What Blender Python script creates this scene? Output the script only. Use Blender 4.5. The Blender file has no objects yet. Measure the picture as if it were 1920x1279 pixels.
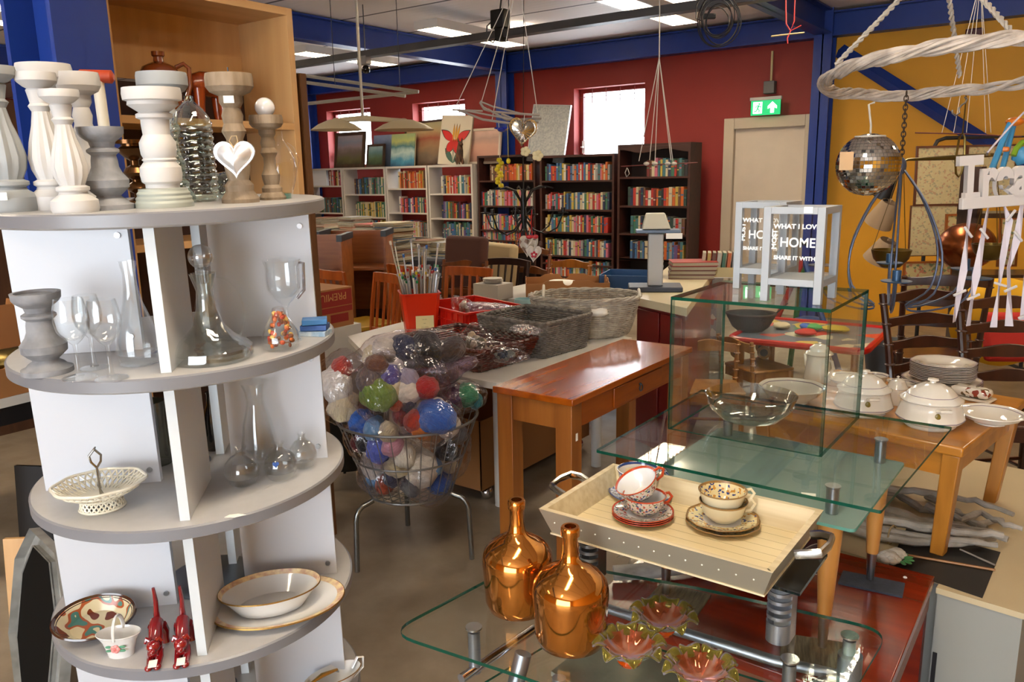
import bpy, bmesh, math, random
from mathutils import Vector, Matrix, Quaternion, noise
PI = math.pi
SC = bpy.context.scene
COL = SC.collection
# ---------------------------------------------------------------- camera
F = 1488.0; PITCH = 11.8; YAW = 36.3; ROLL = -1.05; EYE = Vector((0, 0, 1.6))
RCAM = Matrix.Rotation(math.radians(YAW), 3, 'Z') @ Matrix.Rotation(math.radians(90 - PITCH), 3, 'X') @ Matrix.Rotation(math.radians(ROLL), 3, 'Z')
cd = bpy.data.cameras.new('camera'); cam = bpy.data.objects.new('camera', cd); COL.objects.link(cam)
cd.sensor_width = 36; cd.lens = 36 * F / 1920; cd.clip_start = .02; cd.clip_end = 200
cd.dof.use_dof = False
cam.matrix_world = Matrix.Translation(EYE) @ RCAM.to_4x4()
SC.camera = cam
# ---------------------------------------------------------------- world, daylight, exposure
wd = bpy.data.worlds.new('overcast_sky'); SC.world = wd; wd.use_nodes = True
bg = wd.node_tree.nodes['Background']; bg.inputs[0].default_value = (.86, .93, 1, 1); bg.inputs[1].default_value = 7.0
vs = SC.view_settings
vs.view_transform = 'Standard'; vs.look = 'None'; vs.gamma = 1; vs.use_curve_mapping = False; vs.exposure = 0.9
LAMP = 24.0      # emission of the ceiling luminaires
# ---------------------------------------------------------------- pixel helpers (photo pixel + a known plane -> place)
def ray(px, py): return RCAM @ Vector(((px - 960) / F, -(py - 639.5) / F, -1))
def P(px, py, z=None, x=None, y=None):
    r = ray(px, py)
    t = (z - EYE.z) / r.z if z is not None else (x / r.x if x is not None else y / r.y)
    return EYE + r * t
def pr(p):
    v = RCAM.transposed() @ (Vector(p) - EYE); return (960 + F * v.x / -v.z, 639.5 - F * v.y / -v.z)
def depth(p): return -(RCAM.transposed() @ (Vector(p) - EYE)).z
def tall(base, py, ax=Vector((0, 0, 1))):
    lo, hi = 0, 2.5
    for _ in range(40):
        m = (lo + hi) / 2
        if pr(Vector(base) + ax * m)[1] > py: lo = m
        else: hi = m
    return lo
def rad(base, w): return w / 2 * depth(base) / F
# ---------------------------------------------------------------- colours, materials
def lin(h):
    h = h.lstrip('#'); o = []
    for i in (0, 2, 4):
        c = int(h[i:i+2], 16) / 255; o.append(c / 12.92 if c <= .04045 else ((c + .055) / 1.055) ** 2.4)
    return (*o, 1)
MATS = {}
def mat(name, h, rough=.5, metal=0, var=0, scale=6, bump=0, bscale=None, coat=0, h2=None, stretch=None, emit=0, spec=.5, sheen=0, detail=3):
    if name in MATS: return MATS[name]
    m = bpy.data.materials.new(name); MATS[name] = m; m.use_nodes = True
    N, L = m.node_tree.nodes, m.node_tree.links; b = N['Principled BSDF']
    c = lin(h); b.inputs['Base Color'].default_value = c; b.inputs['Roughness'].default_value = rough; b.inputs['Metallic'].default_value = metal
    b.inputs['Coat Weight'].default_value = coat; b.inputs['Coat Roughness'].default_value = .08; b.inputs['Specular IOR Level'].default_value = spec
    b.inputs['Sheen Weight'].default_value = sheen
    if emit: b.inputs['Emission Color'].default_value = c; b.inputs['Emission Strength'].default_value = emit
    if var or bump or h2:
        tc = N.new('ShaderNodeTexCoord'); mp = N.new('ShaderNodeMapping'); L.new(tc.outputs['Object'], mp.inputs[0])
        if stretch: mp.inputs['Scale'].default_value = stretch
        n = N.new('ShaderNodeTexNoise'); n.inputs['Scale'].default_value = scale; n.inputs['Detail'].default_value = detail; L.new(mp.outputs[0], n.inputs['Vector'])
        if var or h2:
            mx = N.new('ShaderNodeMix'); mx.data_type = 'RGBA'
            rmp = N.new('ShaderNodeMapRange'); rmp.inputs[1].default_value = .35; rmp.inputs[2].default_value = .65; L.new(n.outputs[0], rmp.inputs[0])
            L.new(rmp.outputs[0], mx.inputs[0]); mx.inputs[6].default_value = c
            mx.inputs[7].default_value = lin(h2) if h2 else (*[v * (1 - var) for v in c[:3]], 1)
            L.new(mx.outputs[2], b.inputs['Base Color'])
        if bump:
            n2 = N.new('ShaderNodeTexNoise'); n2.inputs['Scale'].default_value = bscale or scale * 3; n2.inputs['Detail'].default_value = 4; L.new(mp.outputs[0], n2.inputs['Vector'])
            bp = N.new('ShaderNodeBump'); bp.inputs['Strength'].default_value = bump; bp.inputs['Distance'].default_value = .01
            L.new(n2.outputs[0], bp.inputs['Height']); L.new(bp.outputs[0], b.inputs['Normal'])
    return m
def wood(name, h, h2, axis='z', rough=.4, coat=0, scale=3):
    st = {'x': (.12, 1.6, 1.6), 'y': (1.6, .12, 1.6), 'z': (1.6, 1.6, .12)}[axis]
    return mat(name, h, rough, scale=scale * 4, h2=h2, stretch=st, coat=coat, bump=.04, bscale=40, detail=6)
def glass(name, tint='ffffff', base=.05, edge=.9, power=4, rough=.0, bump=0, bscale=20, gl='ffffff', alpha=0, alphacol='ffffff'):
    """thin clear glass: sees through at normal view, mirrors at grazing view; alpha mixes some frosted body"""
    if name in MATS: return MATS[name]
    m = bpy.data.materials.new(name); MATS[name] = m; m.use_nodes = True
    N, L = m.node_tree.nodes, m.node_tree.links; N.remove(N['Principled BSDF']); out = N['Material Output']
    tr = N.new('ShaderNodeBsdfTransparent'); tr.inputs[0].default_value = lin(tint)
    g = N.new('ShaderNodeBsdfGlossy'); g.inputs[0].default_value = lin(gl); g.inputs['Roughness'].default_value = rough
    lw = N.new('ShaderNodeLayerWeight'); lw.inputs[0].default_value = .5
    pw = N.new('ShaderNodeMath'); pw.operation = 'POWER'; pw.inputs[1].default_value = power; L.new(lw.outputs['Facing'], pw.inputs[0])
    ma = N.new('ShaderNodeMath'); ma.operation = 'MULTIPLY_ADD'; ma.inputs[1].default_value = edge; ma.inputs[2].default_value = base; L.new(pw.outputs[0], ma.inputs[0]); ma.use_clamp = True
    mx = N.new('ShaderNodeMixShader'); L.new(ma.outputs[0], mx.inputs[0]); L.new(tr.outputs[0], mx.inputs[1]); L.new(g.outputs[0], mx.inputs[2])
    last = mx
    if alpha:
        d = N.new('ShaderNodeBsdfDiffuse'); d.inputs[0].default_value = lin(alphacol)
        m2 = N.new('ShaderNodeMixShader'); m2.inputs[0].default_value = alpha; L.new(mx.outputs[0], m2.inputs[1]); L.new(d.outputs[0], m2.inputs[2]); last = m2
    if bump:
        tc = N.new('ShaderNodeTexCoord'); n = N.new('ShaderNodeTexNoise'); n.inputs['Scale'].default_value = bscale; L.new(tc.outputs['Object'], n.inputs['Vector'])
        bp = N.new('ShaderNodeBump'); bp.inputs['Strength'].default_value = bump; bp.inputs['Distance'].default_value = .02; L.new(n.outputs[0], bp.inputs['Height']); L.new(bp.outputs[0], g.inputs['Normal']); L.new(bp.outputs[0], lw.inputs['Normal'])
    L.new(last.outputs[0], out.inputs[0])
    return m
# ---------------------------------------------------------------- mesh builder
class MB:
    def __init__(s): s.bm = bmesh.new()
    def _f(s, vs_, m):
        try:
            f = s.bm.faces.new(vs_); f.material_index = m; return f
        except ValueError: return None
    def box(s, c, d, m=0, R=None, T=None):
        R = R or Matrix.Identity(3); v = []
        for x in (-.5, .5):
            for y in (-.5, .5):
                for z in (-.5, .5):
                    p = R @ Vector((x * d[0], y * d[1], z * d[2])) + Vector(c); v.append(s.bm.verts.new(T @ p if T else p))
        for q in ((0, 1, 3, 2), (4, 6, 7, 5), (0, 4, 5, 1), (2, 3, 7, 6), (0, 2, 6, 4), (1, 5, 7, 3)): s._f([v[i] for i in q], m)
        return s
    def bb(s, a, b, m=0):  # box by two corners
        return s.box([(a[i] + b[i]) / 2 for i in range(3)], [abs(b[i] - a[i]) for i in range(3)], m)
    def prism(s, pts, z0, z1, m=0, ms=None, T=None):
        n = len(pts); T = T or Matrix.Identity(4)
        a = [s.bm.verts.new(T @ Vector((p[0], p[1], z0))) for p in pts]; b = [s.bm.verts.new(T @ Vector((p[0], p[1], z1))) for p in pts]
        s._f(a[::-1], m); s._f(b, m)
        for i in range(n): s._f([a[i], a[(i+1) % n], b[(i+1) % n], b[i]], m if ms is None else ms)
        return s
    def lathe(s, prof, n=24, m=0, c=(0, 0, 0), T=None, sx=1, sy=1, fn=None, cap=True):
        T = T or Matrix.Identity(4); rings = []
        for k, (r, z) in enumerate(prof):
            if r < 1e-5: rings.append([s.bm.verts.new(T @ Vector((c[0], c[1], c[2] + z)))]); continue
            ring = []
            for i in range(n):
                a = 2 * PI * i / n; rr = r * (fn(a, z) if fn else 1)
                ring.append(s.bm.verts.new(T @ Vector((c[0] + rr * sx * math.cos(a), c[1] + rr * sy * math.sin(a), c[2] + z))))
            rings.append(ring)
        for k in range(len(rings) - 1):
            A, B = rings[k], rings[k+1]; mm = m[k] if isinstance(m, (list, tuple)) else m
            for i in range(n):
                j = (i + 1) % n
                if len(A) == 1 and len(B) > 1: s._f([A[0], B[j], B[i]], mm)
                elif len(B) == 1 and len(A) > 1: s._f([A[i], A[j], B[0]], mm)
                elif len(A) > 1: s._f([A[i], A[j], B[j], B[i]], mm)
        if cap:
            m0 = m[0] if isinstance(m, (list, tuple)) else m
            if len(rings[0]) > 1: s._f(rings[0][::-1], m0)
            if len(rings[-1]) > 1: s._f(rings[-1], m0)
        return s
    def tube(s, pts, r, n=8, m=0, closed=False, flat=1):
        pts = [Vector(p) for p in pts]; k = len(pts); rings = []; up = None
        for i in range(k):
            if closed: d = (pts[(i+1) % k] - pts[i-1])
            else: d = pts[min(i+1, k-1)] - pts[max(i-1, 0)]
            d.normalize()
            if up is None: up = d.orthogonal().normalized() if abs(d.z) > .9 else Vector((0, 0, 1)).cross(d).normalized()
            up = (up - d * up.dot(d));
            if up.length < 1e-6: up = d.orthogonal()
            up.normalize(); w = d.cross(up)
            rr = r[i] if isinstance(r, (list, tuple)) else r
            rings.append([s.bm.verts.new(pts[i] + up * rr * math.cos(2*PI*j/n) + w * rr * flat * math.sin(2*PI*j/n)) for j in range(n)])
        for i in range(k if closed else k - 1):
            A, B = rings[i], rings[(i+1) % k]
            for j in range(n): s._f([A[j], A[(j+1) % n], B[(j+1) % n], B[j]], m)
        if not closed: s._f(rings[0][::-1], m); s._f(rings[-1], m)
        return s
    def cyl(s, a, b, r, n=16, m=0, r2=None): return s.tube([a, b], [r, r if r2 is None else r2], n, m)
    def ball(s, c, r, n=16, k=10, m=0, R=None, fn=None):
        r = (r, r, r) if not isinstance(r, (list, tuple)) else r; R = R or Matrix.Identity(3); rings = []; c = Vector(c)
        for i in range(k + 1):
            t = PI * i / k
            ring = []
            for j in range(1 if i in (0, k) else n):
                a = 2 * PI * j / n; d = Vector((math.sin(t) * math.cos(a), math.sin(t) * math.sin(a), -math.cos(t))); q = fn(d) if fn else 1
                ring.append(s.bm.verts.new(c + R @ Vector((d.x * r[0] * q, d.y * r[1] * q, d.z * r[2] * q))))
            rings.append(ring)
        for i in range(k):
            A, B = rings[i], rings[i+1]
            for j in range(n):
                l = (j + 1) % n
                if len(A) == 1: s._f([A[0], B[l], B[j]], m)
                elif len(B) == 1: s._f([A[j], A[l], B[0]], m)
                else: s._f([A[j], A[l], B[l], B[j]], m)
        return s
    def o(s, name, mats, parent=None, loc=(0, 0, 0), rot=None, smooth=True, bevel=0, ang=35, M=None):
        s.bm.normal_update()
        me = bpy.data.meshes.new(name); bmesh.ops.recalc_face_normals(s.bm, faces=s.bm.faces); s.bm.to_mesh(me); s.bm.free()
        for x in (mats if isinstance(mats, (list, tuple)) else [mats]): me.materials.append(x)
        ob = bpy.data.objects.new(name, me); COL.objects.link(ob)
        if parent: ob.parent = parent
        if M is not None: ob.matrix_local = M
        else:
            ob.location = loc
            if rot is not None: ob.rotation_euler = rot if isinstance(rot, (list, tuple)) else (0, 0, rot)
        if bevel:
            b = ob.modifiers.new('bevel', 'BEVEL'); b.width = bevel; b.segments = 2; b.limit_method = 'ANGLE'; b.harden_normals = False
        if smooth:
            me.shade_smooth() if hasattr(me, 'shade_smooth') else [setattr(p, 'use_smooth', True) for p in me.polygons]
            me.set_sharp_from_angle(angle=math.radians(ang))
        return ob
def tag(o, label, cat, group=None, kind=None):
    o['label'] = label; o['category'] = cat
    if group: o['group'] = group
    if kind: o['kind'] = kind
    return o
def thing(name, label, cat, loc=(0, 0, 0), rot=0, group=None, M=None):
    e = bpy.data.objects.new(name, None); COL.objects.link(e); e.empty_display_size = .05
    if M is not None: e.matrix_world = M
    else: e.location = loc; e.rotation_euler = rot if isinstance(rot, (list, tuple)) else (0, 0, rot)
    return tag(e, label, cat, group)
def struct(o): o['kind'] = 'structure'; return o
def dup(root, loc, rot=None, label=None, group=None, M=None, sc=None):
    r = root.copy(); COL.objects.link(r)
    if M is not None: r.matrix_world = M
    else:
        r.location = loc
        if rot is not None: r.rotation_euler = rot if isinstance(rot, (list, tuple)) else (0, 0, rot)
    if sc: r.scale = (sc, sc, sc) if not isinstance(sc, tuple) else sc
    if label: r['label'] = label
    if group: r['group'] = group
    for ch in list(root.children):
        c = ch.copy(); COL.objects.link(c); c.parent = r
        for g in list(ch.children):
            d = g.copy(); COL.objects.link(d); d.parent = c
    return r
def text(name, body, size, m, parent, loc, rot, depth_=.0006, align='CENTER', font_offset=0, sx=1):
    cu = bpy.data.curves.new(name, 'FONT'); cu.body = body; cu.size = size; cu.extrude = depth_; cu.align_x = align; cu.align_y = 'CENTER'; cu.offset = font_offset
    t = bpy.data.objects.new(name, cu); COL.objects.link(t); bpy.context.view_layer.update()
    me = bpy.data.meshes.new_from_object(t.evaluated_get(bpy.context.evaluated_depsgraph_get())); bpy.data.objects.remove(t); bpy.data.curves.remove(cu)
    me.materials.clear(); me.materials.append(m)
    o = bpy.data.objects.new(name, me); COL.objects.link(o); o.parent = parent; o.location = loc; o.rotation_euler = rot; o.scale = (sx, 1, 1)
    return o
rnd = random.Random(7)
WHT = mat('white_paint', 'e9e9ea', .45); GREY = mat('grey_edge', '8f9095', .4); CHROME = mat('chrome', 'd8d8da', .08, 1); STEEL = mat('brushed_steel', 'a8abb0', .28, 1)
PAPER = mat('paper_label', 'f4f2ea', .7); BLACK = mat('black_plastic', '141416', .45); DARKM = mat('dark_metal', '3a3c40', .4, .8)
CLEAR = glass('clear_glassware', 'fdfefe', .045, .75, 3)
PANE = glass('pane_glass', 'fdfffe', .02, .7, 5); EDGE = glass('pane_edge', '1f6a58', .1, .5, 2, alpha=.7, alphacol='0a4a3a')
# ================================================================ the room
RED = mat('red_wall_paint', '8c2219', .6, var=.12, scale=1.2, bump=.02); YEL = mat('yellow_wall_paint', 'd2960f', .6, var=.12, scale=1.5)
BLUE = mat('blue_steel_paint', '1c3a8c', .38, var=.15, scale=3)
WY = 9.0; CZ = 3.2
def room():
    # floor: polished concrete with blotches
    m = bpy.data.materials.new('concrete_floor'); m.use_nodes = True; N, L = m.node_tree.nodes, m.node_tree.links; b = N['Principled BSDF']
    tc = N.new('ShaderNodeTexCoord'); n1 = N.new('ShaderNodeTexNoise'); n1.inputs['Scale'].default_value = 1.6; n1.inputs['Detail'].default_value = 7; n1.inputs['Roughness'].default_value = .6
    L.new(tc.outputs['Object'], n1.inputs['Vector']); r = N.new('ShaderNodeValToRGB'); L.new(n1.outputs[0], r.inputs[0])
    r.color_ramp.elements[0].position = .35; r.color_ramp.elements[0].color = lin('716453'); r.color_ramp.elements[1].position = .68; r.color_ramp.elements[1].color = lin('a09280')
    L.new(r.outputs[0], b.inputs['Base Color']); b.inputs['Roughness'].default_value = .38
    n2 = N.new('ShaderNodeTexNoise'); n2.inputs['Scale'].default_value = 9; L.new(tc.outputs['Object'], n2.inputs['Vector']); mr = N.new('ShaderNodeMapRange'); mr.inputs[3].default_value = .28; mr.inputs[4].default_value = .55; L.new(n2.outputs[0], mr.inputs[0]); L.new(mr.outputs[0], b.inputs['Roughness'])
    struct(MB().bb((-17, -5, -.1), (4, WY + .3, 0)).o('floor', m, smooth=False))
    # ceiling: ribbed metal panels, dark seams parallel to the back wall
    m = bpy.data.materials.new('ribbed_ceiling_panel'); m.use_nodes = True; N, L = m.node_tree.nodes, m.node_tree.links; b = N['Principled BSDF']; b.inputs['Roughness'].default_value = .6
    tc = N.new('ShaderNodeTexCoord'); sp = N.new('ShaderNodeSeparateXYZ'); L.new(tc.outputs['Object'], sp.inputs[0])
    def frac(period):
        a = N.new('ShaderNodeMath'); a.operation = 'DIVIDE'; a.inputs[1].default_value = period; L.new(sp.outputs[1], a.inputs[0])
        f = N.new('ShaderNodeMath'); f.operation = 'FRACT'; L.new(a.outputs[0], f.inputs[0]); return f
    f = frac(1.0); lt = N.new('ShaderNodeMath'); lt.operation = 'LESS_THAN'; lt.inputs[1].default_value = .035; L.new(f.outputs[0], lt.inputs[0])
    mx = N.new('ShaderNodeMix'); mx.data_type = 'RGBA'; mx.inputs[6].default_value = lin('dcd6d4'); mx.inputs[7].default_value = lin('4a4546'); L.new(lt.outputs[0], mx.inputs[0]); L.new(mx.outputs[2], b.inputs['Base Color'])
    f2 = frac(.1); bp = N.new('ShaderNodeBump'); bp.inputs['Strength'].default_value = .35; bp.inputs['Distance'].default_value = .01; pp = N.new('ShaderNodeMath'); pp.operation = 'PINGPONG'; pp.inputs[1].default_value = .5; L.new(f2.outputs[0], pp.inputs[0]); L.new(pp.outputs[0], bp.inputs['Height']); L.new(bp.outputs[0], b.inputs['Normal'])
    struct(MB().bb((-17, -5, CZ), (4, WY + .3, CZ + .1)).o('ceiling', m, smooth=False))
    # back wall with three window openings; red left of the right column, yellow right of it
    w = MB(); holes = [(-10.25, -9.25), (-8.36, -7.36), (-5.56, -4.56)]; zl, zh = 1.765, 2.66
    xs = -17
    for a, b_ in holes:
        w.bb((xs, WY, 0), (a, WY + .25, CZ)); w.bb((a, WY, 0), (b_, WY + .25, zl)); w.bb((a, WY, zh), (b_, WY + .25, CZ)); xs = b_
    w.bb((xs, WY, 0), (-2.38, WY + .25, CZ)); w.bb((-2.38, WY, 0), (4, WY + .25, CZ), 1)
    struct(w.o('wall_back', [RED, YEL], smooth=False))
    struct(MB().bb((-17.1, -5, 0), (-17, WY + .25, CZ)).o('wall_left', RED, smooth=False))
    struct(MB().bb((4, -5, 0), (4.1, WY + .25, CZ)).o('wall_right', YEL, smooth=False))
    f = MB(); f.bb((-17, -5.1, 0), (-1.7, -5, CZ)).bb((2.9, -5.1, 0), (4, -5, CZ)).bb((-1.7, -5.1, 2.5), (2.9, -5, CZ)); struct(f.o('wall_front', YEL, smooth=False))  # unseen wall behind the camera; its opening is added to let in fill daylight
    FR = mat('window_frame_red', '7c241f', .4); PW = glass('window_pane_glass', 'ffffff', .04, .8, 4)
    for i, (a, b_) in enumerate(holes):
        fr = MB(); t = .05; y0, y1 = WY + .15, WY + .2
        fr.bb((a, y0, zl), (a + t, y1, zh)); fr.bb((b_ - t, y0, zl), (b_, y1, zh)); fr.bb((a + t, y0, zl), (b_ - t, y1, zl + t)); fr.bb((a + t, y0, zh - t), (b_ - t, y1, zh))
        f = struct(fr.o('window_%d' % (i + 1), FR, smooth=False))
        MB().bb((a + t, WY + .17, zl + t), (b_ - t, WY + .18, zh - t)).o('pane', PW, f, smooth=False)
        g = MB()
        for k in range(1, 5): x = a + (b_ - a) * k / 5; g.cyl((x, WY + .12, zh - .18), (x, WY + .12, zh), .006, 6)
        g.cyl((a, WY + .12, zh - .1), (b_, WY + .12, zh - .1), .004, 6)
        g.o('grille', mat('grille_wire', '8a5a55', .5), f)
        h = MB().bb((a + .06, WY + .1, 1.86), (a + .1, WY + .15, 2.02)); h.bb((a + .06, WY + .06, 1.93), (a + .09, WY + .11, 1.95)); h.o('window_handle', WHT, f, bevel=.003)
    # door
    CR = mat('cream_door_paint', 'c8baa8', .5, var=.05); CF = mat('door_frame_paint', 'b8aa96', .45)
    d = struct(MB().bb((-3.40, WY - .03, 0), (-2.62, WY - .005, 2.06)).o('door_1', CR, smooth=False))
    f = MB(); f.bb((-3.52, WY - .09, 0), (-3.40, WY - .001, 2.18)); f.bb((-2.62, WY - .09, 0), (-2.53, WY - .001, 2.18)); f.bb((-3.40, WY - .09, 2.06), (-2.62, WY - .001, 2.18)); f.o('door_frame', CF, d, bevel=.006)
    MB().cyl((-3.33, WY - .03, 1.05), (-3.33, WY - .08, 1.05), .012).cyl((-3.33, WY - .075, 1.05), (-3.22, WY - .075, 1.05), .01).o('door_handle', STEEL, d)
    # steel frame: I section columns and beams
    def ibeam(mb, a, b_, w_, h, up):
        a, b_, up = Vector(a), Vector(b_), Vector(up); dd = (b_ - a).normalized(); s = dd.cross(up).normalized(); R = Matrix((s, up, dd)).transposed(); c = (a + b_) / 2; ln = (b_ - a).length
        mb.box(c, (.012, h, ln), R=R); mb.box(c + up * (h / 2 - .008), (w_, .016, ln), R=R); mb.box(c - up * (h / 2 - .008), (w_, .016, ln), R=R); return mb
    k = 0
    for x in (-10.55, -6.58, -2.46):
        k += 1; struct(ibeam(MB(), (x, WY - .1, 0), (x, WY - .1, 3.2), .18, .18, (0, 1, 0)).o('trim_%d' % k, BLUE, smooth=False))
    for (a, b_) in (((-17, WY - .09, 3.05), (4, WY - .09, 3.05)), ((-10.55, -5, 3.07), (-10.55, WY - .2, 3.07)), ((-6.58, -5, 3.07), (-6.58, WY - .2, 3.07)), ((-2.46, -5, 3.07), (-2.46, WY - .2, 3.07))):
        k += 1; mb = ibeam(MB(), a, b_, .16, .24, (0, 0, 1))
        if k == 4:
            for q in range(-13, 4): mb.cyl((q * 1.0 + .3, WY - .14, 2.935), (q + .3, WY - .14, 2.925), .015, 8)
        struct(mb.o('trim_%d' % k, BLUE, smooth=False))
    # near column left of the wood cabinet and diagonal brace on the yellow wall
    k += 1; c = P(124, 180, x=-2.60); struct(ibeam(MB(), (c.x, c.y, 0), (c.x, c.y, 3.2), .2, .2, (math.cos(.25), math.sin(.25), 0)).o('trim_%d' % k, BLUE, smooth=False))
    k += 1; a = P(1575, 95, y=WY - .06); b_ = P(1838, 262, y=WY - .06); dd = (b_ - a); b_ = a + dd * 2.4
    struct(MB().tube([a, b_], .07, 4).o('trim_%d' % k, BLUE, smooth=False))
    # luminaires
    HOU = mat('luminaire_housing', 'dcd9d4', .4); EM = mat('luminaire_tube_light', 'fff0d8', .5, emit=LAMP); LOU = mat('luminaire_louvre', 'f2e8d2', .3)
    root = thing('ceiling_light', '', 'light', (0, 0, 0), 0, 'fluorescent ceiling lights')
    f = MB(); f.bb((-.15, -.75, .0), (-.13,  .75, .08)); f.bb((.13, -.75, 0), (.15,  .75, .08)); f.bb((-.13, -.75, 0), (.13, -.73, .08)); f.bb((-.13, .73, 0), (.13,  .75, .08)); f.bb((-.13, -.73, .06), (.13, .6, .08)); f.o('housing', HOU, root, smooth=False)
    MB().bb((-.125, -.725, .02), (.125, .725, .025)).o('diffuser', EM, root, smooth=False)
    l = MB()
    for q in range(1, 16): l.bb((-.125, -.725 + q * .09, -.002), (.125, -.721 + q * .09, .018))
    l.bb((-.003, -.725, -.002), (.003, .725, .018)); l.o('louvre', LOU, root, smooth=False)
    # seen in the photo
    Z = 3.0
    seen = [((-5.42, 6.82, Z), 'ceiling light crossed by the cable tray beside the hanging junction box'), ((-7.52, 6.98, Z), 'ceiling light crossed by the cable tray behind the pendant lamp rod'),
            ((-3.42, 6.85, Z), 'ceiling light over the window beside the cable coil'), (P(20, 18, z=Z), 'ceiling light at the far top left corner')]
    first = True
    for p, lb in seen:
        if first: root.location = p; root['label'] = 'white fluorescent ' + lb; first = False
        else: dup(root, p, 0, 'white fluorescent ' + lb)
    for x, c in ((-4.4, 'left'), (-.6, 'right')):  # from here on, further ceiling lights added only to brighten the room
        for y, r in ((-2.6, 'rearmost'), (.6, 'foremost')): dup(root, (x, y, Z + .1), 0, 'added white fluorescent ceiling light, %s of the %s row over the near side' % (r, c))
    for x in (-8.6, -12):
        for y in (-1, 3.4): dup(root, (x, y, Z + .1), 0, 'added white fluorescent ceiling light %s from the camera over the %s left side' % ('back' if y < 0 else 'forward', 'near' if x > -9 else 'far'))
    for x in (-1.2, 1.2): dup(root, (x, 5.2, Z + .1), 0, 'added white fluorescent ceiling light over the %s' % ('play table and glass case' if x < 0 else 'dark chairs on the right'))
room()
# ================================================================ round display rack and what stands on it
RC = Vector((-1.638, .992, 0)); AX = Vector((.013, -.025, 1)).normalized(); TR, TT = .335, .028
RT = Vector((.70, .71, 0)).normalized(); RT = (RT - AX * RT.dot(AX)).normalized(); RN = RT.cross(AX).normalized()   # RT along the boards, RN towards the viewer
RM = Matrix.Translation(RC) @ Matrix((RT, -RN, AX)).transposed().to_4x4()      # local x = RT, local y = away from viewer
def TZ(k): return 1.557 - .3 * k
def PT(k, px, py):   # point of tier k under a photo pixel
    c = RC + AX * TZ(k); r = ray(px, py); return EYE + r * ((c - EYE).dot(AX) / r.dot(AX))
def PL(k, px, n):    # point of the top tier in pixel column px, n metres from the rack axis towards the viewer
    c = RC + AX * TZ(k) + RN * n; lo, hi = -.6, .6
    for _ in range(40):
        m = (lo + hi) / 2
        if pr(c + RT * m)[0] < px: lo = m
        else: hi = m
    return c + RT * m
def AT(p, rz=0): return Matrix.Translation(p) @ Matrix((RT, -RN, AX)).transposed().to_4x4() @ Matrix.Rotation(rz, 4, 'Z')
def rack():
    lam = mat('grey_laminate', 'afaeae', .42, var=.05, scale=40); band = mat('grey_edging', '77777c', .35); board = mat('white_laminate_board', 'c4c7cd', .4); edge = mat('board_edge_white', 'c4cacd', .5)
    r = thing('round_display_rack', 'tall round grey display rack with five shelves and white upright boards', 'display rack', M=RM)
    for k in range(5):
        z = TZ(k)
        sh = MB().lathe([(.0, z - TT), (TR - .006, z - TT), (TR, z - TT + .004), (TR, z - .003), (TR - .004, z), (0, z)], 96, [0, 0, 1, 1, 0]).o('shelf', [lam, band], r)
        if k < 4: sh['label'] = ['top', 'second', 'third', 'fourth'][k] + ' round grey shelf'
    for k in range(5):
        z0 = TZ(k) + .0005 if k else 0; z1 = TZ(k - 1) - TT - .0005 if k else 0
        if k == 0: continue
        for (x0, x1, y, nm) in ((-.29, -.055, -.078, 'left'), (.085, .30, -.012, 'right')):
            b = MB().bb((x0, y - .009, z0), (x1, y + .009, z1), 0).o('upright_board', board, r, smooth=False)
            for zz in (z0 + .03, z1 - .03): MB().cyl((x1 - .02, y - .0095, zz), (x1 - .02, y - .013, zz), .006, 12).o('screw_cap', STEEL, b)
        for (y0, y1) in ((-.30, -.09), (.06, .28)):
            b = MB().bb((.035, y0, z0), (.052, y1, z1)).o('divider_board', board, r, smooth=False)
            MB().bb((.034, y0 - .002, z0), (.053, y0 - .0002, z1)).o('edge_strip', edge, b, smooth=False)
    z0 = TZ(4) + .0005
    for (x0, x1, y) in ((-.29, -.055, -.078), (.085, .30, -.012)): MB().bb((x0, y - .009, .06), (x1, y + .009, TZ(4) - TT - .0005)).o('upright_board', board, r, smooth=False)
    for k in range(1, 5): MB().cyl((.0, .02, TZ(k) + .001), (.0, .02, TZ(k - 1) - TT - .001), .017, 20).lathe([(.017, 0), (.10, 0), (.10, .006), (.09, .010), (.017, .010)] if k == 3 else [(.017, 0), (.03, 0), (.03, .004), (.017, .004)], 40, c=(0, .02, TZ(k) + .001), cap=False).o('pole', mat('pole_grey', '5d6670', .35, .4), r)
    MB().lathe([(0, .003), (.28, .003), (.28, .02), (.04, .05), (.017, .25), (0, .25)], 48).o('base', band, r)
rack()
PLAST = dict(w=mat('chalk_white_wood', 'c2c0be', .65, var=.05, scale=14, bump=.05), g=mat('dull_grey_wood', '9a9ea0', .6, var=.08, scale=14), d=mat('distressed_grey_wood', '737478', .7, h2='919296', scale=22, bump=.15), s=mat('green_grey_stone', 'a3a89e', .5, var=.15, scale=8, stretch=(1, 1, 12)),
             o=mat('driftwood_brown', '7a6750', .75, h2='93826e', scale=20, stretch=(2, 2, .4), bump=.2), gold=mat('dark_gold_glaze', '5a3a1c', .2, .8))
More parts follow.
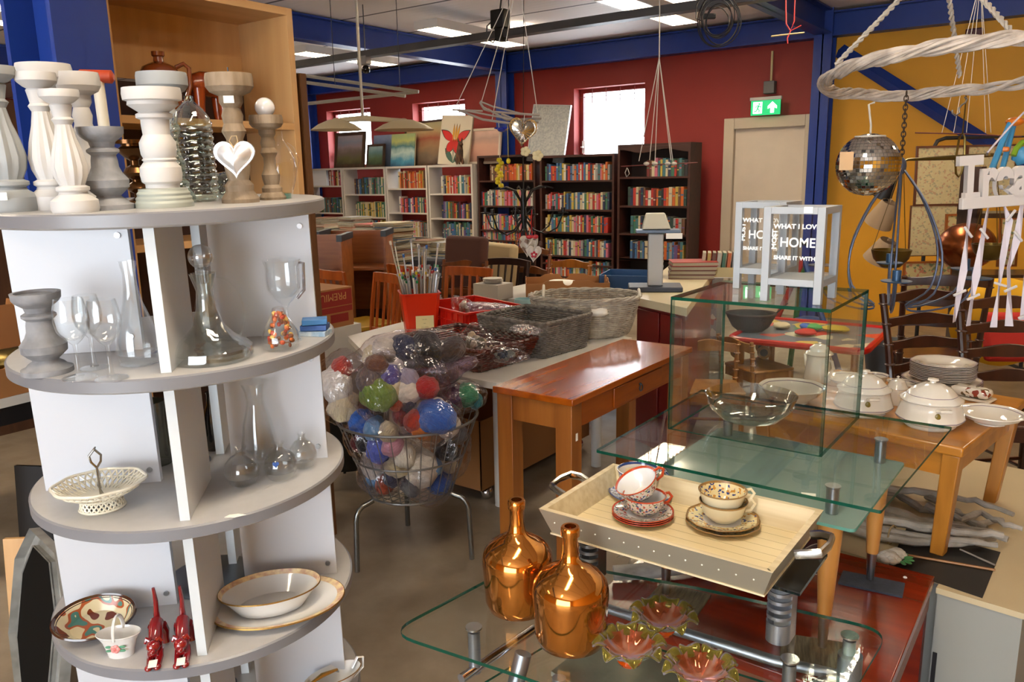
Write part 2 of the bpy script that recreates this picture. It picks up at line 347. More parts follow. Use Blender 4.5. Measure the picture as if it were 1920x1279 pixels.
# candlestick profiles (height fraction, radius fraction)
FLUTE = [(0, .95), (.03, 1), (.10, .98), (.15, .62), (.17, .58), (.185, .7), (.21, .7), (.225, .52), (.30, .66), (.38, .72), (.5, .6), (.62, .42), (.72, .34), (.76, .46), (.78, .36), (.84, .42), (.875, .46), (.885, .40), (.90, .55), (.94, .80), (.975, .82), (1, .80)]
BALU = [(0, 1), (.06, 1), (.08, .82), (.12, .70), (.155, .52), (.17, .50), (.2, .62), (.27, .88), (.36, .9), (.45, .66), (.52, .56), (.6, .54), (.66, .5), (.7, .66), (.73, .66), (.76, .48), (.82, .54), (.88, .82), (.92, .92), (1, .95)]
BALLS = [(0, 1), (.04, 1), (.06, .95), (.08, .97), (.10, .9), (.12, .92), (.14, .85), (.16, .84), (.165, .58), (.2, .58), (.22, .68), (.28, .72), (.34, .7), (.39, .54), (.405, .60), (.42, .54), (.45, .60), (.50, .62), (.55, .62), (.6, .5), (.615, .46), (.7, .48), (.74, .48), (.755, .62), (.785, .62), (.80, .50), (.86, .86), (.89, .84), (.9, .98), (.95, 1), (1, .97)]
BOBB = [(0, .8), (.03, .82), (.06, .72), (.09, .6), (.14, .62), (.18, .44), (.24, .52), (.3, .56), (.36, .42), (.42, .36), (.5, .36), (.56, .52), (.62, .40), (.68, .46), (.74, .36), (.78, .5), (.83, .5), (.86, .85), (.9, 1), (.97, 1), (1, .96)]
BEAD = [(0, 1), (.05, .9), (.1, .35), (.17, .35), (.2, .7), (.25, .9), (.31, .7), (.35, .35), (.38, .35), (.42, .75), (.49, 1), (.57, .75), (.61, .35), (.68, .35), (.72, .7), (.8, 1.1), (.86, 1.25), (.9, .9), (.93, .9), (.94, 1.4), (1, 1.4)]
def cstick(name, label, px, n, topx, h_py, wbase, prof, m, flutes=0, m2=None, split=.16, dx=0, scalew=1):
    """px: column of the base centre, n: nearness, h_py: pixel row of the top, wbase: widest pixel width"""
    p = PL(0, px, n); h = tall(p, h_py, AX); R = rad(p, wbase)
    pf = [(R * r, h * z) for z, r in prof]; pf.append((R * prof[-1][1] * .8, h)); pf.append((R * prof[-1][1] * .78, h - .006)); pf.append((0, h - .006)); pf.insert(0, (0, 0))
    fn = (lambda a, z: 1 + (.06 * math.cos(flutes * a) if .24 * h < z < .72 * h else 0)) if flutes else None
    mats = [m] + ([m2] if m2 else []); mi = [1 if (m2 and z / h < split) else 0 for r, z in pf[:-1]]
    o = MB().lathe(pf, 48 if flutes else 36, mi, fn=fn).o(name, mats, M=AT(p), ang=30)
    tag(o, label, 'candlestick'); return o, p, h, R
def sticker(parent_, loc, rot=(PI / 2, 0, 0), w=.02, h=.014):
    return MB().box((0, 0, 0), (w, h, .0008)).o('price_sticker', PAPER, parent_, loc=loc, rot=rot, smooth=False)
W, G, D, S_, O_ = (PLAST[k] for k in 'wgdso')
o, p, h, R = cstick('candlestick', 'dull grey fluted candlestick cut by the left edge, on the top shelf', 22, .16, 0, 124, 104, FLUTE, G, 12); sticker(o, (.008, -R * .985, .03))
cstick('candlestick', 'tall white fluted candlestick, second from the left on the top shelf', 104, .13, 0, 136, 84, FLUTE, W, 12)
cstick('candlestick', 'tallest white candlestick with a flat dish, behind the two fluted white ones', 120, -.02, 0, 120, 92, BOBB, W)
cstick('candlestick', 'shorter white fluted candlestick standing in front of the tall white ones', 143, .26, 0, 168, 82, FLUTE, W, 12)
cstick('candlestick', 'white candlestick with a bulbous neck behind the grey distressed one', 178, -.02, 0, 136, 74, BOBB, W)
cstick('candlestick', 'short distressed grey baluster candlestick at the front of the top shelf', 208, .20, 0, 238, 84, BALU, D)
cstick('candlestick', 'dark gold beaded candlestick half hidden behind the big white ball candlestick', 262, .02, 0, 262, 44, BEAD, PLAST['gold'])
cstick('candlestick', 'pale grey dished candlestick standing behind the big white ball candlestick', 330, -.08, 0, 136, 88, BOBB, G)
cstick('candlestick', 'big white candlestick of stacked balls on a ribbed green grey stone foot', 310, .18, 0, 165, 102, BALLS, W, m2=S_, split=.163)
o1, p1, h1, R1 = cstick('candlestick', 'brown driftwood candlestick with a metal heart tied to it', 452, .10, 0, 138, 84, BOBB, O_); sticker(o1, (.0, -R1 * .52, h1 * .8))
MB().cyl((0, 0, 0), (0, 0, .02), .0015, 6).o('candle_spike', DARKM, o1, loc=(0, 0, h1 - .008))
o2, p2, h2, R2 = cstick('candlestick', 'slimmer driftwood candlestick right behind the heart, under a glass ball', 512, .02, 0, 216, 60, BOBB, O_)
b = MB().ball((0, 0, .0205), .0205, 24, 16).o('glass_ball', mat('milky_glass', 'd8d8da', .08, coat=1), M=AT(p2 + AX * (h2 - .005))); tag(b, 'milky white glass ball resting on the slimmer driftwood candlestick', 'glass ball')
# metal heart on a string
def heart_pts(w, h, n=40):
    o = []
    for i in range(n):
        t = 2 * PI * i / n; x = 16 * math.sin(t) ** 3; y = 13 * math.cos(t) - 5 * math.cos(2 * t) - 2 * math.cos(3 * t) - math.cos(4 * t); o.append((x / 32 * w, (y + 2.5) / 29 * h))
    return o
def heart_mesh(w, h, d, rim=.0, m=0, m2=0):
    mb = MB(); hp = heart_pts(w, h); n = len(hp); rings = []
    for s_, y in ((1, 0), (.98, -.004), (.84, -.004), (.80, -d * .25), (.55, -d * .8), (.25, -d), (0, -d * 1.02)):
        if s_ == 0: rings.append([mb.bm.verts.new((0, y, 0))])
        else: rings.append([mb.bm.verts.new((x * s_, y, z * s_)) for x, z in hp])
    back = [mb.bm.verts.new((x, .003, z)) for x, z in hp]; rings.insert(0, back)
    for A, B in zip(rings, rings[1:]):
        for i in range(n):
            j = (i + 1) % n
            mb._f([A[i], A[j], B[j], B[i]] if len(B) > 1 else [A[i], A[j], B[0]], m)
    mb._f(back[::-1], m); return mb
hb = PL(0, 449, .10 + R1 + .006); hz = tall(hb, 300, AX); hw = rad(hb, 74) * 2
e = thing('metal_heart', 'shiny silver metal heart hung from the driftwood candlestick', 'ornament', M=AT(hb + AX * hz))
heart_mesh(hw, hw * .92, .02).o('heart', mat('silver_heart', 'eeeef2', .38, .8, bump=.05, bscale=60), e)
MB().tube([(0, -.004, hw * .30), (-.008, .004, hw * .46), (-.004, .01, hw * .58), (.006, .008, hw * .58), (.008, .003, hw * .44), (0, -.004, hw * .30)], .0012, 6).o('string', mat('jute_string', 'a58d6a', .8), e)
# glass bottles on the top shelf
def ringed(n, R, h):
    pf = [(0, 0), (R * .92, 0), (R * .95, h * .03)]
    for i in range(n):
        z = h * (.05 + .72 * i / n); dz = h * .72 / n; pf += [(R * .93, z), (R, z + dz * .3), (R, z + dz * .7), (R * .93, z + dz)]
    return pf + [(R * .9, h * .8), (R * .62, h * .88), (R * .3, h * .94), (R * .22, h * .95), (R * .22, h)]
GRN = glass('greenish_bottle_glass', 'e3ece6', .09, .8, 1.8, bump=.3, bscale=30)
p = PL(0, 375, .0); h = tall(p, 180, AX); R = rad(p, 72)
o = MB().lathe(ringed(11, R, h), 32).o('ribbed_bottle', GRN, M=AT(p)); tag(o, 'ribbed clear glass bottle between the white ball candlestick and the driftwood one', 'bottle')
p = PL(0, 424, -.06); h = tall(p, 322, AX); R = rad(p, 52)
o = MB().ball((0, 0, h / 2), (R, R, h / 2), 20, 14, fn=lambda d: 1 + .06 * math.sin(14 * d.x) * math.sin(14 * d.y) * math.sin(12 * d.z)).o('crystal_ornament', GRN, M=AT(p)); tag(o, 'bumpy crystal glass egg behind the driftwood candlestick foot', 'ornament')
p = PL(0, 531, .0); h = tall(p, 228, AX); R = rad(p, 58)
e = thing('bird_shaped_decanter', 'clear glass bird shaped decanter at the right end of the top shelf', 'decanter', M=AT(p))
MB().lathe([(0, 0), (R * .55, 0), (R * .62, h * .06), (R * .9, h * .25), (R, h * .4), (R * .86, h * .56), (R * .5, h * .7), (R * .3, h * .78), (R * .26, h * .9), (R * .36, h * .97), (R * .1, h)], 28, sx=1, sy=.8).o('body', CLEAR, e)
MB().tube([(R * .9, 0, h * .35), (R * 1.05, 0, h * .5), (R * .8, 0, h * .66), (R * .5, 0, h * .72)], [.004, .006, .005, .003], 8).o('wing', CLEAR, e)
MB().tube([(-R * .2, -.01, h * .95), (-R * .6, -.012, h * .93)], [.006, .002], 8).o('beak', CLEAR, e)
MB().lathe([(0, .001), (R * .5, .001), (R * .55, .012), (0, .014)], 20).o('base', glass('aqua_base_glass', 'a8d8cc', .1, .6, 2), e)
# cream pestle stick with an orange head
p = PL(0, 214, -.2); h = tall(p, 134, AX); e = thing('mallet', 'cream stick with an orange red head behind the white candlesticks', 'mallet', M=AT(p))
MB().cyl((0, 0, 0), (0, 0, h - .02), .0125, 16).o('handle', mat('cream_stick', 'd9d3c3', .45), e)
MB().tube([(-.045, 0, h - .012), (-.035, 0, h - .008), (.03, 0, h - .012), (.035, 0, h - .012)], [.006, .013, .015, .008], 14).o('head', mat('orange_head', 'b0401e', .45), e)
# ---------------------------------------------------------------- second shelf
p = PT(1, 90, 698); h = tall(p, 548, AX); R = rad(p, 88); pf = [(R * r, h * z) for z, r in BALU]
o = MB().lathe([(0, 0)] + pf + [(R * .8, h), (R * .78, h - .005), (0, h - .005)], 36).o('candlestick', D, M=AT(p)); tag(o, 'distressed grey candlestick at the left of the second shelf', 'candlestick')
def goblet(px, py, top, w, label, first=[None]):
    p = PT(1, px, py); h = tall(p, top, AX); R = rad(p, w); t = .0012
    pf = [(0, 0), (R * 1.0, 0), (R * .98, .0015), (R * .3, .004), (.0045, .012), (.0035, h * .3), (.004, h * .42), (R * .45, h * .48), (R * .9, h * .6), (R, h * .72), (R * .93, h * .88), (R * .8, h)]
    inner = [(R * .8 - t, h), (R * .92 - t, h * .88), (R - t, h * .72), (R * .88 - t, h * .6), (R * .4, h * .5), (0, h * .47)]
    o = MB().lathe(pf + inner, 32).o('wine_glass', CLEAR, M=AT(p)); tag(o, label, 'wine glass', 'wine glasses on the second shelf')
goblet(150, 708, 560, 62, 'wine glass nearest the grey candlestick on the second shelf')
goblet(178, 690, 553, 52, 'wine glass at the back, between the two front wine glasses')
goblet(210, 710, 561, 60, 'wine glass on the right of the three, beside the pinched carafe')
def vessel(name, label, cat, k, px, py, top, w, prof, m=CLEAR, sx=1, sy=1, rz=0, fn=None, n=36, t=.0025, floor_=.012, grp=None):
    p = PT(k, px, py); h = tall(p, top, AX); R = rad(p, w); pf = [(R * r, h * z) for r, z in prof]
    inner = [(max(r - t, .0005), z) for r, z in pf[::-1] if z > floor_]; inner.append((0, floor_))
    if pf[0][0] > 0: pf.insert(0, (0, 0))
    o = MB().lathe(pf + inner, n, sx=sx, sy=sy, fn=fn).o(name, m, M=AT(p, rz)); 
    if label: tag(o, label, cat, grp)
    return o, p, h, R
vessel('carafe', 'clear glass carafe with a pinched lip beside the white divider', 'carafe', 1, 264, 683, 489, 78, [(.7, 0), (.9, .02), (1, .12), (.96, .25), (.75, .42), (.45, .6), (.32, .75), (.28, .88), (.34, 1)], fn=lambda a, z: 1 + (.25 * math.cos(2 * a) if z > .19 else 0))
e = thing('ship_decanter', 'wide based ship decanter with ball stopper on the second shelf', 'decanter', M=AT(PT(1, 398, 672)))
p = PT(1, 398, 672); h = tall(p, 512, AX); R = rad(p, 152); pf = [(0, 0), (R * .92, 0), (R, .008), (R * .98, h * .14), (R * .85, h * .2), (R * .6, h * .27), (R * .36, h * .4), (R * .24, h * .6), (R * .2, h * .8), (R * .32, h)]
MB().lathe(pf + [(R * .28, h), (R * .15, h * .8), (R * .2, h * .6), (R * .32, h * .4), (R * .56, h * .25), (R * .93, h * .1), (0, .01)], 48).o('body', glass('heavy_clear_glass', 'f0f3f2', .09, .85, 1.9, bump=.25, bscale=18), e)
MB().ball((0, 0, h + .032), .024, 24, 16).lathe([(.009, h - .02), (.011, h + .004), (.014, h + .006), (.007, h + .012)], 20).o('stopper', glass('crystal_stopper', 'e6e8ea', .14, .8, 1.5), e)
# clear glass ring hung behind: large thin ring handle
vessel('pear_bottle', None, 'bottle', 1, 528, 655, 575, 70, [(.75, 0), (.95, .08), (1, .22), (.92, .42), (.6, .68), (.38, .85), (.3, .98), (.2, 1)], t=.0018)
o = [q for q in COL.objects if q.name.startswith('pear_bottle')][0]; tag(o, 'pear shaped glass bottle packed with dried red and yellow fruit', 'bottle')
p = PT(1, 528, 655); h = tall(p, 575, AX); R = rad(p, 70); rr = random.Random(3)
FR = [mat('dried_red', 'b03a22', .5), mat('dried_yellow', 'd9b25a', .5), mat('dried_orange', 'c9662c', .5), mat('dried_brown', '6e3a20', .5)]
mb = MB()
for i in range(60):
    zz = rr.uniform(.08, .85); a = rr.uniform(0, 2 * PI); rm = R * (.8 if zz < .4 else .8 - (zz - .4) * 1.1) * .9
    mb.ball((rm * .8 * math.cos(a), rm * .8 * math.sin(a), h * zz), (rr.uniform(.003, .006), rr.uniform(.003, .006), .005), 8, 5, rr.randrange(4))
tag(mb.o('dried_fruit', FR, M=AT(p)), 'red, yellow and brown dried fruit filling the pear bottle', 'dried fruit', kind='stuff')
e = thing('handled_goblet', 'clear glass goblet with a side handle standing behind the pear bottle', 'glass', M=AT(PT(1, 541, 638)))
p = PT(1, 541, 638); h = tall(p, 487, AX); R = rad(p, 64)
MB().lathe([(0, 0), (R * .8, 0), (R * .75, .003), (.006, .01), (.005, h * .4), (.01, h * .46), (R * .7, h * .54), (R * .95, h * .65), (R, h * .8), (R * .95, h * .93), (R * 1.08, h), (R * 1.05, h), (R * .93, h * .9), (R * .93, h * .65), (R * .6, h * .56), (0, h * .5)], 32).o('bowl', CLEAR, e)
MB().tube([(R * .95, 0, h * .96), (R * 1.2, 0, h * .95), (R * 1.16, 0, h * .8), (R * 1.12, 0, h * .62), (R * .7, 0, h * .52)], .0035, 8).o('handle', glass('handle_glass', 'c8c4c6', .15, .6, 2), e)
e = thing('glass_ring', 'large thin clear glass ring leaning behind the ship decanter', 'ring', M=AT(PT(1, 420, 652) + RN * -.0))
MB().tube([(.048 * math.cos(a), .0, .075 + .075 * math.sin(a)) for a in [2 * PI * i / 40 for i in range(40)]], .002, 6, closed=True).o('ring', CLEAR, e)
rr = random.Random(2)
for i, (dz, c, lb) in enumerate(((0, 'c9d7e2', 'pale patterned little tin, lowest of the three'), (.013, '1f4c96', 'deep blue little tin, middle of the three'), (.026, '3b78b4', 'mid blue little tin, topmost of the three'))):
    o = MB().box((0, 0, .006), (.062 - i * .004, .04, .0115)).o('small_tin', mat('tin_%s' % ['pale', 'deep', 'mid'][i] + '_blue', c, .35, h2='8fb0d0' if i == 0 else None, scale=60), M=AT(PT(1, 592, 628) + AX * dz, -.35 + .2 * i) , bevel=.001); tag(o, lb + ' on the second shelf', 'tin', 'little blue tins')
# ---------------------------------------------------------------- third shelf
def lattice_bowl():
    m = mat('cream_porcelain', 'dcd6c2', .25, coat=.5); p = PT(2, 193, 952); R = rad(p, 158); h = tall(p, 905, AX)
    e = thing('openwork_basket_bowl', 'cream openwork porcelain bowl with a silver handle on the third shelf', 'bowl', M=AT(p, .15))
    mb = MB(); rf = R * .48
    def strip(z0, r0, z1, r1, n, rows, wv=0):
        for q in range(n):      # diamond lattice of short bars, both ways
            for s_ in (-1, 1):
                pts = []
                for i in range(rows + 1):
                    t = i / rows; a = 2 * PI * (q + s_ * t * 1.6) / n; r = (r0 + (r1 - r0) * t ** .7); sc = 1 + .025 * math.cos(8 * a) * t
                    pts.append((r * sc * math.cos(a), r * sc * math.sin(a) * .86, z0 + (z1 - z0) * t))
                mb.tube(pts, .0021, 5)
    def ringz(z, r, t, sc=0): mb.tube([(r * (1 + sc * math.cos(8 * a)) * math.cos(a), r * (1 + sc * math.cos(8 * a)) * math.sin(a) * .86, z) for a in [2 * PI * i / 64 for i in range(64)]], t, 6, closed=True)
    strip(.004, rf, .024, rf * .92, 26, 3); ringz(.003, rf * 1.02, .003); ringz(.025, rf * .95, .003)
    strip(.027, rf * .95, h, R, 36, 5); ringz(h, R, .0032, .025); ringz(.027 + (h - .027) * .55, R * .84, .002, .02)
    mb.o('openwork_body', m, e)
    MB().lathe([(0, .024), (rf * .95, .024), (rf * 1.0, .029), (0, .029)], 32, sy=.86).o('bowl_floor', m, e)
    hh = tall(p, 838, AX)
    MB().tube([(0, 0, .028), (0, 0, hh * .66), (-.009, 0, hh * .76), (-.011, 0, hh * .86), (0, 0, hh * .96), (.003, 0, hh), (0, 0, hh * .96), (.011, 0, hh * .86), (.009, 0, hh * .76), (0, 0, hh * .66)], .0024, 8).tube([(.004, 0, .03), (-.003, 0, .05), (.003, 0, .07), (0, 0, hh * .66)], .002, 6).o('handle', mat('old_silver', '9a9690', .25, 1), e)
lattice_bowl()
vessel('carafe', 'tall waisted clear carafe behind the small round bottles on the third shelf', 'carafe', 2, 492, 882, 716, 68, [(.85, 0), (1, .03), (.98, .3), (.8, .55), (.55, .72), (.48, .8), (.6, .92), (.78, 1)])
for (px, py, tp, w, lb) in ((457, 908, 838, 66, 'left small round clear bottle vase on the third shelf'), (528, 898, 829, 62, 'middle small round bottle vase with a blue heart sticker'), (570, 876, 811, 52, 'small round clear bottle vase at the back right of the three')):
    o, p, h, R = vessel('bottle_vase', lb, 'vase', 2, px, py, tp, w, [(.5, 0), (.75, .06), (.97, .25), (1, .42), (.88, .6), (.6, .74), (.3, .82), (.24, .9), (.36, 1)], grp='small round bottle vases')
    if 'blue heart' in lb:
        mb = MB(); mb.prism([(x, y) for x, y in heart_pts(.014, .014)], 0, .0006); mb.o('heart_sticker', mat('blue_sticker', '2a4c8c', .4), o, loc=(-.004, -R * .98, h * .55), rot=(PI / 2, 0, 0))
o = MB().prism([(-.02, -.004), (.0, -.009), (.021, -.001), (.005, .007), (-.012, .006)], 0, .0006).o('paper_scrap', PAPER, M=AT(PT(2, 441, 967))); tag(o, 'small torn white paper scrap lying on the third shelf', 'paper')
c = PT(2, 300, 878); 
o, p, h, R = vessel('cylinder_vase', 'dull green glass cylinder vase behind the left board of the third shelf', 'vase', 2, 297, 868, 752, 52, [(.95, 0), (1, .03), (1, .96), (.96, 1)], m=glass('smoky_green_glass', 'a4aa9e', .1, .6, 2.5, alpha=.35, alphacol='8a8c80'))
vessel('dark_bottle', 'dark smoked glass bottle vase behind the divider of the third shelf', 'vase', 2, 403, 842, 735, 34, [(.8, 0), (1, .05), (1, .5), (.8, .66), (.4, .78), (.3, .96), (.4, 1)], m=glass('smoked_glass', '6a6660', .12, .6, 2, alpha=.3, alphacol='3a3430'))
# ---------------------------------------------------------------- fourth shelf
def oval_dish(name, label, k, px, py, w, h, prof, m, mrim, sy, rz, grp=None, rimfn=None, tilt=None, zoff=0):
    p = PT(k, px, py) + AX * zoff; R = rad(p, w); pf = [(R * r, h * z) for r, z in prof]; n = len(pf)
    o = MB().lathe([(0, 0)] + pf, 56, [0] * (n - 2) + [1, 0][:2], sy=sy, cap=False)
    inner = [(r - .003, z) for r, z in pf[::-1] if z > .004]; return o, p, R
def dish(name, label, cat, k, px, py, w, h, sy, rz, m, mr, mi, rim=.13, foot=.6, grp=None, zo=0, tilt=0):
    p = PT(k, px, py) + AX * zo; R = rad(p, w)
    pf = [(0, 0, 0), (R * foot, 0, 0), (R * (1 - rim) * .96, h * .72, 0), (R, h, 0), (R * .995, h + .003, 2), (R * .985, h + .003, 2), (R * (1 - rim), h * .78 + .003, 1), (R * (1 - rim) * .97, h * .72 + .003, 0), (R * foot * .98, .004, 3), (0, .004, 3)]
    o = MB().lathe([(a, b) for a, b, c in pf], 64, [c for a, b, c in pf[1:]], sy=sy).o(name, [m, mi, mr, mi if False else m], M=AT(p, rz) @ Matrix.Rotation(tilt, 4, 'X')); 
    return tag(o, label, cat, grp), p, R
PORC = mat('white_porcelain', 'd4d3d0', .12, coat=.6); GOLD = mat('gold_rim', 'b08a4a', .25, .8)
BAND = mat('flower_band', 'b98a76', .3, h2='e2cf9c', scale=55, coat=.3)
dish('oval_platter', 'large oval white platter with patterned gilt band, under the oval bowl', 'platter', 3, 523, 1140, 246, .016, .72, .14, PORC, GOLD, BAND, .12, .62)
o, p, R = dish('oval_bowl', 'oval white serving bowl with patterned gilt band resting on the platter', 'bowl', 3, 510, 1140, 186, .045, .66, .16, PORC, GOLD, BAND, .08, .66, zo=.0065)
def slip_dish():
    dk = mat('dark_brown_glaze', '3c1f14', .2, coat=.6); m = bpy.data.materials.new('painted_slipware'); m.use_nodes = True; N, L = m.node_tree.nodes, m.node_tree.links; b = N['Principled BSDF']; b.inputs['Roughness'].default_value = .2
    tc = N.new('ShaderNodeTexCoord'); n1 = N.new('ShaderNodeTexNoise'); n1.inputs['Scale'].default_value = 22; n1.inputs['Detail'].default_value = 1; L.new(tc.outputs['Object'], n1.inputs['Vector']); r = N.new('ShaderNodeValToRGB'); r.color_ramp.interpolation = 'CONSTANT'; L.new(n1.outputs[0], r.inputs[0])
    e_ = r.color_ramp.elements; e_[0].position = 0; e_[0].color = lin('6a2c1a'); e_[1].position = .4; e_[1].color = lin('cfc19c')
    for ps, c in ((.56, 'a1502c'), (.62, '4c7c70'), (.68, 'cfc19c')): q = e_.new(ps); q.color = lin(c)
    L.new(r.outputs[0], b.inputs['Base Color'])
    p = PT(3, 182, 1184); R = rad(p, 146)
    e = thing('slipware_dish', 'oval brown slipware dish painted with a landscape, propped on the fourth shelf', 'dish', M=AT(p + AX * .022 , .2) @ Matrix.Rotation(.32, 4, 'X'))
    MB().lathe([(0, -.012), (R * .6, -.012), (R * .95, .012), (R, .018), (R * .96, .021), (R * .9, .016), (R * .86, .014)], 48, sy=.74, cap=False).o('rim', dk, e)
    MB().lathe([(R * .9, .0165), (R * .6, -.007), (0, -.007)], 48, sy=.74, cap=False).o('painted_well', m, e)
slip_dish()
def flower_basket():
    p = PT(3, 228, 1226); R = rad(p, 76); h = tall(p, 1186, AX)
    e = thing('porcelain_basket', 'small white porcelain basket with a pink rose beside the slipware dish', 'basket', M=AT(p, -.1))
    pf = [(0, 0), (R * .62, 0), (R * .68, h * .3), (R * .8, h * .7), (R, h), (R * .97, h + .001), (R * .76, h * .72), (R * .6, h * .3), (0, .004)]
    MB().lathe(pf, 40, sy=.7, fn=lambda a, z: 1 + .08 * math.cos(2 * a) * (z / h)).o('bowl', PORC, e)
    hh = tall(p, 1156, AX); MB().tube([(0, R * .62 * math.cos(a), h * .9 + (hh - h * .9) * math.sin(a)) for a in [PI * i / 16 for i in range(17)]], .0042, 8, flat=.6).o('handle', PORC, e)
    f = MB(); y = -R * .55; rose, leaf = 0, 1
    for i in range(5): a = 2 * PI * i / 5; f.ball((.005 * math.cos(a), y, h * .52 + .005 * math.sin(a)), (.005, .002, .005), 8, 5)
    f.ball((0, y - .001, h * .52), (.004, .002, .004), 8, 5, 2)
    for a in (.4, 2.7, 3.6, -.5): f.ball((.015 * math.cos(a), y + .002, h * .52 + .010 * math.sin(a)), (.007, .0015, .003), 8, 4, 1)
    f.o('rose', [mat('pink_petal', 'd98a84', .4), mat('green_leaf_paint', '4f8a6a', .4), mat('deep_pink', 'c0645e', .4)], e)
flower_basket()
def red_dog(label, px, py, root=None):
    p = PT(3, px, py)
    if root: return dup(root, None, M=AT(p, .12), label=label)
    rm = mat('glossy_dark_red', '7c0f14', .12, coat=1); h = tall(p, 1119, AX)
    e = thing('red_dog_figurine', label, 'figurine', M=AT(p, .1), group='glossy red animal figurines'); mb = MB()
    # stretching animal: chest and forelegs low towards the viewer, rump high, tail straight up
    mb.tube([(0, -.030, .010), (0, -.022, .012), (0, -.008, .030), (0, .010, .050), (0, .026, .055), (0, .034, .048), (0, .036, .036)], [.010, .0125, .0135, .0135, .0145, .013, .008], 14)
    for s in (-1, 1):
        mb.tube([(s * .006, -.012, .020), (s * .008, -.026, .009), (s * .008, -.046, .0065), (s * .008, -.056, .006)], [.009, .008, .0065, .006], 10).ball((s * .008, -.056, .0065), (.008, .009, .0065), 12, 8)
        mb.tube([(s * .008, .030, .046), (s * .011, .036, .030), (s * .012, .034, .014), (s * .012, .032, .004)], [.011, .010, .007, .008], 10)
    mb.o('body', rm, e)
    MB().ball((0, -.030, .037), (.0135, .013, .0125), 16, 12).ball((0, -.042, .033), (.007, .009, .006), 12, 8).tube([(.006, -.024, .046), (.012, -.022, .050), (.016, -.024, .042)], [.005, .005, .003], 8).tube([(-.006, -.024, .046), (-.012, -.022, .050), (-.016, -.024, .042)], [.005, .005, .003], 8).o('head', rm, e)
    MB().tube([(0, .036, .058), (0, .038, .075), (.002, .036, .10), (.001, .034, h)], [.007, .0055, .0045, .003], 10).o('tail', rm, e)
    MB().box((0, 0, 0), (.016, .022, .0006), R=Matrix.Rotation(.1, 3, 'X')).o('price_sticker', PAPER, e, loc=(.0, -.054, .0135), smooth=False)
    return e
d = red_dog('glossy red stretching animal figurine beside the porcelain basket', 296, 1226)
red_dog('glossy red stretching animal figurine right beside the white divider', 346, 1222, d)
# ---------------------------------------------------------------- fifth shelf: gilt teapot
p = PT(4, 628, 1290) ; e = thing('gilt_teapot', 'white porcelain sauce boat with gilt rim at the bottom shelf edge', 'sauce boat', M=AT(PT(4, 622, 1300), .5))
MB().lathe([(0, 0), (.03, 0), (.033, .006), (.052, .03), (.062, .05), (.060, .052), (.05, .032), (.03, .008), (0, .007)], 32, [0, 0, 0, 0, 1, 0, 0, 0], sx=1.1, sy=.6, fn=lambda a, z: 1 + .2 * max(0, math.cos(a)) * z / .05).o('bowl', [PORC, GOLD], e)
MB().tube([(.058, 0, .045), (.075, 0, .068), (.09, 0, .062), (.088, 0, .035), (.06, 0, .018)], .0045, 8, flat=.5).o('handle', PORC, e)
MB().tube([(-.05, 0, .052), (-.02, 0, .06), (.02, 0, .058)], [.003, .006, .003], 8).o('lid_knob', GOLD, e)
# ================================================================ glass furniture in the right foreground
def rpoly(pts, r, n=6):
    out = []; k = len(pts)
    for i in range(k):
        p, a, b = Vector(pts[i]), Vector(pts[i-1]), Vector(pts[(i+1) % k]); u = (a - p).normalized(); w = (b - p).normalized(); s, e = p + u * r, p + w * r
        for j in range(n + 1): t = j / n; out.append(tuple((1-t)**2 * s + 2*t*(1-t) * p + t*t * e))
    return out
TZP = .60
def tv_stand():
    e = thing('glass_tv_stand', 'low glass television stand with rounded corners and silver tube legs', 'tv stand', (-.75, 1.4, 0)); o = Vector((-.75, 1.4))
    top = rpoly([Vector(q) - o for q in ((-1.19, 1.13), (-.80, 1.175), (-.30, 1.2), (-.275, 1.765), (-.7, 1.705), (-1.13, 1.60))], .07)
    MB().prism(top, TZP - .008, TZP, 0, 1).o('glass_top', [PANE, EDGE], e, smooth=False)
    disc = mat('turned_aluminium_disc', 'b9bcbf', .22, 1, bump=.1, bscale=90); alu = mat('satin_aluminium', '8d9299', .34, .85)
    for (x, y) in ((-1.04, 1.25), (-.34, 1.69), (-.42, 1.53), (-.97, 1.585)):
        MB().cyl((x - o.x, y - o.y, TZP), (x - o.x, y - o.y, TZP + .004), .019, 24).o('fixing_disc', disc, e)
        MB().cyl((x - o.x, y - o.y, TZP - .008), (x - o.x, y - o.y, .49), .014, 16).o('spacer', alu, e)
    MB().tube([(-.29, .235, .50), (.26, .26, .50), (.41, .29, .50)], .0125, 12).o('back_rail', alu, e)
    MB().tube([(-.29, -.20, .50), (-.27, .05, .50), (-.22, .185, .50)], .011, 12).o('side_rail', CHROME, e)
    MB().tube([(.33, .13, .50), (.37, .24, .50), (.41, .29, .50)], .0125, 12).o('side_rail', alu, e)
    MB().tube([(-.24, -.03, .49), (-.26, -.09, .3), (-.31, -.20, 0)], .02, 14).o('leg', alu, e)
    MB().tube([(-.12, -.06, .49), (-.10, -.10, 0)], .016, 14).o('leg', alu, e)
    MB().tube([(.415, .285, .56), (.415, .285, 0)], .026, 18).o('leg', alu, e)
    MB().tube([(.33, -.10, .50), (.33, -.12, 0)], .02, 14).o('leg', alu, e)
    MB().prism([(-.29, -.2), (.33, -.2), (.34, .24), (-.22, .2)], .452, .458, 0, 1).o('lower_glass_shelf', [PANE, EDGE], e, smooth=False)
tv_stand()
def slab():
    p = P(1165, 1262, z=.46); o = MB().prism([(-.13, -.10), (.09, -.13), (.17, -.02), (.10, .09), (-.05, .10), (-.12, .03)], 0, .012).o('slate_slab', mat('grey_green_slate', '7c7f70', .7, var=.25, scale=9, bump=.2), loc=(p.x, p.y, .4585), smooth=False)
    tag(o, 'grey green slate slab on the lower shelf of the glass tv stand', 'slate slab')
slab()
COP = mat('copper_mirror_glass', 'cc8234', .09, .94, coat=.4)
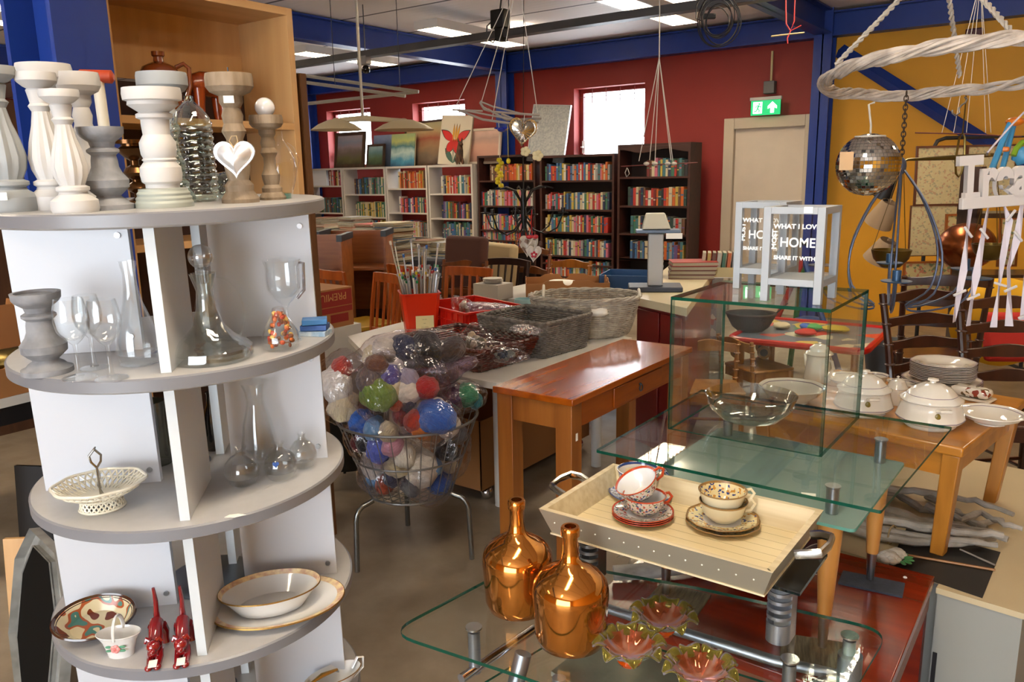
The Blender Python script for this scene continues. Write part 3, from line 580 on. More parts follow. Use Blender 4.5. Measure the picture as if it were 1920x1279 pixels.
def demijohn(px, py, top, w, label, src=None):
    p = P(px, py, z=TZP); h = tall(p, top); R = rad(p, w)
    if src: return dup(src, (p.x, p.y, TZP + .0005), .4, label, sc=None)
    e = thing('copper_bottle', label, 'bottle', (p.x, p.y, TZP + .0005), 0, 'copper coloured glass bottles')
    pf = [(0, 0), (R * .72, 0), (R * .86, h * .025), (R * .94, h * .1), (R * .97, h * .3), (R, h * .42), (R * 1.0, h * .47), (R * .95, h * .535), (R * .78, h * .6), (R * .5, h * .655), (R * .3, h * .69), (R * .235, h * .73), (R * .2, h * .8), (R * .195, h * .9), (R * .2, h * .92), (R * .245, h * .925), (R * .25, h * .96), (R * .245, h * .99), (R * .22, h), (R * .15, h), (R * .14, h * .9), (0, h * .88)]
    MB().lathe(pf, 64).o('body', COP, e, ang=50)
    return e
d = demijohn(1070, 1205, 987, 142, 'copper coloured glass bottle at the front of the tv stand')
demijohn(972, 1140, 937, 132, 'copper coloured glass bottle standing behind the other, nearer the aisle', d)
# carnival glass flower dishes
def irid(name, c, base):
    m = bpy.data.materials.new(name); m.use_nodes = True; N, L = m.node_tree.nodes, m.node_tree.links; b = N['Principled BSDF']; b.inputs['Roughness'].default_value = .06; b.inputs['Metallic'].default_value = .35
    lw = N.new('ShaderNodeLayerWeight'); r = N.new('ShaderNodeValToRGB'); tc = N.new('ShaderNodeTexCoord'); n = N.new('ShaderNodeTexNoise'); n.inputs['Scale'].default_value = 25; L.new(tc.outputs['Object'], n.inputs['Vector'])
    a = N.new('ShaderNodeMath'); a.operation = 'ADD'; L.new(lw.outputs['Facing'], a.inputs[0]); s = N.new('ShaderNodeMath'); s.operation = 'MULTIPLY'; s.inputs[1].default_value = .6; L.new(n.outputs[0], s.inputs[0]); L.new(s.outputs[0], a.inputs[1]); L.new(a.outputs[0], r.inputs[0])
    el = r.color_ramp.elements; el[0].position = .3; el[0].color = lin(c[0]); el[1].position = 1.2 if False else 1; el[1].color = lin(c[-1])
    for i, q in enumerate(c[1:-1]): z = el.new(.3 + .7 * (i + 1) / (len(c) - 1)); z.color = lin(q)
    L.new(r.outputs[0], b.inputs['Base Color'])
    t = N.new('ShaderNodeBsdfTransparent'); t.inputs[0].default_value = lin(base); mx = N.new('ShaderNodeMixShader'); mx.inputs[0].default_value = .52; L.new(t.outputs[0], mx.inputs[1]); L.new(b.outputs[0], mx.inputs[2]); L.new(mx.outputs[0], N['Material Output'].inputs[0]); return m
IB = irid('carnival_glass_bowl', ['8a4a20', 'b5654a', 'd8a890', 'c9b7d8', 'a4c0a8'], 'e0a060'); IP = irid('carnival_glass_petal', ['6c6420', '8c8238', 'a8a060', 'c4bcd0'], 'c8b860'); IO = mat('orange_glass_foot', 'c04a08', .08, .3, coat=1)
def fdish(px, py, w, label, rz, src=None):
    p = P(px, py, z=TZP); R = rad(p, w)
    if src: return dup(src, (p.x, p.y, TZP + .0005), rz, label)
    e = thing('flower_dish', label, 'dish', (p.x, p.y, TZP + .0005), rz, 'iridescent glass flower dishes')
    MB().lathe([(0, 0), (R * .30, 0), (R * .34, .006), (R * .30, .012), (0, .012)], 28).o('foot', IO, e)
    r0 = R * .32; r1 = R * .72; fn = lambda a, z: 1 + (.10 * math.cos(8 * a)) * min(1, max(0, (z - .012) / .03))
    MB().lathe([(r0 * .9, .012), (r0 * 1.3, .018), (r1 * .85, .030), (r1, .044), (r1 * .97, .045), (r1 * .82, .033), (r0 * 1.2, .021), (0, .016)], 64, fn=fn, cap=False).o('bowl', IB, e)
    for i in range(8):
        a = 2 * PI * i / 8; mb = MB(); nu, nv = 7, 8; g = []
        for u in range(nu):
            row = []
            for v in range(nv):
                t = v / (nv - 1); s = u / (nu - 1) * 2 - 1; wd = R * .29 * (math.sin(PI * (.22 + .76 * t)) ** .7); rr = r1 * .86 + (R * 1.03 - r1 * .86) * t; zz = .034 + .018 * math.sin(t * 2.4) + .007 * s * s - (.010 * t * t)
                row.append(mb.bm.verts.new((rr * math.cos(a) - s * wd * math.sin(a), rr * math.sin(a) + s * wd * math.cos(a), zz)))
            g.append(row)
        for u in range(nu - 1):
            for v in range(nv - 1): mb._f([g[u][v], g[u+1][v], g[u+1][v+1], g[u][v+1]], 0)
        o = mb.o('petal', IP, e); s = o.modifiers.new('thickness', 'SOLIDIFY'); s.thickness = .0025
    return e
d = fdish(1243, 1186, 126, 'iridescent amber glass flower dish farthest back of the three', .2)
fdish(1180, 1243, 132, 'iridescent amber glass flower dish in front left, nearest the copper bottle', .6, d)
fdish(1312, 1288, 134, 'iridescent amber glass flower dish cut by the bottom of the photo', .0, d)
# raised shelf on slotted towers with the wooden tray on it
def riser():
    e = thing('raised_shelf', 'narrow smoked glass riser on two slotted silver towers on the tv stand', 'shelf', (-.70, 1.60, 0)); alu = mat('tower_aluminium', '9a9ea5', .3, .8)
    MB().bb((-.30, -.10, .766), (.30, .10, .774)).o('smoked_shelf', glass('smoked_shelf_glass', '5c6468', .1, .7, 3, alpha=.35, alphacol='262a2c'), e, smooth=False)
    for x in (-.24, .235):
        mb = MB(); R = .026; z0 = TZP + .0005; z1 = .765; n = 14
        def half(z0, z1, a0=-PI, a1=0):
            po = [(x + R * math.cos(a0 + (a1 - a0) * i / n), -.01 + R * math.sin(a0 + (a1 - a0) * i / n)) for i in range(n + 1)]; pi_ = [(x + (R - .003) * math.cos(a0 + (a1 - a0) * i / n), -.01 + (R - .003) * math.sin(a0 + (a1 - a0) * i / n)) for i in range(n + 1)]
            mb.prism(po + pi_[::-1], z0, z1)
        half(z0, z0 + .045); half(z1 - .03, z1)
        for q in range(5): zz = z0 + .045 + q * .0185; half(zz + .0105, zz + .0185)
        mb.bb((x - R, -.01, z0), (x - R + .004, .03, z1)).bb((x + R - .004, -.01, z0), (x + R, .03, z1)).bb((x - R, .027, z0), (x + R, .031, z1))
        mb.o('slotted_tower', alu, e)
riser()
TW = mat('pale_tray_wood', 'd6c8a6', .45, h2='c6b48e', scale=10, stretch=(.3, 6, 6)); TE = mat('tray_metal_strip', 'a09a88', .45, .5)
def tray():
    e = thing('serving_tray', 'pale wooden serving tray with metal handles and studded metal edge', 'tray', (-.705, 1.6, .7745))
    x0, x1, y0, y1, z0, z1 = -.265, .265, -.17, .17, .012, .066; T = .014
    m = bpy.data.materials.new('planked_tray_floor'); m.use_nodes = True; N, L = m.node_tree.nodes, m.node_tree.links; b = N['Principled BSDF']; b.inputs['Roughness'].default_value = .4
    tc = N.new('ShaderNodeTexCoord'); sp = N.new('ShaderNodeSeparateXYZ'); L.new(tc.outputs['Object'], sp.inputs[0]); a = N.new('ShaderNodeMath'); a.operation = 'DIVIDE'; a.inputs[1].default_value = .034; L.new(sp.outputs[1], a.inputs[0]); f = N.new('ShaderNodeMath'); f.operation = 'FRACT'; L.new(a.outputs[0], f.inputs[0]); lt = N.new('ShaderNodeMath'); lt.operation = 'LESS_THAN'; lt.inputs[1].default_value = .04; L.new(f.outputs[0], lt.inputs[0])
    mx = N.new('ShaderNodeMix'); mx.data_type = 'RGBA'; mx.inputs[6].default_value = lin('d9c79c'); mx.inputs[7].default_value = lin('8d7a50'); L.new(lt.outputs[0], mx.inputs[0]); L.new(mx.outputs[2], b.inputs['Base Color'])
    MB().bb((x0 + .02, y0 + .02, .004), (x1 - .02, y1 - .02, .012)).o('tray_floor', m, e, smooth=False)
    MB().bb((x0 + .012, y0 + .012, 0), (x1 - .012, y1 - .012, .004)).o('underside', TW, e, smooth=False)
    # splayed sides
    def side(a, b, nrm, nm):
        mb = MB(); n = Vector(nrm) * .022; t = Vector(nrm) * T; a, b = Vector(a), Vector(b); k = (b - a).normalized(); lo = [a - k * 0, b]; pts = []
        c = [Vector((p.x, p.y, .003)) for p in (a, b)]; d = [Vector((p.x, p.y, z1)) + n for p in (a - k * .022, b + k * .022)]; ci = [p - t + k * s * .012 for p, s in zip(c, (1, -1))]; di = [p - t + k * s * .012 for p, s in zip(d, (1, -1))]
        V = [mb.bm.verts.new(q) for q in (c[0], c[1], d[1], d[0], ci[0], ci[1], di[1], di[0])]
        for q, mi in (((0, 1, 2, 3), 1), ((4, 7, 6, 5), 0), ((3, 2, 6, 7), 0), ((0, 4, 5, 1), 0), ((1, 5, 6, 2), 0), ((0, 3, 7, 4), 0)): mb._f([V[i] for i in q], mi)
        return mb.o('side', [TW, TE], e, smooth=False)
    xx, yy = x1 - .015, y1 - .015
    side((-xx, -yy, 0), (xx, -yy, 0), (0, -1, 0), 'f'); side((-xx, yy, 0), (xx, yy, 0), (0, 1, 0), 'b'); side((-xx, -yy, 0), (-xx, yy, 0), (-1, 0, 0), 'l'); side((xx, -yy, 0), (xx, yy, 0), (1, 0, 0), 'r')
    st = mat('small_nail_head', 'd8d4c4', .3, .8)
    for i in range(14):
        x = -.235 + i * .036; MB().ball((x, -.167, .036), .0022, 8, 4).o('nail', st, e)
    h = mat('polished_handle', 'c4c2ba', .15, 1)
    for s in (-1, 1): MB().tube([(s * .279, -.055, .055), (s * .30, -.055, .062), (s * .325, -.045, .066), (s * .33, 0, .067), (s * .325, .045, .066), (s * .30, .055, .062), (s * .279, .055, .055)], .006, 8, flat=1.8).o('handle', h, e)
tray()
TFZ = .7745 + .0125
# tea things on the tray
def pat(name, base, cols, scale=60, rough=.15):
    if name in MATS: return MATS[name]
    m = bpy.data.materials.new(name); MATS[name] = m; m.use_nodes = True; N, L = m.node_tree.nodes, m.node_tree.links; b = N['Principled BSDF']; b.inputs['Roughness'].default_value = rough; b.inputs['Coat Weight'].default_value = .5
    tc = N.new('ShaderNodeTexCoord'); v = N.new('ShaderNodeTexVoronoi'); v.inputs['Scale'].default_value = scale; L.new(tc.outputs['Object'], v.inputs['Vector']); s = N.new('ShaderNodeSeparateColor'); L.new(v.outputs['Color'], s.inputs[0]); r = N.new('ShaderNodeValToRGB'); r.color_ramp.interpolation = 'CONSTANT'; L.new(s.outputs[0], r.inputs[0]); el = r.color_ramp.elements
    el[0].color = lin(base); el[1].position = .45; el[1].color = lin(cols[0])
    for i, c in enumerate(cols[1:]): q = el.new(.45 + .55 * (i + 1) / len(cols)); q.color = lin(c)
    L.new(r.outputs[0], b.inputs['Base Color']); return m
IMARI = pat('red_oriental_pattern', 'd9cdbf', ['b9503a', 'd8cbb8', '5f7a58', 'dccfc2', '34447a'], 230); BLUEP = pat('blue_transfer_pattern', 'c7cfdc', ['27458c', '3c5aa0', 'c9d2e0', '1c3270'], 220); REDRIM = mat('orange_red_rim', 'b2401f', .2, coat=.5); CREAMC = mat('cream_china', 'ded2b0', .15, coat=.5)
BAND2 = pat('blue_yellow_border', 'dccf9f', ['2c3f80', 'ddd0a4', 'c08a3c', 'd9cda8'], 200); BRIM = mat('dark_blue_rim', '2c4680', .2, coat=.5); THINBR = mat('thin_brown_rim', '8c6a3a', .3)
def cup(name, label, p, z, R, h, mo, mi, mrim, tilt=None, rz=0, mh=None, grp=None):
    M = Matrix.Translation((p.x, p.y, z)) @ (tilt or Matrix.Identity(4)) @ Matrix.Rotation(rz, 4, 'Z')
    e = thing(name, label, 'cup', M=M, group=grp)
    MB().lathe([(0, 0), (R * .42, 0), (R * .44, h * .06), (R * .62, h * .14), (R * .85, h * .45), (R * .97, h * .92), (R, h * .96), (R, h), (R * .97, h), (R * .94, h * .9), (R * .82, h * .45), (R * .5, h * .12), (0, h * .08)], 40, [0, 0, 0, 0, 0, 1, 1, 1, 1, 2, 2, 2]).o('bowl', [mo, mrim, mi], e)
    MB().tube([(R * .93, 0, h * .88), (R * 1.22, 0, h * .92), (R * 1.38, 0, h * .7), (R * 1.2, 0, h * .42), (R * .84, 0, h * .36)], .0026, 8, flat=1.5).o('handle', mh or mrim, e)
    return e
def saucer(name, label, p, z, R, mt, mrim, mb_=PORC, sy=1, grp=None, cat='saucer', h=.012, fn=None, tilt=0, rz=0):
    o = MB().lathe([(0, 0), (R * .5, 0), (R * .56, .002), (R * .97, h * .9), (R, h), (R * .985, h + .0018), (R * .94, h * .92), (R * .62, .0055), (R * .52, .004), (0, .004)], 48, [0, 0, 0, 1, 1, 1, 2, 2, 3], sy=sy, fn=fn).o(name, [mb_, mrim, mt, PORC], M=Matrix.Translation((p.x, p.y, z)) @ Matrix.Rotation(rz, 4, 'Z') @ Matrix.Rotation(tilt, 4, 'X'))
    return tag(o, label, cat, grp)
pa = P(1205, 972, z=TFZ); pb = P(1355, 985, z=TFZ); pc = P(1211, 915, z=TFZ) + Vector((.012, -.05, 0))
for i in range(3):
    saucer('saucer', 'red rimmed oriental saucer, %s of the three stacked under the red cups' % ('lowest', 'middle', 'topmost')[i], pa, TFZ + .0005 + i * .0048, .074, IMARI, REDRIM, grp='red oriental saucers')
cz = TFZ + .0005 + .0096 + .0045
cup('tea_cup', 'red patterned oriental cup standing upright on the three saucers', pa + Vector((.004, 0, 0)), cz, .052, .048, IMARI, PORC, REDRIM, rz=.9, grp='red oriental cups')
cup('tea_cup', 'red patterned oriental cup tilted inside the upright one', pa + Vector((-.002, .006, 0)), cz + .042, .052, .048, IMARI, PORC, REDRIM, tilt=Matrix.Rotation(.42, 4, 'X') @ Matrix.Rotation(-.25, 4, 'Y'), rz=.9, grp='red oriental cups')
saucer('saucer', 'blue and white patterned saucer behind the red cups', pc, TFZ + .0005, .084, BLUEP, BRIM)
cup('tea_cup', 'blue and white patterned cup standing behind the red cups', pc + Vector((-.012, .006, 0)), TFZ + .0052, .055, .062, BLUEP, PORC, BRIM, rz=.7, mh=BLUEP)
for i in range(2):
    saucer('saucer', 'cream saucer with blue and yellow border, %s of the two' % ('lower', 'upper')[i], pb + Vector((i * -.003, i * .004, 0)), TFZ + .0005 + i * .0075, .086 - i * .002, BAND2, THINBR, CREAMC, grp='cream bordered saucers', fn=lambda a, z: 1 + .015 * math.cos(10 * a))
cz = TFZ + .0085 + .0045
cup('tea_cup', 'lower of the two stacked cream cups, plain outside', pb, cz, .056, .050, CREAMC, BAND2, THINBR, rz=.75, mh=CREAMC, grp='cream stacked cups')
cup('tea_cup', 'upper of the two stacked cream cups, flowers painted inside', pb + Vector((-.003, .0, 0)), cz + .026, .056, .050, CREAMC, BAND2, THINBR, rz=.75, mh=CREAMC, grp='cream stacked cups')
# ---------------------------------------------------------------- mahogany desk
MAH = wood('mahogany_veneer', '8c2408', '681604', 'x', .22, .3, 2.5); MAHE = wood('mahogany_edge', '7a4a32', '663a26', 'y', .4)
def desk():
    e = thing('mahogany_table', 'low red brown mahogany table under the glass coffee table', 'table', (-.66, 2.1, 0)); X, Y, Z = .385, .36, .42
    MB().bb((-X, -Y, Z - .03), (X, Y, Z)).o('tabletop', MAH, e, bevel=.003)
    MB().bb((-X + .004, -Y + .02, Z - .10), (X - .006, Y - .02, Z - .031)).o('apron', MAHE, e, smooth=False)
    for a in (-1, 1):
        for b in (-1, 1): MB().bb((a * X - a * .01, b * Y - b * .01, 0), (a * X - a * .06, b * Y - b * .06, Z - .101)).o('leg', MAH, e, smooth=False)
desk()
DZ = .42
FELT = mat('slate_blue_felt', '3d4250', .9, var=.2, scale=60, bump=.3); KNIT = mat('beige_knit', '7a6c54', .9, h2='574b3a', scale=14, stretch=(10, 1, 1), bump=.5)
def pad(name, label, px, py, sx, sy, rz, m, cat='mat', th=.006):
    p = P(px, py, z=DZ + .004); o = MB().prism([(-sx, -sy), (sx * .98, -sy * 1.02), (sx, sy), (-sx * .96, sy * .97)], 0, th).o(name, m, loc=(p.x, p.y, DZ + .0004), rot=rz, smooth=False); return tag(o, label, cat)
pad('felt_mat', 'slate blue felt mat under the far right beech leg', 1634, 1094, .085, .042, .12, FELT)
pad('knitted_mat', 'beige knitted mat under the near right beech leg', 1530, 1222, .085, .06, .3, KNIT)
pad('knitted_mat', 'beige knitted mat under the left beech leg', 1272, 1122, .075, .06, .1, KNIT)
o = MB().lathe([(0, 0), (.006, 0), (.004, .003), (0, .004)], 12).o('white_button', WHT, loc=P(1697, 1083, z=DZ + .0003)); tag(o, 'tiny white button on the mahogany table', 'button')
# glass coffee table with tapered beech legs
BEECH = wood('beech_leg_wood', 'c98f4a', 'b87c38', 'z', .35, .3)
FROST = glass('frosted_glass', 'c8dcd8', .05, .6, 3, .15, alpha=.55, alphacol='8fa8a2'); GT = .865
def coffee():
    e = thing('glass_coffee_table', 'square two tier glass coffee table on tapered beech legs', 'coffee table', (-.66, 2.14, 0)); o = Vector((-.66, 2.14, 0))
    MB().prism(rpoly([(-.375, -.355), (.345, -.355), (.385, .375), (-.38, .375)], .006), GT - .008, GT, 0, 1).o('clear_top', [PANE, EDGE], e, smooth=False)
    MB().prism(rpoly([(-.27, -.31), (.285, -.31), (.295, .22), (-.26, .24)], .015), .778, .786, 0, 1).o('frosted_shelf', [FROST, glass('frosted_edge', '9ac8bc', .1, .5, 2, alpha=.7, alphacol='6aa598')], e, smooth=False)
    for (x, y) in ((-.22, -.225), (.215, -.24), (-.21, .185), (.235, .185)):
        lg = MB().lathe([(0, .10), (.014, .10), (.034, .775), (.034, .7775), (0, .7775)], 28, c=(x, y, 0)); 
        l = MB().lathe([(0, 0), (.0165, 0), (.031, .262), (.031, .266), (0, .266)], 28, c=(x, y, DZ + .0905)).o('leg', BEECH, e)
        MB().lathe([(0, 0), (.010, 0), (.014, .083), (.0165, .084), (0, .084)], 24, c=(x, y, DZ + .0065)).o('ferrule', STEEL, l)
        MB().lathe([(0, 0), (.015, 0), (.015, .064), (.0185, .067), (.0185, .0695), (0, .0695)], 24, c=(x, y, .7865)).o('steel_post', STEEL, e)
coffee()
o = MB().box((0, 0, 0), (.035, .018, .0006)).o('price_label', PAPER, loc=P(1516, 927, z=.7868), rot=.3, smooth=False); tag(o, 'small white price label on the frosted glass shelf', 'label')
def aquarium():
    x0, x1, y0, y1, z0, z1, t = -.95, -.515, 2.055, 2.46, GT + .0005, 1.256, .009
    e = thing('glass_display_case', 'open bottomed glass display case on the glass coffee table', 'display case', ((x0 + x1) / 2, (y0 + y1) / 2, z0)); ox, oy = (x0 + x1) / 2, (y0 + y1) / 2
    X, Y, Hh = (x1 - x0) / 2, (y1 - y0) / 2, z1 - z0
    mb = MB().prism([(-X, -Y), (X, -Y), (X, Y), (-X, Y)], Hh - t, Hh, 0, 1); mb.o('top_pane', [PANE, EDGE], e, smooth=False)
    def pane(a, b, nm):
        mb = MB(); (xa, ya), (xb, yb) = a, b; v = [mb.bm.verts.new(q) for q in ((xa, ya, 0), (xb, ya, 0), (xb, yb, 0), (xa, yb, 0), (xa, ya, Hh - t), (xb, ya, Hh - t), (xb, yb, Hh - t), (xa, yb, Hh - t))]
        long_x = (xb - xa) > (yb - ya)
        for q, s in (((0, 1, 5, 4), 'y'), ((3, 7, 6, 2), 'y'), ((0, 4, 7, 3), 'x'), ((1, 2, 6, 5), 'x'), ((0, 3, 2, 1), 'z'), ((4, 5, 6, 7), 'z')): mb._f([v[i] for i in q], 0 if (s == 'y') == long_x and s != 'z' else 1)
        mb.o('side_pane', [PANE, EDGE], e, smooth=False)
    pane((-X, -Y), (X, -Y + t), 'f'); pane((-X, Y - t), (X, Y), 'b'); pane((-X, -Y + t), (-X + t, Y - t), 'l'); pane((X - t, -Y + t), (X, Y - t), 'r')
aquarium()
p = P(1380, 798, z=GT)
o = MB().lathe([(0, 0), (.05, 0), (.052, .003), (.085, .012), (.115, .04), (.125, .055), (.122, .058)] + [(.133, .085), (.131, .0855), (.120, .058), (.112, .041), (.083, .015), (.05, .006), (0, .005)], 56).o('glass_bowl', glass('grey_tint_glass', 'f6f8f6', .07, .85, 2.4), loc=(p.x + .02, p.y + .06, GT + .0005)); tag(o, 'wide clear glass bowl inside the glass display case', 'bowl')
# lanterns with printed panes
LANT = mat('grey_lantern_paint', 'a3a9af', .5, var=.05); LTXT = mat('white_print', 'e8ecec', .6)
def lantern(name, x0, y0, s, h, label, z=1.2565):
    e = thing(name, label, 'lantern', (x0, y0, z), 0, 'grey printed lanterns'); t = .020
    for x in (0, s - t):
        for y in (0, s - t): MB().bb((x, y, 0), (x + t, y + t, h)).o('post', LANT, e, bevel=.001)
    for z0, z1 in ((.045, .063), (h - .018, h)):
        for y in (0, s - t): MB().bb((t, y, z0), (s - t, y + t, z1)).o('rail', LANT, e, bevel=.001)
        for x in (0, s - t): MB().bb((x, t, z0), (x + t, s - t, z1)).o('rail', LANT, e, bevel=.001)
    MB().bb((t, t, .058), (s - t, s - t, .062)).o('floor_board', LANT, e, smooth=False)
    gl = glass('lantern_pane', 'fcfdfd', .015, .6, 5)
    for i, (R, off) in enumerate((((0, 0, 0), (s / 2, t * .5, 0)), ((0, 0, PI / 2), (s - t * .5, s / 2, 0)), ((0, 0, PI), (s / 2, s - t * .5, 0)), ((0, 0, -PI / 2), (t * .5, s / 2, 0)))):
        pn = MB().box((0, 0, (h + .045) / 2), (s - 2 * t, .0015, h - .081)).o('pane', gl, e, loc=off, rot=R, smooth=False); c = (h + .045) / 2
        for body, size, x, z, ry, sx in (('WHAT I LOVE', .0165, .006, .046, 0, 1.15), ('MOST', .0165, -.050, .012, 1, 1.2), ('HOME', .034, .010, .004, 0, .95), ('SHARE IT WITH', .0140, .004, -.036, 0, 1.1)):
            if i: continue
            text('lettering', body, size, LTXT, pn, (x, -.0016, c + z + .006), (PI / 2, 0, 0) if not ry else (PI / 2, -PI / 2, 0), .0003, font_offset=.0006, sx=sx)
    return e
e = lantern('printed_lantern', -.712, 2.10, .158, .25, 'grey lantern with white HOME lettering on its panes, at the front of the glass case')
lantern('printed_lantern', -.862, 2.295, .148, .255, 'grey printed lantern standing behind and left of the HOME lantern')
o = MB().box((0, 0, 0), (.022, .001, .016)).o('price_tag', PAPER, e, loc=(.115, -.001, .243), smooth=False)
# ---------------------------------------------------------------- cream cabinet, things on it
CRM = mat('cream_cabinet_top', 'bfae8c', .4, var=.04); CRG = mat('grey_cabinet_side', '8c8c86', .45)
def cream_cab():
    e = thing('low_cream_cabinet', 'long low cabinet with cream top and grey front, right of the mahogany table', 'cabinet', (-.27, 2.47, 0), -.10); 
    # spreads behind the mahogany table and to its right
    MB().bb((0, 0, .362), (.225, 1.25, .38)).bb((-.62, .06, .362), (0, 1.25, .38)).o('top', CRM, e, smooth=False)
    MB().bb((.004, .004, 0), (.221, 1.2, .361)).o('body', CRG, e, smooth=False)
    MB().bb((-.61, .08, 0), (.0, 1.2, .361)).o('body', CRG, e, smooth=False)
    MB().bb((.008, .001, .02), (.02, .0035, .17)).o('dark_slot', BLACK, e, smooth=False)
cream_cab()
CZT = .3805
def flat(name, label, cat, pts, z, m, th=.0015):
    q = [P(a, b, z=z) for a, b in pts]; c = sum(q, Vector()) / len(q); o = MB().prism([(a.x - c.x, a.y - c.y) for a in q], 0, th).o(name, m, loc=(c.x, c.y, z), smooth=False); return tag(o, label, cat)
flat('black_sheet', 'black sheet of board lying under the pine table leg', 'sheet', [(1666, 1062), (1842, 1122), (1876, 1036), (1700, 990)], CZT, mat('black_sheet', '1c1a18', .6))
DW = mat('grey_driftwood', '9c958c', .8, h2='7c756c', scale=14, stretch=(1, 1, 1), bump=.4, bscale=40)
def driftwood():
    c = P(1700, 985, z=CZT); e = thing('driftwood_bundle', 'tied bundle of grey driftwood branches on the low cream cabinet', 'driftwood', (c.x, c.y, CZT)); r = random.Random(5)
    for (pts, rr) in (([(1560, 975), (1680, 1000), (1790, 1015), (1870, 1022)], .013), ([(1560, 985), (1690, 1013), (1800, 1022), (1865, 1010)], .014), ([(1570, 965), (1700, 985), (1790, 1000), (1880, 1005)], .016), ([(1600, 945), (1700, 975), (1800, 990), (1890, 1012)], .015),
                      ([(1600, 918), (1680, 925), (1730, 955), (1790, 965), (1850, 990)], .013), ([(1610, 915), (1700, 920), (1760, 928), (1830, 940), (1900, 965)], .012), ([(1740, 950), (1800, 975), (1840, 960), (1885, 985), (1918, 992)], .012), ([(1740, 930), (1780, 955), (1830, 985), (1880, 975)], .012), ([(1590, 930), (1660, 960), (1740, 985), (1860, 1000)], .02)):
        zz = r.uniform(.014, .05); q = [P(a, b, z=CZT + zz) - Vector((c.x, c.y, CZT)) for a, b in pts]
        sm = []
        for i in range(len(q) - 1):
            for t in (0, .25, .5, .75):
                k = q[i].lerp(q[i+1], t); sm.append(k + Vector((r.uniform(-.004, .004), r.uniform(-.004, .004), r.uniform(-.003, .006))))
        sm.append(q[-1]); k = len(sm); MB().tube(sm, [1.3 * rr * (1 - .5 * i / k) * r.uniform(.85, 1.15) for i in range(k)], 9).o('branch', DW, e)
    t = P(1672, 1003, z=CZT + .03) - Vector((c.x, c.y, CZT)); MB().tube([t + Vector((.01 * math.cos(a) * .6, .028 * math.cos(a), .032 * math.sin(a) )) for a in [2 * PI * i / 14 for i in range(14)]], .003, 6, closed=True).o('tie', mat('jute_tie', '8a7450', .8), e)
driftwood()
def stick(name, label, a, b, r, m, z=CZT + .006):
    A, B = P(*a, z=z), P(*b, z=z); o = MB().cyl((0, 0, 0), B - A, r, 10).o(name, m, loc=A); return tag(o, label, 'stick')
stick('bamboo_stick', 'thin brown stick lying across the black sheet', (1695, 1040), (1866, 1069), .004, wood('brown_stick', '9c6c38', '84582a', 'x'))
stick('grey_stick', 'short grey stick lying beside the thin brown one', (1800, 1030), (1866, 1060), .003, DW)
def cer_flower():
    p = P(1674, 1062, z=CZT); e = thing('ceramic_roses', 'white ceramic roses with green leaves beside the driftwood', 'ornament', (p.x, p.y + .02, CZT + .0005)); m = mat('white_ceramic_petal', 'd6d2c6', .3, coat=.3); g = mat('green_ceramic_leaf', '4f9a5a', .35)
    for (x, y, s) in ((-.015, -.01, .036), (.0, .035, .030)):
        mb = MB()
        for ring, (rr, n, zz) in enumerate(((1, 7, .3), (.65, 6, .55), (.35, 5, .75))):
            for i in range(n): a = 2 * PI * i / n + ring; mb.ball((x + s * rr * .6 * math.cos(a), y + s * rr * .6 * math.sin(a), .012 + s * zz * .7), (s * .45, s * .45, s * .32), 8, 6)
        mb.o('rose', m, e)
    for i in range(5): a = -.9 + i * .5; MB().ball((.035 * math.cos(a) + .005, .035 * math.sin(a) + .01, .018), (.016, .008, .004), 8, 4, R=Matrix.Rotation(a, 3, 'Z')).o('leaf', g, e)
cer_flower()
def petal_flower():
    p = P(1420, 1085, z=DZ); e = thing('sheer_fabric_flower', 'large sheer burgundy fabric flower edged with white wire on the mahogany table', 'artificial flower', (-.68, 2.17, DZ + .001)); m = glass('burgundy_organza', 'a07078', .02, .2, 2, .5, alpha=.6, alphacol='4a1820'); w = mat('white_wire', 'c0aca4', .6)
    for i in range(9):
        a = 2 * PI * i / 9 + .2; L_, W_ = .17 + .03 * (i % 2), .065; mb = MB(); g = []; nu, nv = 7, 9; up = .06 if i % 2 else .12
        def pt(u, v):
            t = v / (nv - 1); s = u / (nu - 1) * 2 - 1; wd = W_ * math.sin(PI * (.05 + .9 * t)) ** .6; r = .02 + L_ * t; z = .03 + up * math.sin(t * 2.2) * .8 + .02 * s * s + .006 * math.sin(9 * t + i); return (r * math.cos(a) - s * wd * math.sin(a), r * math.sin(a) + s * wd * math.cos(a), z)
        for u in range(nu): g.append([mb.bm.verts.new(pt(u, v)) for v in range(nv)])
        for u in range(nu - 1):
            for v in range(nv - 1): mb._f([g[u][v], g[u+1][v], g[u+1][v+1], g[u][v+1]], 0)
        o = mb.o('petal', m, e); MB().tube([pt(0, v) for v in range(nv)] + [pt(u, nv - 1) for u in range(1, nu)] + [pt(nu - 1, v) for v in range(nv - 2, -1, -1)], .0016, 5).o('wire_edge', w, o)
    MB().ball((0, 0, .03), (.03, .03, .03), 12, 8).o('flower_centre', mat('dark_burgundy', '3a1018', .7), e)
petal_flower()
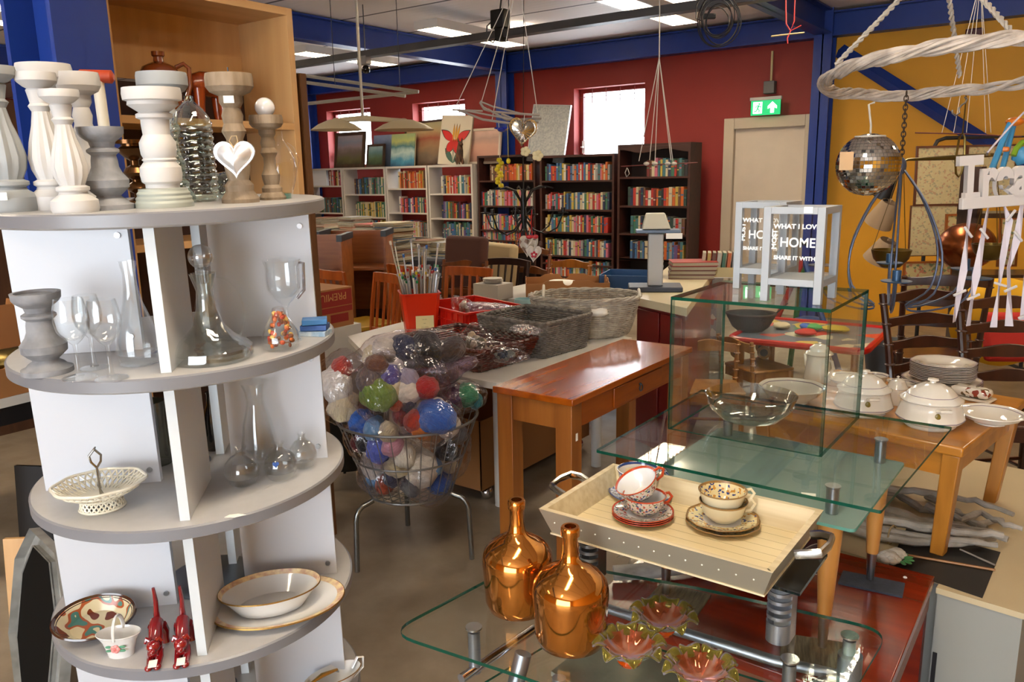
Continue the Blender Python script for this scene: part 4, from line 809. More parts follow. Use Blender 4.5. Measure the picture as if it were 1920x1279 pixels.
def poinsettia():
    p = P(1222, 1075, z=DZ + .05); e = thing('cream_fabric_flower', 'cream pointed fabric flower with a brown stem beside the left beech leg', 'artificial flower', (-1.0, 2.02, DZ + .001)); m = mat('cream_fabric_petal', 'b8ae9c', .7)
    for i in range(7):
        a = 2 * PI * i / 7; mb = MB(); v = [mb.bm.verts.new(Vector((r * math.cos(a) - s * math.sin(a), r * math.sin(a) + s * math.cos(a), z))) for r, s, z in ((.006, 0, .05), (.04, -.018, .055), (.04, .018, .055), (.085, 0, .03), (.042, 0, .062))]
        for q in ((0, 1, 4), (0, 4, 2), (1, 3, 4), (4, 3, 2)): mb._f([v[k] for k in q], 0)
        o = mb.o('petal', m, e); s_ = o.modifiers.new('thickness', 'SOLIDIFY'); s_.thickness = .002
    MB().tube([(0, 0, .05), (.02, .03, .02), (.10, .05, .005)], .004, 6).o('stem', mat('brown_stem', '4a2e22', .7), e)
poinsettia()
o = MB().tube([(0, 0, .026), (.08, .06, .03), (.17, .16, .03), (.22, .24, .026)], [.022, .024, .022, .02], 12).o('birch_branch', mat('white_birch_bark', 'aaa6a2', .7, h2='6c6864', scale=9, stretch=(1, 1, 3), bump=.2), loc=(-1.04 , 1.90, DZ + .002)); tag(o, 'short white birch branch on the left of the mahogany table', 'branch')
# ================================================================ pine table with the white dinner service
PINE = wood('pine_table_wood', 'bc7c28', 'a0661c', 'x', .35, .3, 2.5); PINEZ = wood('pine_leg_wood', 'b07428', '925c18', 'z', .4, .2, 2.5)
PT_Z = .77
def pine():
    a = -.16; e = thing('pine_table', 'honey coloured pine table standing on the cream cabinet, carrying the white dinner service', 'table', (-.54, 3.04, .3805), a + .0)
    X, Y = .35, .36; Z = PT_Z - .3805
    MB().bb((-X, -Y, Z - .032), (X, Y, Z)).o('tabletop', PINE, e, bevel=.006)
    MB().bb((-X + .03, -Y + .03, Z - .11), (X - .03, -Y + .05, Z - .033)).bb((-X + .03, Y - .05, Z - .11), (X - .03, Y - .03, Z - .033)).bb((-X + .03, -Y + .05, Z - .11), (-X + .05, Y - .05, Z - .033)).bb((X - .05, -Y + .05, Z - .11), (X - .03, Y - .05, Z - .033)).o('apron', PINE, e, smooth=False)
    for sx in (-1, 1):
        for sy in (-1, 1):
            mb = MB(); t, b = .026, .021; cx, cy = sx * (X - .034), sy * (Y - .034); bx, by = sx * (X - .062), sy * (Y - .075)
            v = [mb.bm.verts.new((cx + i * t, cy + j * t, Z - .0325)) for i, j in ((-1, -1), (1, -1), (1, 1), (-1, 1))] + [mb.bm.verts.new((bx + i * b, by + j * b, .001)) for i, j in ((-1, -1), (1, -1), (1, 1), (-1, 1))]
            for q in ((0, 1, 2, 3), (7, 6, 5, 4), (0, 4, 5, 1), (1, 5, 6, 2), (2, 6, 7, 3), (3, 7, 4, 0)): mb._f([v[k] for k in q], 0)
            mb.o('leg', PINEZ, e, bevel=.004)
pine()
CH = mat('ivory_porcelain', 'dcd6ca', .1, coat=.7); CL = mat('thin_violet_line', '6a5a6c', .4)
def octf(a, z): k = PI / 4; d = ((a + k / 2) % k) - k / 2; return .5 + .5 * math.cos(k / 2) / math.cos(d) * 1.02
def pp(px, py, z=PT_Z): p = P(px, py, z=z); p.z = z + .0005; return p
def tureen(px, py, top, w, label, rz):
    p = pp(px, py); h = tall(p, top); R = rad(p, w); e = thing('tureen', label, 'tureen', p, rz, 'white lidded tureens')
    MB().lathe([(0, 0), (R * .72, 0), (R * .76, h * .03), (R * .70, h * .07), (R * .98, h * .16), (R, h * .19), (R * .99, h * .205), (R * .88, h * .42), (R * .86, h * .5), (R * .9, h * .54), (R * .84, h * .56), (0, h * .54)], 48, [0, 0, 0, 0, 0, 1, 0, 0, 0, 0, 0], fn=octf).o('bowl', [CH, CL], e, ang=45)
    l = MB().lathe([(R * .80, h * .555), (R * .92, h * .56), (R * .90, h * .60), (R * .74, h * .665), (R * .73, h * .675), (R * .55, h * .80), (R * .3, h * .88), (R * .12, h * .90), (0, h * .90)], 48, [0, 0, 0, 1, 0, 0, 0, 0], fn=octf).o('lid', [CH, CL], e, ang=45)
    MB().lathe([(R * .1, h * .895), (R * .09, h * .93), (R * .17, h * .95), (R * .15, h * .98), (0, h)], 24).o('knob', CH, l)
    for s in (-1, 1): MB().tube([(s * R * .84, -R * .2, h * .45), (s * R * 1.0, -R * .14, h * .47), (s * R * 1.03, 0, h * .475), (s * R * 1.0, R * .14, h * .47), (s * R * .84, R * .2, h * .45)], R * .05, 8).o('handle', CH, e)
    MB().ball((R * .9 * math.cos(-.2), R * .9 * math.sin(-.2), h * .34), (.003, .009, .012), 10, 8, R=Matrix.Rotation(-.2, 3, 'Z')).o('painted_medallion', mat('olive_medallion', '7c6a24', .3), e)
tureen(1617, 775, 692, 104, 'white lidded tureen on the left, partly seen through the glass case', -1.0); tureen(1742, 798, 708, 118, 'white lidded tureen on the right near the table corner', -1.0)
def bowl_(name, label, px, py, w, h, foot=.5, rim=1, sy=1, rz=0, cat='bowl', fn=octf):
    p = pp(px, py); R = rad(p, w)
    o = MB().lathe([(0, 0), (R * foot, 0), (R * foot, h * .08), (R * .84, h * .62), (R * .9, h * .9), (R, h), (R * .99, h + .003), (R * .89, h * .95), (R * .875, h * .90), (R * .8, h * .62), (R * .45, h * .14), (0, h * .12)], 48, [0, 0, 0, 0, 0, 0, 0, 1, 0, 0, 0], sy=sy, fn=fn).o(name, [CH, CL], loc=p, rot=rz, ang=45); return tag(o, label, cat)
bowl_('serving_bowl', 'wide white serving bowl at the left of the pine table', 1484, 752, 122, .055)
bowl_('serving_bowl', 'wide shallow white bowl overhanging the right corner of the pine table', 1856, 793, 118, .035, .45)
bowl_('gravy_boat', 'small white oval dish behind the lidded sugar pot', 1697, 735, 70, .035, .55, sy=.7, rz=-.2, cat='dish')
bowl_('plate', 'single white plate leaning low behind the left tureen', 1592, 722, 84, .03, .5, cat='plate')
bowl_('small_bowl', 'small white bowl with stem foot just behind the left tureen lid', 1640, 730, 46, .055, .35, cat='bowl')
p = pp(1680, 758); h = tall(p, 704); R = rad(p, 36); e = thing('sugar_pot', 'small lidded white sugar pot between the two tureens', 'sugar pot', p)
MB().lathe([(0, 0), (R * .75, 0), (R * .8, h * .05), (R * .72, h * .2), (R, h * .5), (R * .95, h * .56), (0, h * .54)], 36, fn=octf).o('pot', CH, e, ang=45); l = MB().lathe([(R, h * .56), (R * 1.06, h * .58), (R * .92, h * .66), (R * .7, h * .82), (R * .2, h * .9), (0, h * .9)], 36, [0, 0, 0, 0, 0]).o('lid', CH, e); MB().lathe([(.003, h * .89), (.003, h * .93), (.006, h * .96), (0, h)], 14).o('knob', CH, l)
def coffee_pot():
    p = pp(1533, 713); h = tall(p, 641); R = rad(p, 52); e = thing('coffee_pot', 'tall white faceted coffee pot with domed lid behind the serving bowl', 'coffee pot', p, -.7)
    MB().lathe([(0, 0), (R * .9, 0), (R, h * .06), (R * .88, h * .3), (R * .8, h * .6), (R * .86, h * .66), (R * .7, h * .67), (0, h * .66)], 48, fn=octf).o('pot', CH, e, ang=45)
    l = MB().lathe([(R * .84, h * .665), (R * .98, h * .70), (R * .9, h * .74), (R * .7, h * .78), (R * .66, h * .85), (R * .4, h * .93), (R * .12, h * .95), (0, h * .95)], 36).o('lid', CH, e); MB().lathe([(.004, h * .945), (.004, h * .96), (.008, h * .98), (0, h)], 14).o('knob', CH, l)
    MB().tube([(-R * .8, 0, h * .14), (-R * 1.4, 0, h * .3), (-R * 1.7, 0, h * .56)], [.015, .010, .006], 12).o('spout', CH, e); MB().tube([(R * .75, 0, h * .58), (R * 1.5, 0, h * .6), (R * 1.7, 0, h * .45), (R * 1.3, 0, h * .26), (R * .85, 0, h * .16)], .006, 8).o('handle', CH, e)
coffee_pot()
def plates():
    p = pp(1765, 727); z = p.z; big = rad(p, 136); sm = rad(p, 112); first = None; n = 0
    for grp, R, k, nm in (('large white dinner plates under the stack', big, 4, 'large'), ('white plates stacked on top', sm, 10, 'smaller')):
        first = None
        for i in range(k):
            t = .0068 if nm == 'large' else .0062
            lb = ('%s white plate in the tall stack, %s' % (nm, ('lowest of its size' if i == 0 else 'topmost of its size' if i == k - 1 else '%s from the bottom of its size' % ('second', 'third', 'fourth', 'fifth', 'sixth', 'seventh', 'eighth', 'ninth')[i - 1])))
            q = (p.x + rnd.uniform(-.002, .002), p.y + rnd.uniform(-.002, .002), z)
            if not first:
                o = MB().lathe([(0, 0), (R * .55, 0), (R * .6, .0015), (R * .66, .009), (R, .016), (R, .0178), (R * .96, .0178), (R * .65, .0115), (R * .58, .0045), (0, .0045)], 48, [0, 0, 0, 0, 0, 1, 0, 0, 0], fn=octf).o('plate', [CH, CL], loc=q, rot=-.9, ang=45); tag(o, lb, 'plate', grp); first = o
            else: dup(first, q, -.9 + rnd.uniform(-.04, .04), lb)
            z += t
        z += .004
plates()
p = pp(1820, 748); e = thing('butter_dish', 'white covered butter dish painted with red flowers beside the plate stack', 'butter dish', p, -.25); m = pat('red_floral_china', 'dcd6ca', ['dcd6ca', 'dcd6ca', '8a3a2a', 'dcd6ca', '5c4a2c'], 70)
MB().bb((-.075, -.04, 0), (.075, .04, .010)).o('base_plate', CH, e, bevel=.005); MB().bb((-.066, -.033, .0105), (.066, .033, .045)).o('cover', m, e, bevel=.014)
# ================================================================ wooden console table
TEAK = wood('console_wood', 'a4500a', '843c06', 'y', .24, .3, 2.5); TEAKZ = wood('console_leg_wood', '9e6024', '804614', 'z', .4, .15, 2.5)
def console():
    x0, x1, y0, y1, Z = -1.875, -1.50, 2.415, 3.50, .78; e = thing('console_table', 'narrow reddish brown wooden console table with one drawer', 'console table', ((x0 + x1) / 2, (y0 + y1) / 2, 0)); X, Y = (x1 - x0) / 2, (y1 - y0) / 2
    MB().bb((-X, -Y, Z - .027), (X, Y, Z)).o('tabletop', TEAK, e, bevel=.003)
    for a in (-1, 1):
        for b in (-1, 1): MB().bb((a * (X - .012), b * (Y - .012), 0), (a * (X - .085), b * (Y - .085), Z - .0275)).o('leg', TEAKZ, e, bevel=.002)
    for a in (-1, 1): MB().bb((a * (X - .02), -Y + .086, Z - .13), (a * (X - .04), Y - .086, Z - .0275)).o('apron', TEAK, e, smooth=False)
    for b in (-1, 1): MB().bb((-X + .086, b * (Y - .02), Z - .13), (X - .086, b * (Y - .04), Z - .0275)).o('apron', TEAKZ, e, smooth=False)
    d = MB().bb((X - .0195, -.20, Z - .118), (X - .012, .24, Z - .038)).o('drawer_front', TEAK, e, bevel=.002)
    MB().tube([(X - .004, .02 + .014 * math.cos(a), Z - .082 + .014 * math.sin(a)) for a in [2 * PI * i / 16 for i in range(16)]], .0025, 6, closed=True).cyl((X - .012, .02, Z - .066), (X - .003, .02, Z - .066), .005, 10).o('ring_pull', DARKM, d)
    MB().box((X - .0115, -Y + .048, .62), (.0008, .014, .03)).o('price_sticker', PAPER, e, smooth=False)
console()
# ================================================================ white trestle table with craft goods
WT = mat('white_table_laminate', 'c4c1ba', .4, var=.05); WTZ = .74
def white_table():
    e = thing('white_table', 'long white topped table behind the console, carrying baskets and crates', 'table', (0, 0, 0))
    pts = [(-1.90, 2.66), (-1.94, 3.72), (-3.0, 4.05), (-3.38, 3.85), (-3.30, 2.95), (-2.75, 2.60), (-1.98, 2.58)]
    MB().prism(pts, WTZ - .03, WTZ).o('tabletop', WT, e, smooth=False)
    for (x, y) in ((-2.24, 2.93), (-2.12, 3.66), (-3.1, 3.8), (-3.1, 3.0)): MB().lathe([(0, 0), (.028, 0), (.028, WTZ - .031), (0, WTZ - .031)], 20, c=(x, y, 0)).o('leg', WT, e)
white_table()
def open_box(name, label, cat, a, b, z, h, t, m, rz=0, grp=None, flare=0, flaps=False, m2=None):
    """a, b: opposite corners on the ground plane"""
    cx, cy = (a[0] + b[0]) / 2, (a[1] + b[1]) / 2; X, Y = abs(b[0] - a[0]) / 2, abs(b[1] - a[1]) / 2
    mb = MB(); f = flare
    o_ = [(-X, -Y), (X, -Y), (X, Y), (-X, Y)]; O = [(p * (X + f) / X, q * (Y + f) / Y) for p, q in o_]; I = [(p * (X + f - t) / X, q * (Y + f - t) / Y) for p, q in o_]; J = [(p * (X - t) / X, q * (Y - t) / Y) for p, q in o_]
    V = [[mb.bm.verts.new((p, q, zz)) for p, q in L_] for L_, zz in ((o_, 0), (O, h), (I, h), (J, t))]
    for A, B in zip(V, V[1:]):
        for i in range(4): mb._f([A[i], A[(i+1) % 4], B[(i+1) % 4], B[i]], 0)
    mb._f(V[0][::-1], 0); mb._f(V[3], 0)
    o = mb.o(name, m, loc=(cx, cy, z), rot=rz, smooth=False); return tag(o, label, cat, grp)
# wicker basket material: woven bump + gaps in colour
def weave(name, c1, c2, sx=60, sz=70, bump=1.0):
    m = bpy.data.materials.new(name); m.use_nodes = True; N, L = m.node_tree.nodes, m.node_tree.links; b = N['Principled BSDF']; b.inputs['Roughness'].default_value = .55
    return mat(name + '_willow', c1, .5, h2=c2, scale=12, stretch=(1, 1, 8), bump=.15)
def wicker_rect(name, label, a, b, z, h, flare, c, rz=0, rows=12, th=.0055, grp=None, rim=.009):
    cx, cy = (a[0] + b[0]) / 2, (a[1] + b[1]) / 2; X, Y = abs(b[0] - a[0]) / 2, abs(b[1] - a[1]) / 2; e = thing(name, label, 'basket', (cx, cy, z), rz); body = MB()
    def per(zz, off=0, n=60, ph=0, amp=.004):
        f = flare * zz / h; pts = []; x, y = X + f, Y + f; r = .03; base = rpoly([(-x, -y), (x, -y), (x, y), (-x, y)], r, 4); full = []
        k = len(base)
        for i in range(k):
            p, q = Vector(base[i]), Vector(base[(i+1) % k]); L_ = (q - p).length; m_ = max(1, int(L_ / .02))
            for j in range(m_): full.append(p.lerp(q, j / m_))
        out = []
        for i, p in enumerate(full):
            nrm = Vector((p.x / x, p.y / y)); nrm.normalize(); s = amp * (1 if (i + ph) % 2 else -1); out.append((p.x + nrm.x * s, p.y + nrm.y * s, zz + off))
        return out
    for i in range(rows): body.tube(per(.008 + (h - .012) * i / (rows - 1), ph=i), th, 5, closed=True)
    for q in range(int(X * 2 / .04)): x = -X + .02 + q * .04; [body.tube([(x, s * Y, .0), (x * (1 + flare / X), s * (Y + flare), h)], .003, 5) for s in (-1, 1)]
    for q in range(int(Y * 2 / .04)): y = -Y + .02 + q * .04; [body.tube([(s * X, y, .0), (s * (X + flare), y * (1 + flare / Y), h)], .003, 5) for s in (-1, 1)]
    o = body.bb((-X + .005, -Y + .005, .001), (X - .005, Y - .005, .008)).o('woven_body', c, e)
    rm = MB(); rm.tube(per(h, .004, amp=.002), rim, 7, closed=True); rm.tube(per(h, .010, ph=1, amp=.005), rim * .6, 6, closed=True); rm.o('rim', c, e); return e
WRED = mat('dark_red_wicker', '5a1e12', .3, h2='3a120c', scale=30, coat=.5); WGREY = mat('grey_wicker', '77716a', .6, h2='57524c', scale=26); WSIL = mat('silver_grey_willow', 'b2aa9c', .5, h2='8c8376', scale=24)
wicker_rect('dark_red_basket', 'dark red wicker tray basket full of small bags on the white table', (-2.62, 2.70), (-2.13, 3.04), WTZ + .001, .10, .035, WRED, rz=-.12, rows=9)
wicker_rect('grey_basket', 'square grey wicker basket between the dark red and the oval basket', (-2.44, 3.07), (-2.04, 3.42), WTZ + .001, .165, .02, WGREY, rz=-.1, rows=16)
def oval():
    p = P(1112, 632, z=WTZ); e = thing('oval_wicker_basket', 'large oval silver grey willow basket at the end of the white table', 'basket', (-2.22, 3.70, WTZ + .001), .55); body = MB(); X, Y, H_ = .235, .175, .20; n = 64; rows = 19
    for i in range(rows):
        t = i / (rows - 1); k = 1 + .26 * t ** .7; body.tube([((X * k + .004 * (1 if (j + i) % 2 else -1)) * math.cos(2*PI*j/n), (Y * k + .004 * (1 if (j + i) % 2 else -1)) * math.sin(2*PI*j/n), .006 + H_ * t) for j in range(n)], .0054, 5, closed=True)
    for j in range(32): a = 2*PI*(j+.5)/32; body.tube([(X * math.cos(a), Y * math.sin(a), 0), (X * 1.16 * math.cos(a), Y * 1.16 * math.sin(a), H_ * .5), (X * 1.26 * math.cos(a), Y * 1.26 * math.sin(a), H_ + .01)], .0035, 5)
    body.lathe([(0, .002), (X * .97, .002), (X * .97, .008), (0, .008)], 40, sy=Y / X).o('woven_body', WSIL, e)
    rm = MB()
    for k in range(3): rm.tube([((X * 1.27 + .008 * math.cos(9 * a + 2.1 * k)) * math.cos(a), (Y * 1.27 + .008 * math.cos(9 * a + 2.1 * k)) * math.sin(a), H_ + .010 + .007 * math.sin(9 * a + 2.1 * k)) for a in [2*PI*j/90 for j in range(90)]], .0065, 6, closed=True)
    rm.o('braided_rim', WSIL, e)
    MB().tube([(-X * .95, -.07 + .14 * t, H_ + .01 + .055 * math.sin(PI * t)) for t in [i / 10 for i in range(11)]], .007, 8).o('handle', mat('white_wrapped_handle', 'c9c4b8', .6), e)
    MB().tube([(X * 1.25, -.07 + .14 * t, H_ + .01 + .03 * math.sin(PI * t)) for t in [i / 10 for i in range(11)]], .007, 8).o('handle', mat('white_wrapped_handle', 'c9c4b8', .6), e)
    return e
oval()
FILM = glass('clear_plastic_bag', 'f8f6fa', .045, .5, 2.6, .1, bump=.8, bscale=22); FILMP = glass('lilac_plastic_bag', 'd8c4d4', .09, .5, 2.2, .14, bump=.9, bscale=24, alpha=.12, alphacol='c8b4cc')
def crumple(c, r, seed, n=22, k=14, amp=.13, R=None, point=None):
    """a crinkled bag: an irregular closed pillow with a few pulled corners"""
    mb = MB(); off = Vector((seed * 3.1, seed * 1.7, seed))
    def fn(d):
        q = 1 + amp * (noise.noise(d * 1.6 + off) * 1.2 + noise.noise(d * 4 + off) * .45)
        for u, s in (point or []): q += s * max(0, d.dot(u)) ** 10
        return q
    mb.ball(c, r, n, k, fn=fn, R=R); return mb
def yarn_mat(c): return mat('yarn_' + c, c, .85, bump=.8, bscale=55, scale=30, stretch=(1, 1, 4), var=.18, sheen=.3)
# small bags in the dark red basket, grey and oval baskets
def bag(label, px, py, z, r, seed, film=FILM, rz=0, pts=None, name='plastic_bag', grp=None, inner=None, tilt=0):
    p = P(px, py, z=z); R = Matrix.Rotation(rz, 3, 'Z') @ Matrix.Rotation(tilt, 3, 'X')
    o = crumple((0, 0, 0), r, seed, R=R, point=pts).o(name, film, loc=p); tag(o, label, 'bag', grp)
    return o, p, R
def fill(p, r, R, cols, n, seed, lab, s=.35, cat='trinkets'):
    rr = random.Random(seed); mb = MB()
    for i in range(n):
        d = Vector((rr.gauss(0, 1), rr.gauss(0, 1), rr.gauss(0, 1))).normalized() * rr.uniform(.1, .62); c = R @ Vector((d.x * r[0], d.y * r[1], d.z * r[2])); mb.ball(c, [min(r) * s * rr.uniform(.6, 1.1) for _ in range(3)], 8, 5, rr.randrange(len(cols)))
    return tag(mb.o('bag_filling', [mat('filling_' + c, c, .6, var=.2) for c in cols], loc=p), lab, cat, kind='stuff')
Z0 = WTZ + .07
for i, (px, py, r, rz, tilt, cols, lb, corner) in enumerate(((893, 645, (.10, .075, .07), .2, 0, ['9c9484', '6c6a5c', 'b8a890'], 'clear bag of pale trinkets gathered to a peak in the dark red basket', (0, 0, 1)), (928, 655, (.10, .05, .035), .6, -.5, ['8a4a2a', '5a3a22', 'a08a70'], 'pointed clear bag of brown pieces tilted in the dark red basket', (1, 0, .3)), (948, 665, (.085, .06, .035), .1, 0, ['2c3038', '3c4450', '6c6c64'], 'dark bag of buttons at the right of the dark red basket', (1, 0, 0)))):
    o, p, R = bag(lb, px, py, Z0 + .02, r, i + 1, rz=rz, tilt=tilt, pts=[(Vector(corner).normalized(), .5)]); fill(p, r, R, cols, 26, i, ['pale trinkets inside the peaked bag', 'brown pieces inside the tilted pointed bag', 'dark buttons inside the dark bag'][i] + ' in the dark red basket')
o, p, R = bag('flat clear bag with red and white cloth on the rim of the grey basket', 985, 618, WTZ + .175, (.10, .045, .016), 5, rz=-.3, tilt=.2); fill(p, (.1, .045, .016), R, ['d8c8c0', 'b87a6a', 'cfc8bc'], 14, 5, 'red and white cloth inside the flat bag on the grey basket')
o, p, R = bag('white paper bag lying inside the oval willow basket', 1105, 583, WTZ + .15, (.12, .06, .03), 6, film=PAPER)
# red crate with bags, orange bucket with needles
ORG = mat('orange_red_plastic', 'c42a0a', .3, var=.06); REDP = mat('red_crate_plastic', 'b81c10', .3)
def crate():
    e = thing('red_crate', 'red ribbed plastic crate full of bags behind the dark red basket', 'crate', (-2.80, 3.42, WTZ + .001), -.32); X, Y, H_ = .25, .19, .145; t = .005
    MB().bb((-X, -Y, 0), (X, Y, .006)).o('crate_floor', REDP, e, smooth=False)
    def wall(a, b, c, d): 
        MB().bb(a, b).o('side', REDP, e, smooth=False)
    wall((-X, -Y, .006), (-.12, -Y + t, H_), 0, 0); wall((-.02, -Y, .006), (X, -Y + t, H_), 0, 0); wall((-.12, -Y, .006), (-.02, -Y + t, .085), 0, 0); wall((-.12, -Y, .115), (-.02, -Y + t, H_), 0, 0)
    wall((-X, Y - t, .006), (X, Y, H_), 0, 0); wall((-X, -Y + t, .006), (-X + t, Y - t, H_), 0, 0); wall((X - t, -Y + t, .006), (X, Y - t, H_), 0, 0)
    rm = MB(); rm.bb((-X - .010, -Y - .010, H_), (X + .010, -Y + .004, H_ + .012)).bb((-X - .010, Y - .004, H_), (X + .010, Y + .010, H_ + .012)).bb((-X - .010, -Y + .004, H_), (-X + .004, Y - .004, H_ + .012)).bb((X - .004, -Y + .004, H_), (X + .010, Y - .004, H_ + .012)).o('rim', REDP, e, bevel=.002)
    for i in range(9):
        x = -X + .02 + i * .058
        if not (-.13 < x < -.01): MB().bb((x - .003, -Y - .008, 0), (x + .003, -Y, H_)).o('rib', REDP, e, smooth=False)
    for i in range(7): y = -Y + .02 + i * .056; MB().bb((X, y - .003, 0), (X + .008, y + .003, H_)).o('rib', REDP, e, smooth=False)
    MB().bb((-X - .003, -Y - .006, .095), (X + .006, -Y - .001, .101)).o('band', REDP, e, smooth=False)
crate()
for i, (px, py, r, cols, lb, f) in enumerate(((868, 575, (.13, .05, .05), ['c9bca0', 'b8b09c', 'a89c88'], 'bag of cream lace and trims sticking out of the red crate', FILM), (920, 578, (.14, .09, .03), ['b49c8c', 'c4aca8'], 'lilac bag lying flat across the red crate', FILMP), (965, 580, (.12, .05, .02), ['8a7a6c', '4c4038'], 'flat card and bag leaning on the right rim of the red crate', FILM))):
    o, p, R = bag(lb, px, py, WTZ + .15, r, 11 + i, film=f, rz=(-.5, 0, .5)[i], pts=[(Vector((-1, 0, .6)).normalized(), .4)]); fill(p, r, R, cols, 22, 20 + i, ('cream trims', 'pale cloth', 'brown card')[i] + ' inside the %s bag in the red crate' % ('lace', 'lilac', 'flat right hand')[i])
def bucket():
    p = P(789, 628, z=WTZ); p.z = WTZ + .001; h = tall(p, 548); e = thing('orange_bucket', 'square orange red plastic bin holding knitting needles, with a cream label', 'bin', p, .86)
    mb = MB(); a, b = .080, .104
    def sq(s, z): return [mb.bm.verts.new((x * s, y * s, z)) for x, y in ((-1, -.82), (-.82, -1), (.82, -1), (1, -.82), (1, .82), (.82, 1), (-.82, 1), (-1, .82))]
    V = [sq(a, 0), sq(b, h), sq(b + .006, h), sq(b + .006, h + .006), sq(b - .003, h + .006), sq(a - .003, .004)]
    for A, B in zip(V, V[1:]):
        for i in range(8): mb._f([A[i], A[(i+1) % 8], B[(i+1) % 8], B[i]], 0)
    mb._f(V[0][::-1], 0); mb._f(V[-1], 0); mb.o('bin', ORG, e, smooth=False)
    tilt = math.atan((b - a) / h); l = MB().box((0, 0, 0), (.098, .0008, .082)).o('paper_label', mat('cream_label', 'd8cc98', .7), e, loc=(.015, -a - (b - a) * .34 - .0016, h * .34), rot=(tilt, 0, 0), smooth=False)
    for s, z, sz in (('BREINAALDEN', .020, .009), ('PER', .0, .009), ('PAAR', -.02, .009)):
        if z == .0 or z: pass
    ink = mat('black_ink', '2a2a28', .7)
    for z, ws in ((.020, (.010, .012)), (-.002, (.012,)), (-.022, (.016, .02))):     # three short lines of handwriting, too small to read
        mb = MB(); x = -sum(ws) / 2 - .002 * len(ws) / 2
        for w in ws:
            mb.tube([(x + w * i / 8, 0, .0022 * math.sin(i * 2.3)) for i in range(9)], .0005, 4); x += w + .003
        mb.o('handwriting', ink, l, loc=(0, -.0008, z))
    return p, h
bp_, bh = bucket()
def needles():
    cols = {'grey': 'a4a6aa', 'silver': 'c9cacc', 'pale grey': 'b9b4b0', 'brown': '8c6a3c', 'white': 'd8d4cc'}; knob = {'grey': '8a8c90', 'red': 'b02018', 'green': '1e7a4a', 'blue': '2a5aa0', 'white': 'e0dcd4', 'yellow': 'c8b020', 'pink': 'c02878'}
    r = random.Random(12); protos = {}; used = {}
    for i in range(96):
        c = r.choice(['grey'] * 4 + ['silver'] * 3 + ['pale grey', 'brown', 'white']); kb = r.choice(['grey'] * 3 + ['red', 'red', 'green', 'blue', 'white', 'white', 'yellow'])
        if (c, kb) not in protos:
            e = thing('knitting_needle', '', 'knitting needle', (0, 0, 0)); MB().cyl((0, 0, 0), (0, 0, .33), .0028, 7).o('shaft', mat('needle_' + c.replace(' ', '_'), cols[c], .3, .6 if c in ('grey', 'silver') else 0), e); MB().cyl((0, 0, .328), (0, 0, .342), .0055, 8).o('knob', mat('knob_' + kb, knob[kb], .35), e)
            protos[(c, kb)] = e; q = e
        else: q = dup(protos[(c, kb)], (0, 0, 0))
        tall_ = i >= 84; x, y = r.uniform(-.072, .072), r.uniform(-.072, .072); L_ = r.uniform(.88, 1.12) if not tall_ else r.uniform(1.3, 1.55)
        q.location = bp_ + Matrix.Rotation(.86, 3, 'Z') @ Vector((x * .75, y * .75, .008)); lean = Vector((x * 2.6 + r.uniform(-.05, .05), y * 2.2 + r.uniform(-.05, .05), 1)).normalized(); lean = Matrix.Rotation(.86, 3, 'Z') @ lean
        q.rotation_euler = lean.to_track_quat('Z', 'Y').to_euler(); q.scale = (1.3, 1.3, L_)
        q['label'] = '%s knitting needle with a %s knob standing %s the orange bin' % (c, kb, 'tall out of' if tall_ else 'low in'); q['group'] = '%s needles with %s knobs' % (c, kb)
needles()
# tins, plates, cardboard box behind
TURQ = mat('pale_turquoise_card', '8fb4b8', .5, var=.06)
for (px, py, top, w, lb, cont) in ((982, 600, 560, 34, 'shorter pale turquoise round tub behind the red crate', 0), (1023, 592, 552, 32, 'taller pale turquoise tub with brown pictures, full of pegs', 1)):
    p = P(px, py, z=WTZ); p.z = WTZ + .001; h = tall(p, top); R = rad(p, w)
    e = thing('round_tub', lb, 'tub', p); MB().lathe([(0, 0), (R, 0), (R, h), (R * .93, h), (R * .92, .004), (0, .004)], 32).o('tub', TURQ, e)
    if cont:
        pcs = MB(); rr = random.Random(4)
        for i in range(40): a = rr.uniform(0, 2*PI); q = rr.uniform(0, R * .8); pcs.ball((q * math.cos(a), q * math.sin(a), h + rr.uniform(-.012, .008)), .006, 6, 4, rr.randrange(3))
        o = pcs.o('tub_filling', [mat('peg_white', 'd0ccc4', .6), mat('peg_brown', '8a6a50', .6), mat('peg_pink', 'b08890', .6)], loc=p); tag(o, 'small white, brown and pink pieces heaped in the taller turquoise tub', 'trinkets', kind='stuff')
        mk = MB()
        for a, z in ((-1.2, .45), (-.9, .3), (-1.5, .62), (-1.0, .7)): mk.box((R * 1.004 * math.cos(a), R * 1.004 * math.sin(a), h * z), (.001, .014, .012), R=Matrix.Rotation(a, 3, 'Z'))
        mk.o('printed_picture', mat('brown_print', '3c2c24', .6), e)
rr = random.Random(8)
for i in range(6):
    p = P(938, 573, z=WTZ + .001); o = MB().lathe([(0, 0), (.05, 0), (.07, .008), (.069, .0095), (.05, .002), (0, .002)], 28, fn=lambda a, z: 1 + .03 * math.sin(9 * a + i)).o('paper_doily', mat('white_doily', 'c8c4bc', .8), loc=(p.x - .25 + rr.uniform(-.006, .006), p.y + .25, WTZ + .11 + i * .005)); tag(o, 'white paper cloth, %s of the low pile behind the red crate' % ('lowest', 'second', 'third', 'fourth', 'fifth', 'topmost')[i], 'cloth', 'white cloths piled behind the red crate')
o = MB().bb((-.11, -.09, 0), (.11, .09, .107)).o('small_carton', mat('carton_white', 'b0aca4', .7), loc=(p.x - .25, p.y + .25, WTZ + .001), smooth=False); tag(o, 'pale carton carrying the white cloths behind the red crate', 'box')
KRAFT = mat('cardboard', 'a06c3c', .75, var=.08, scale=4)
BT = .74
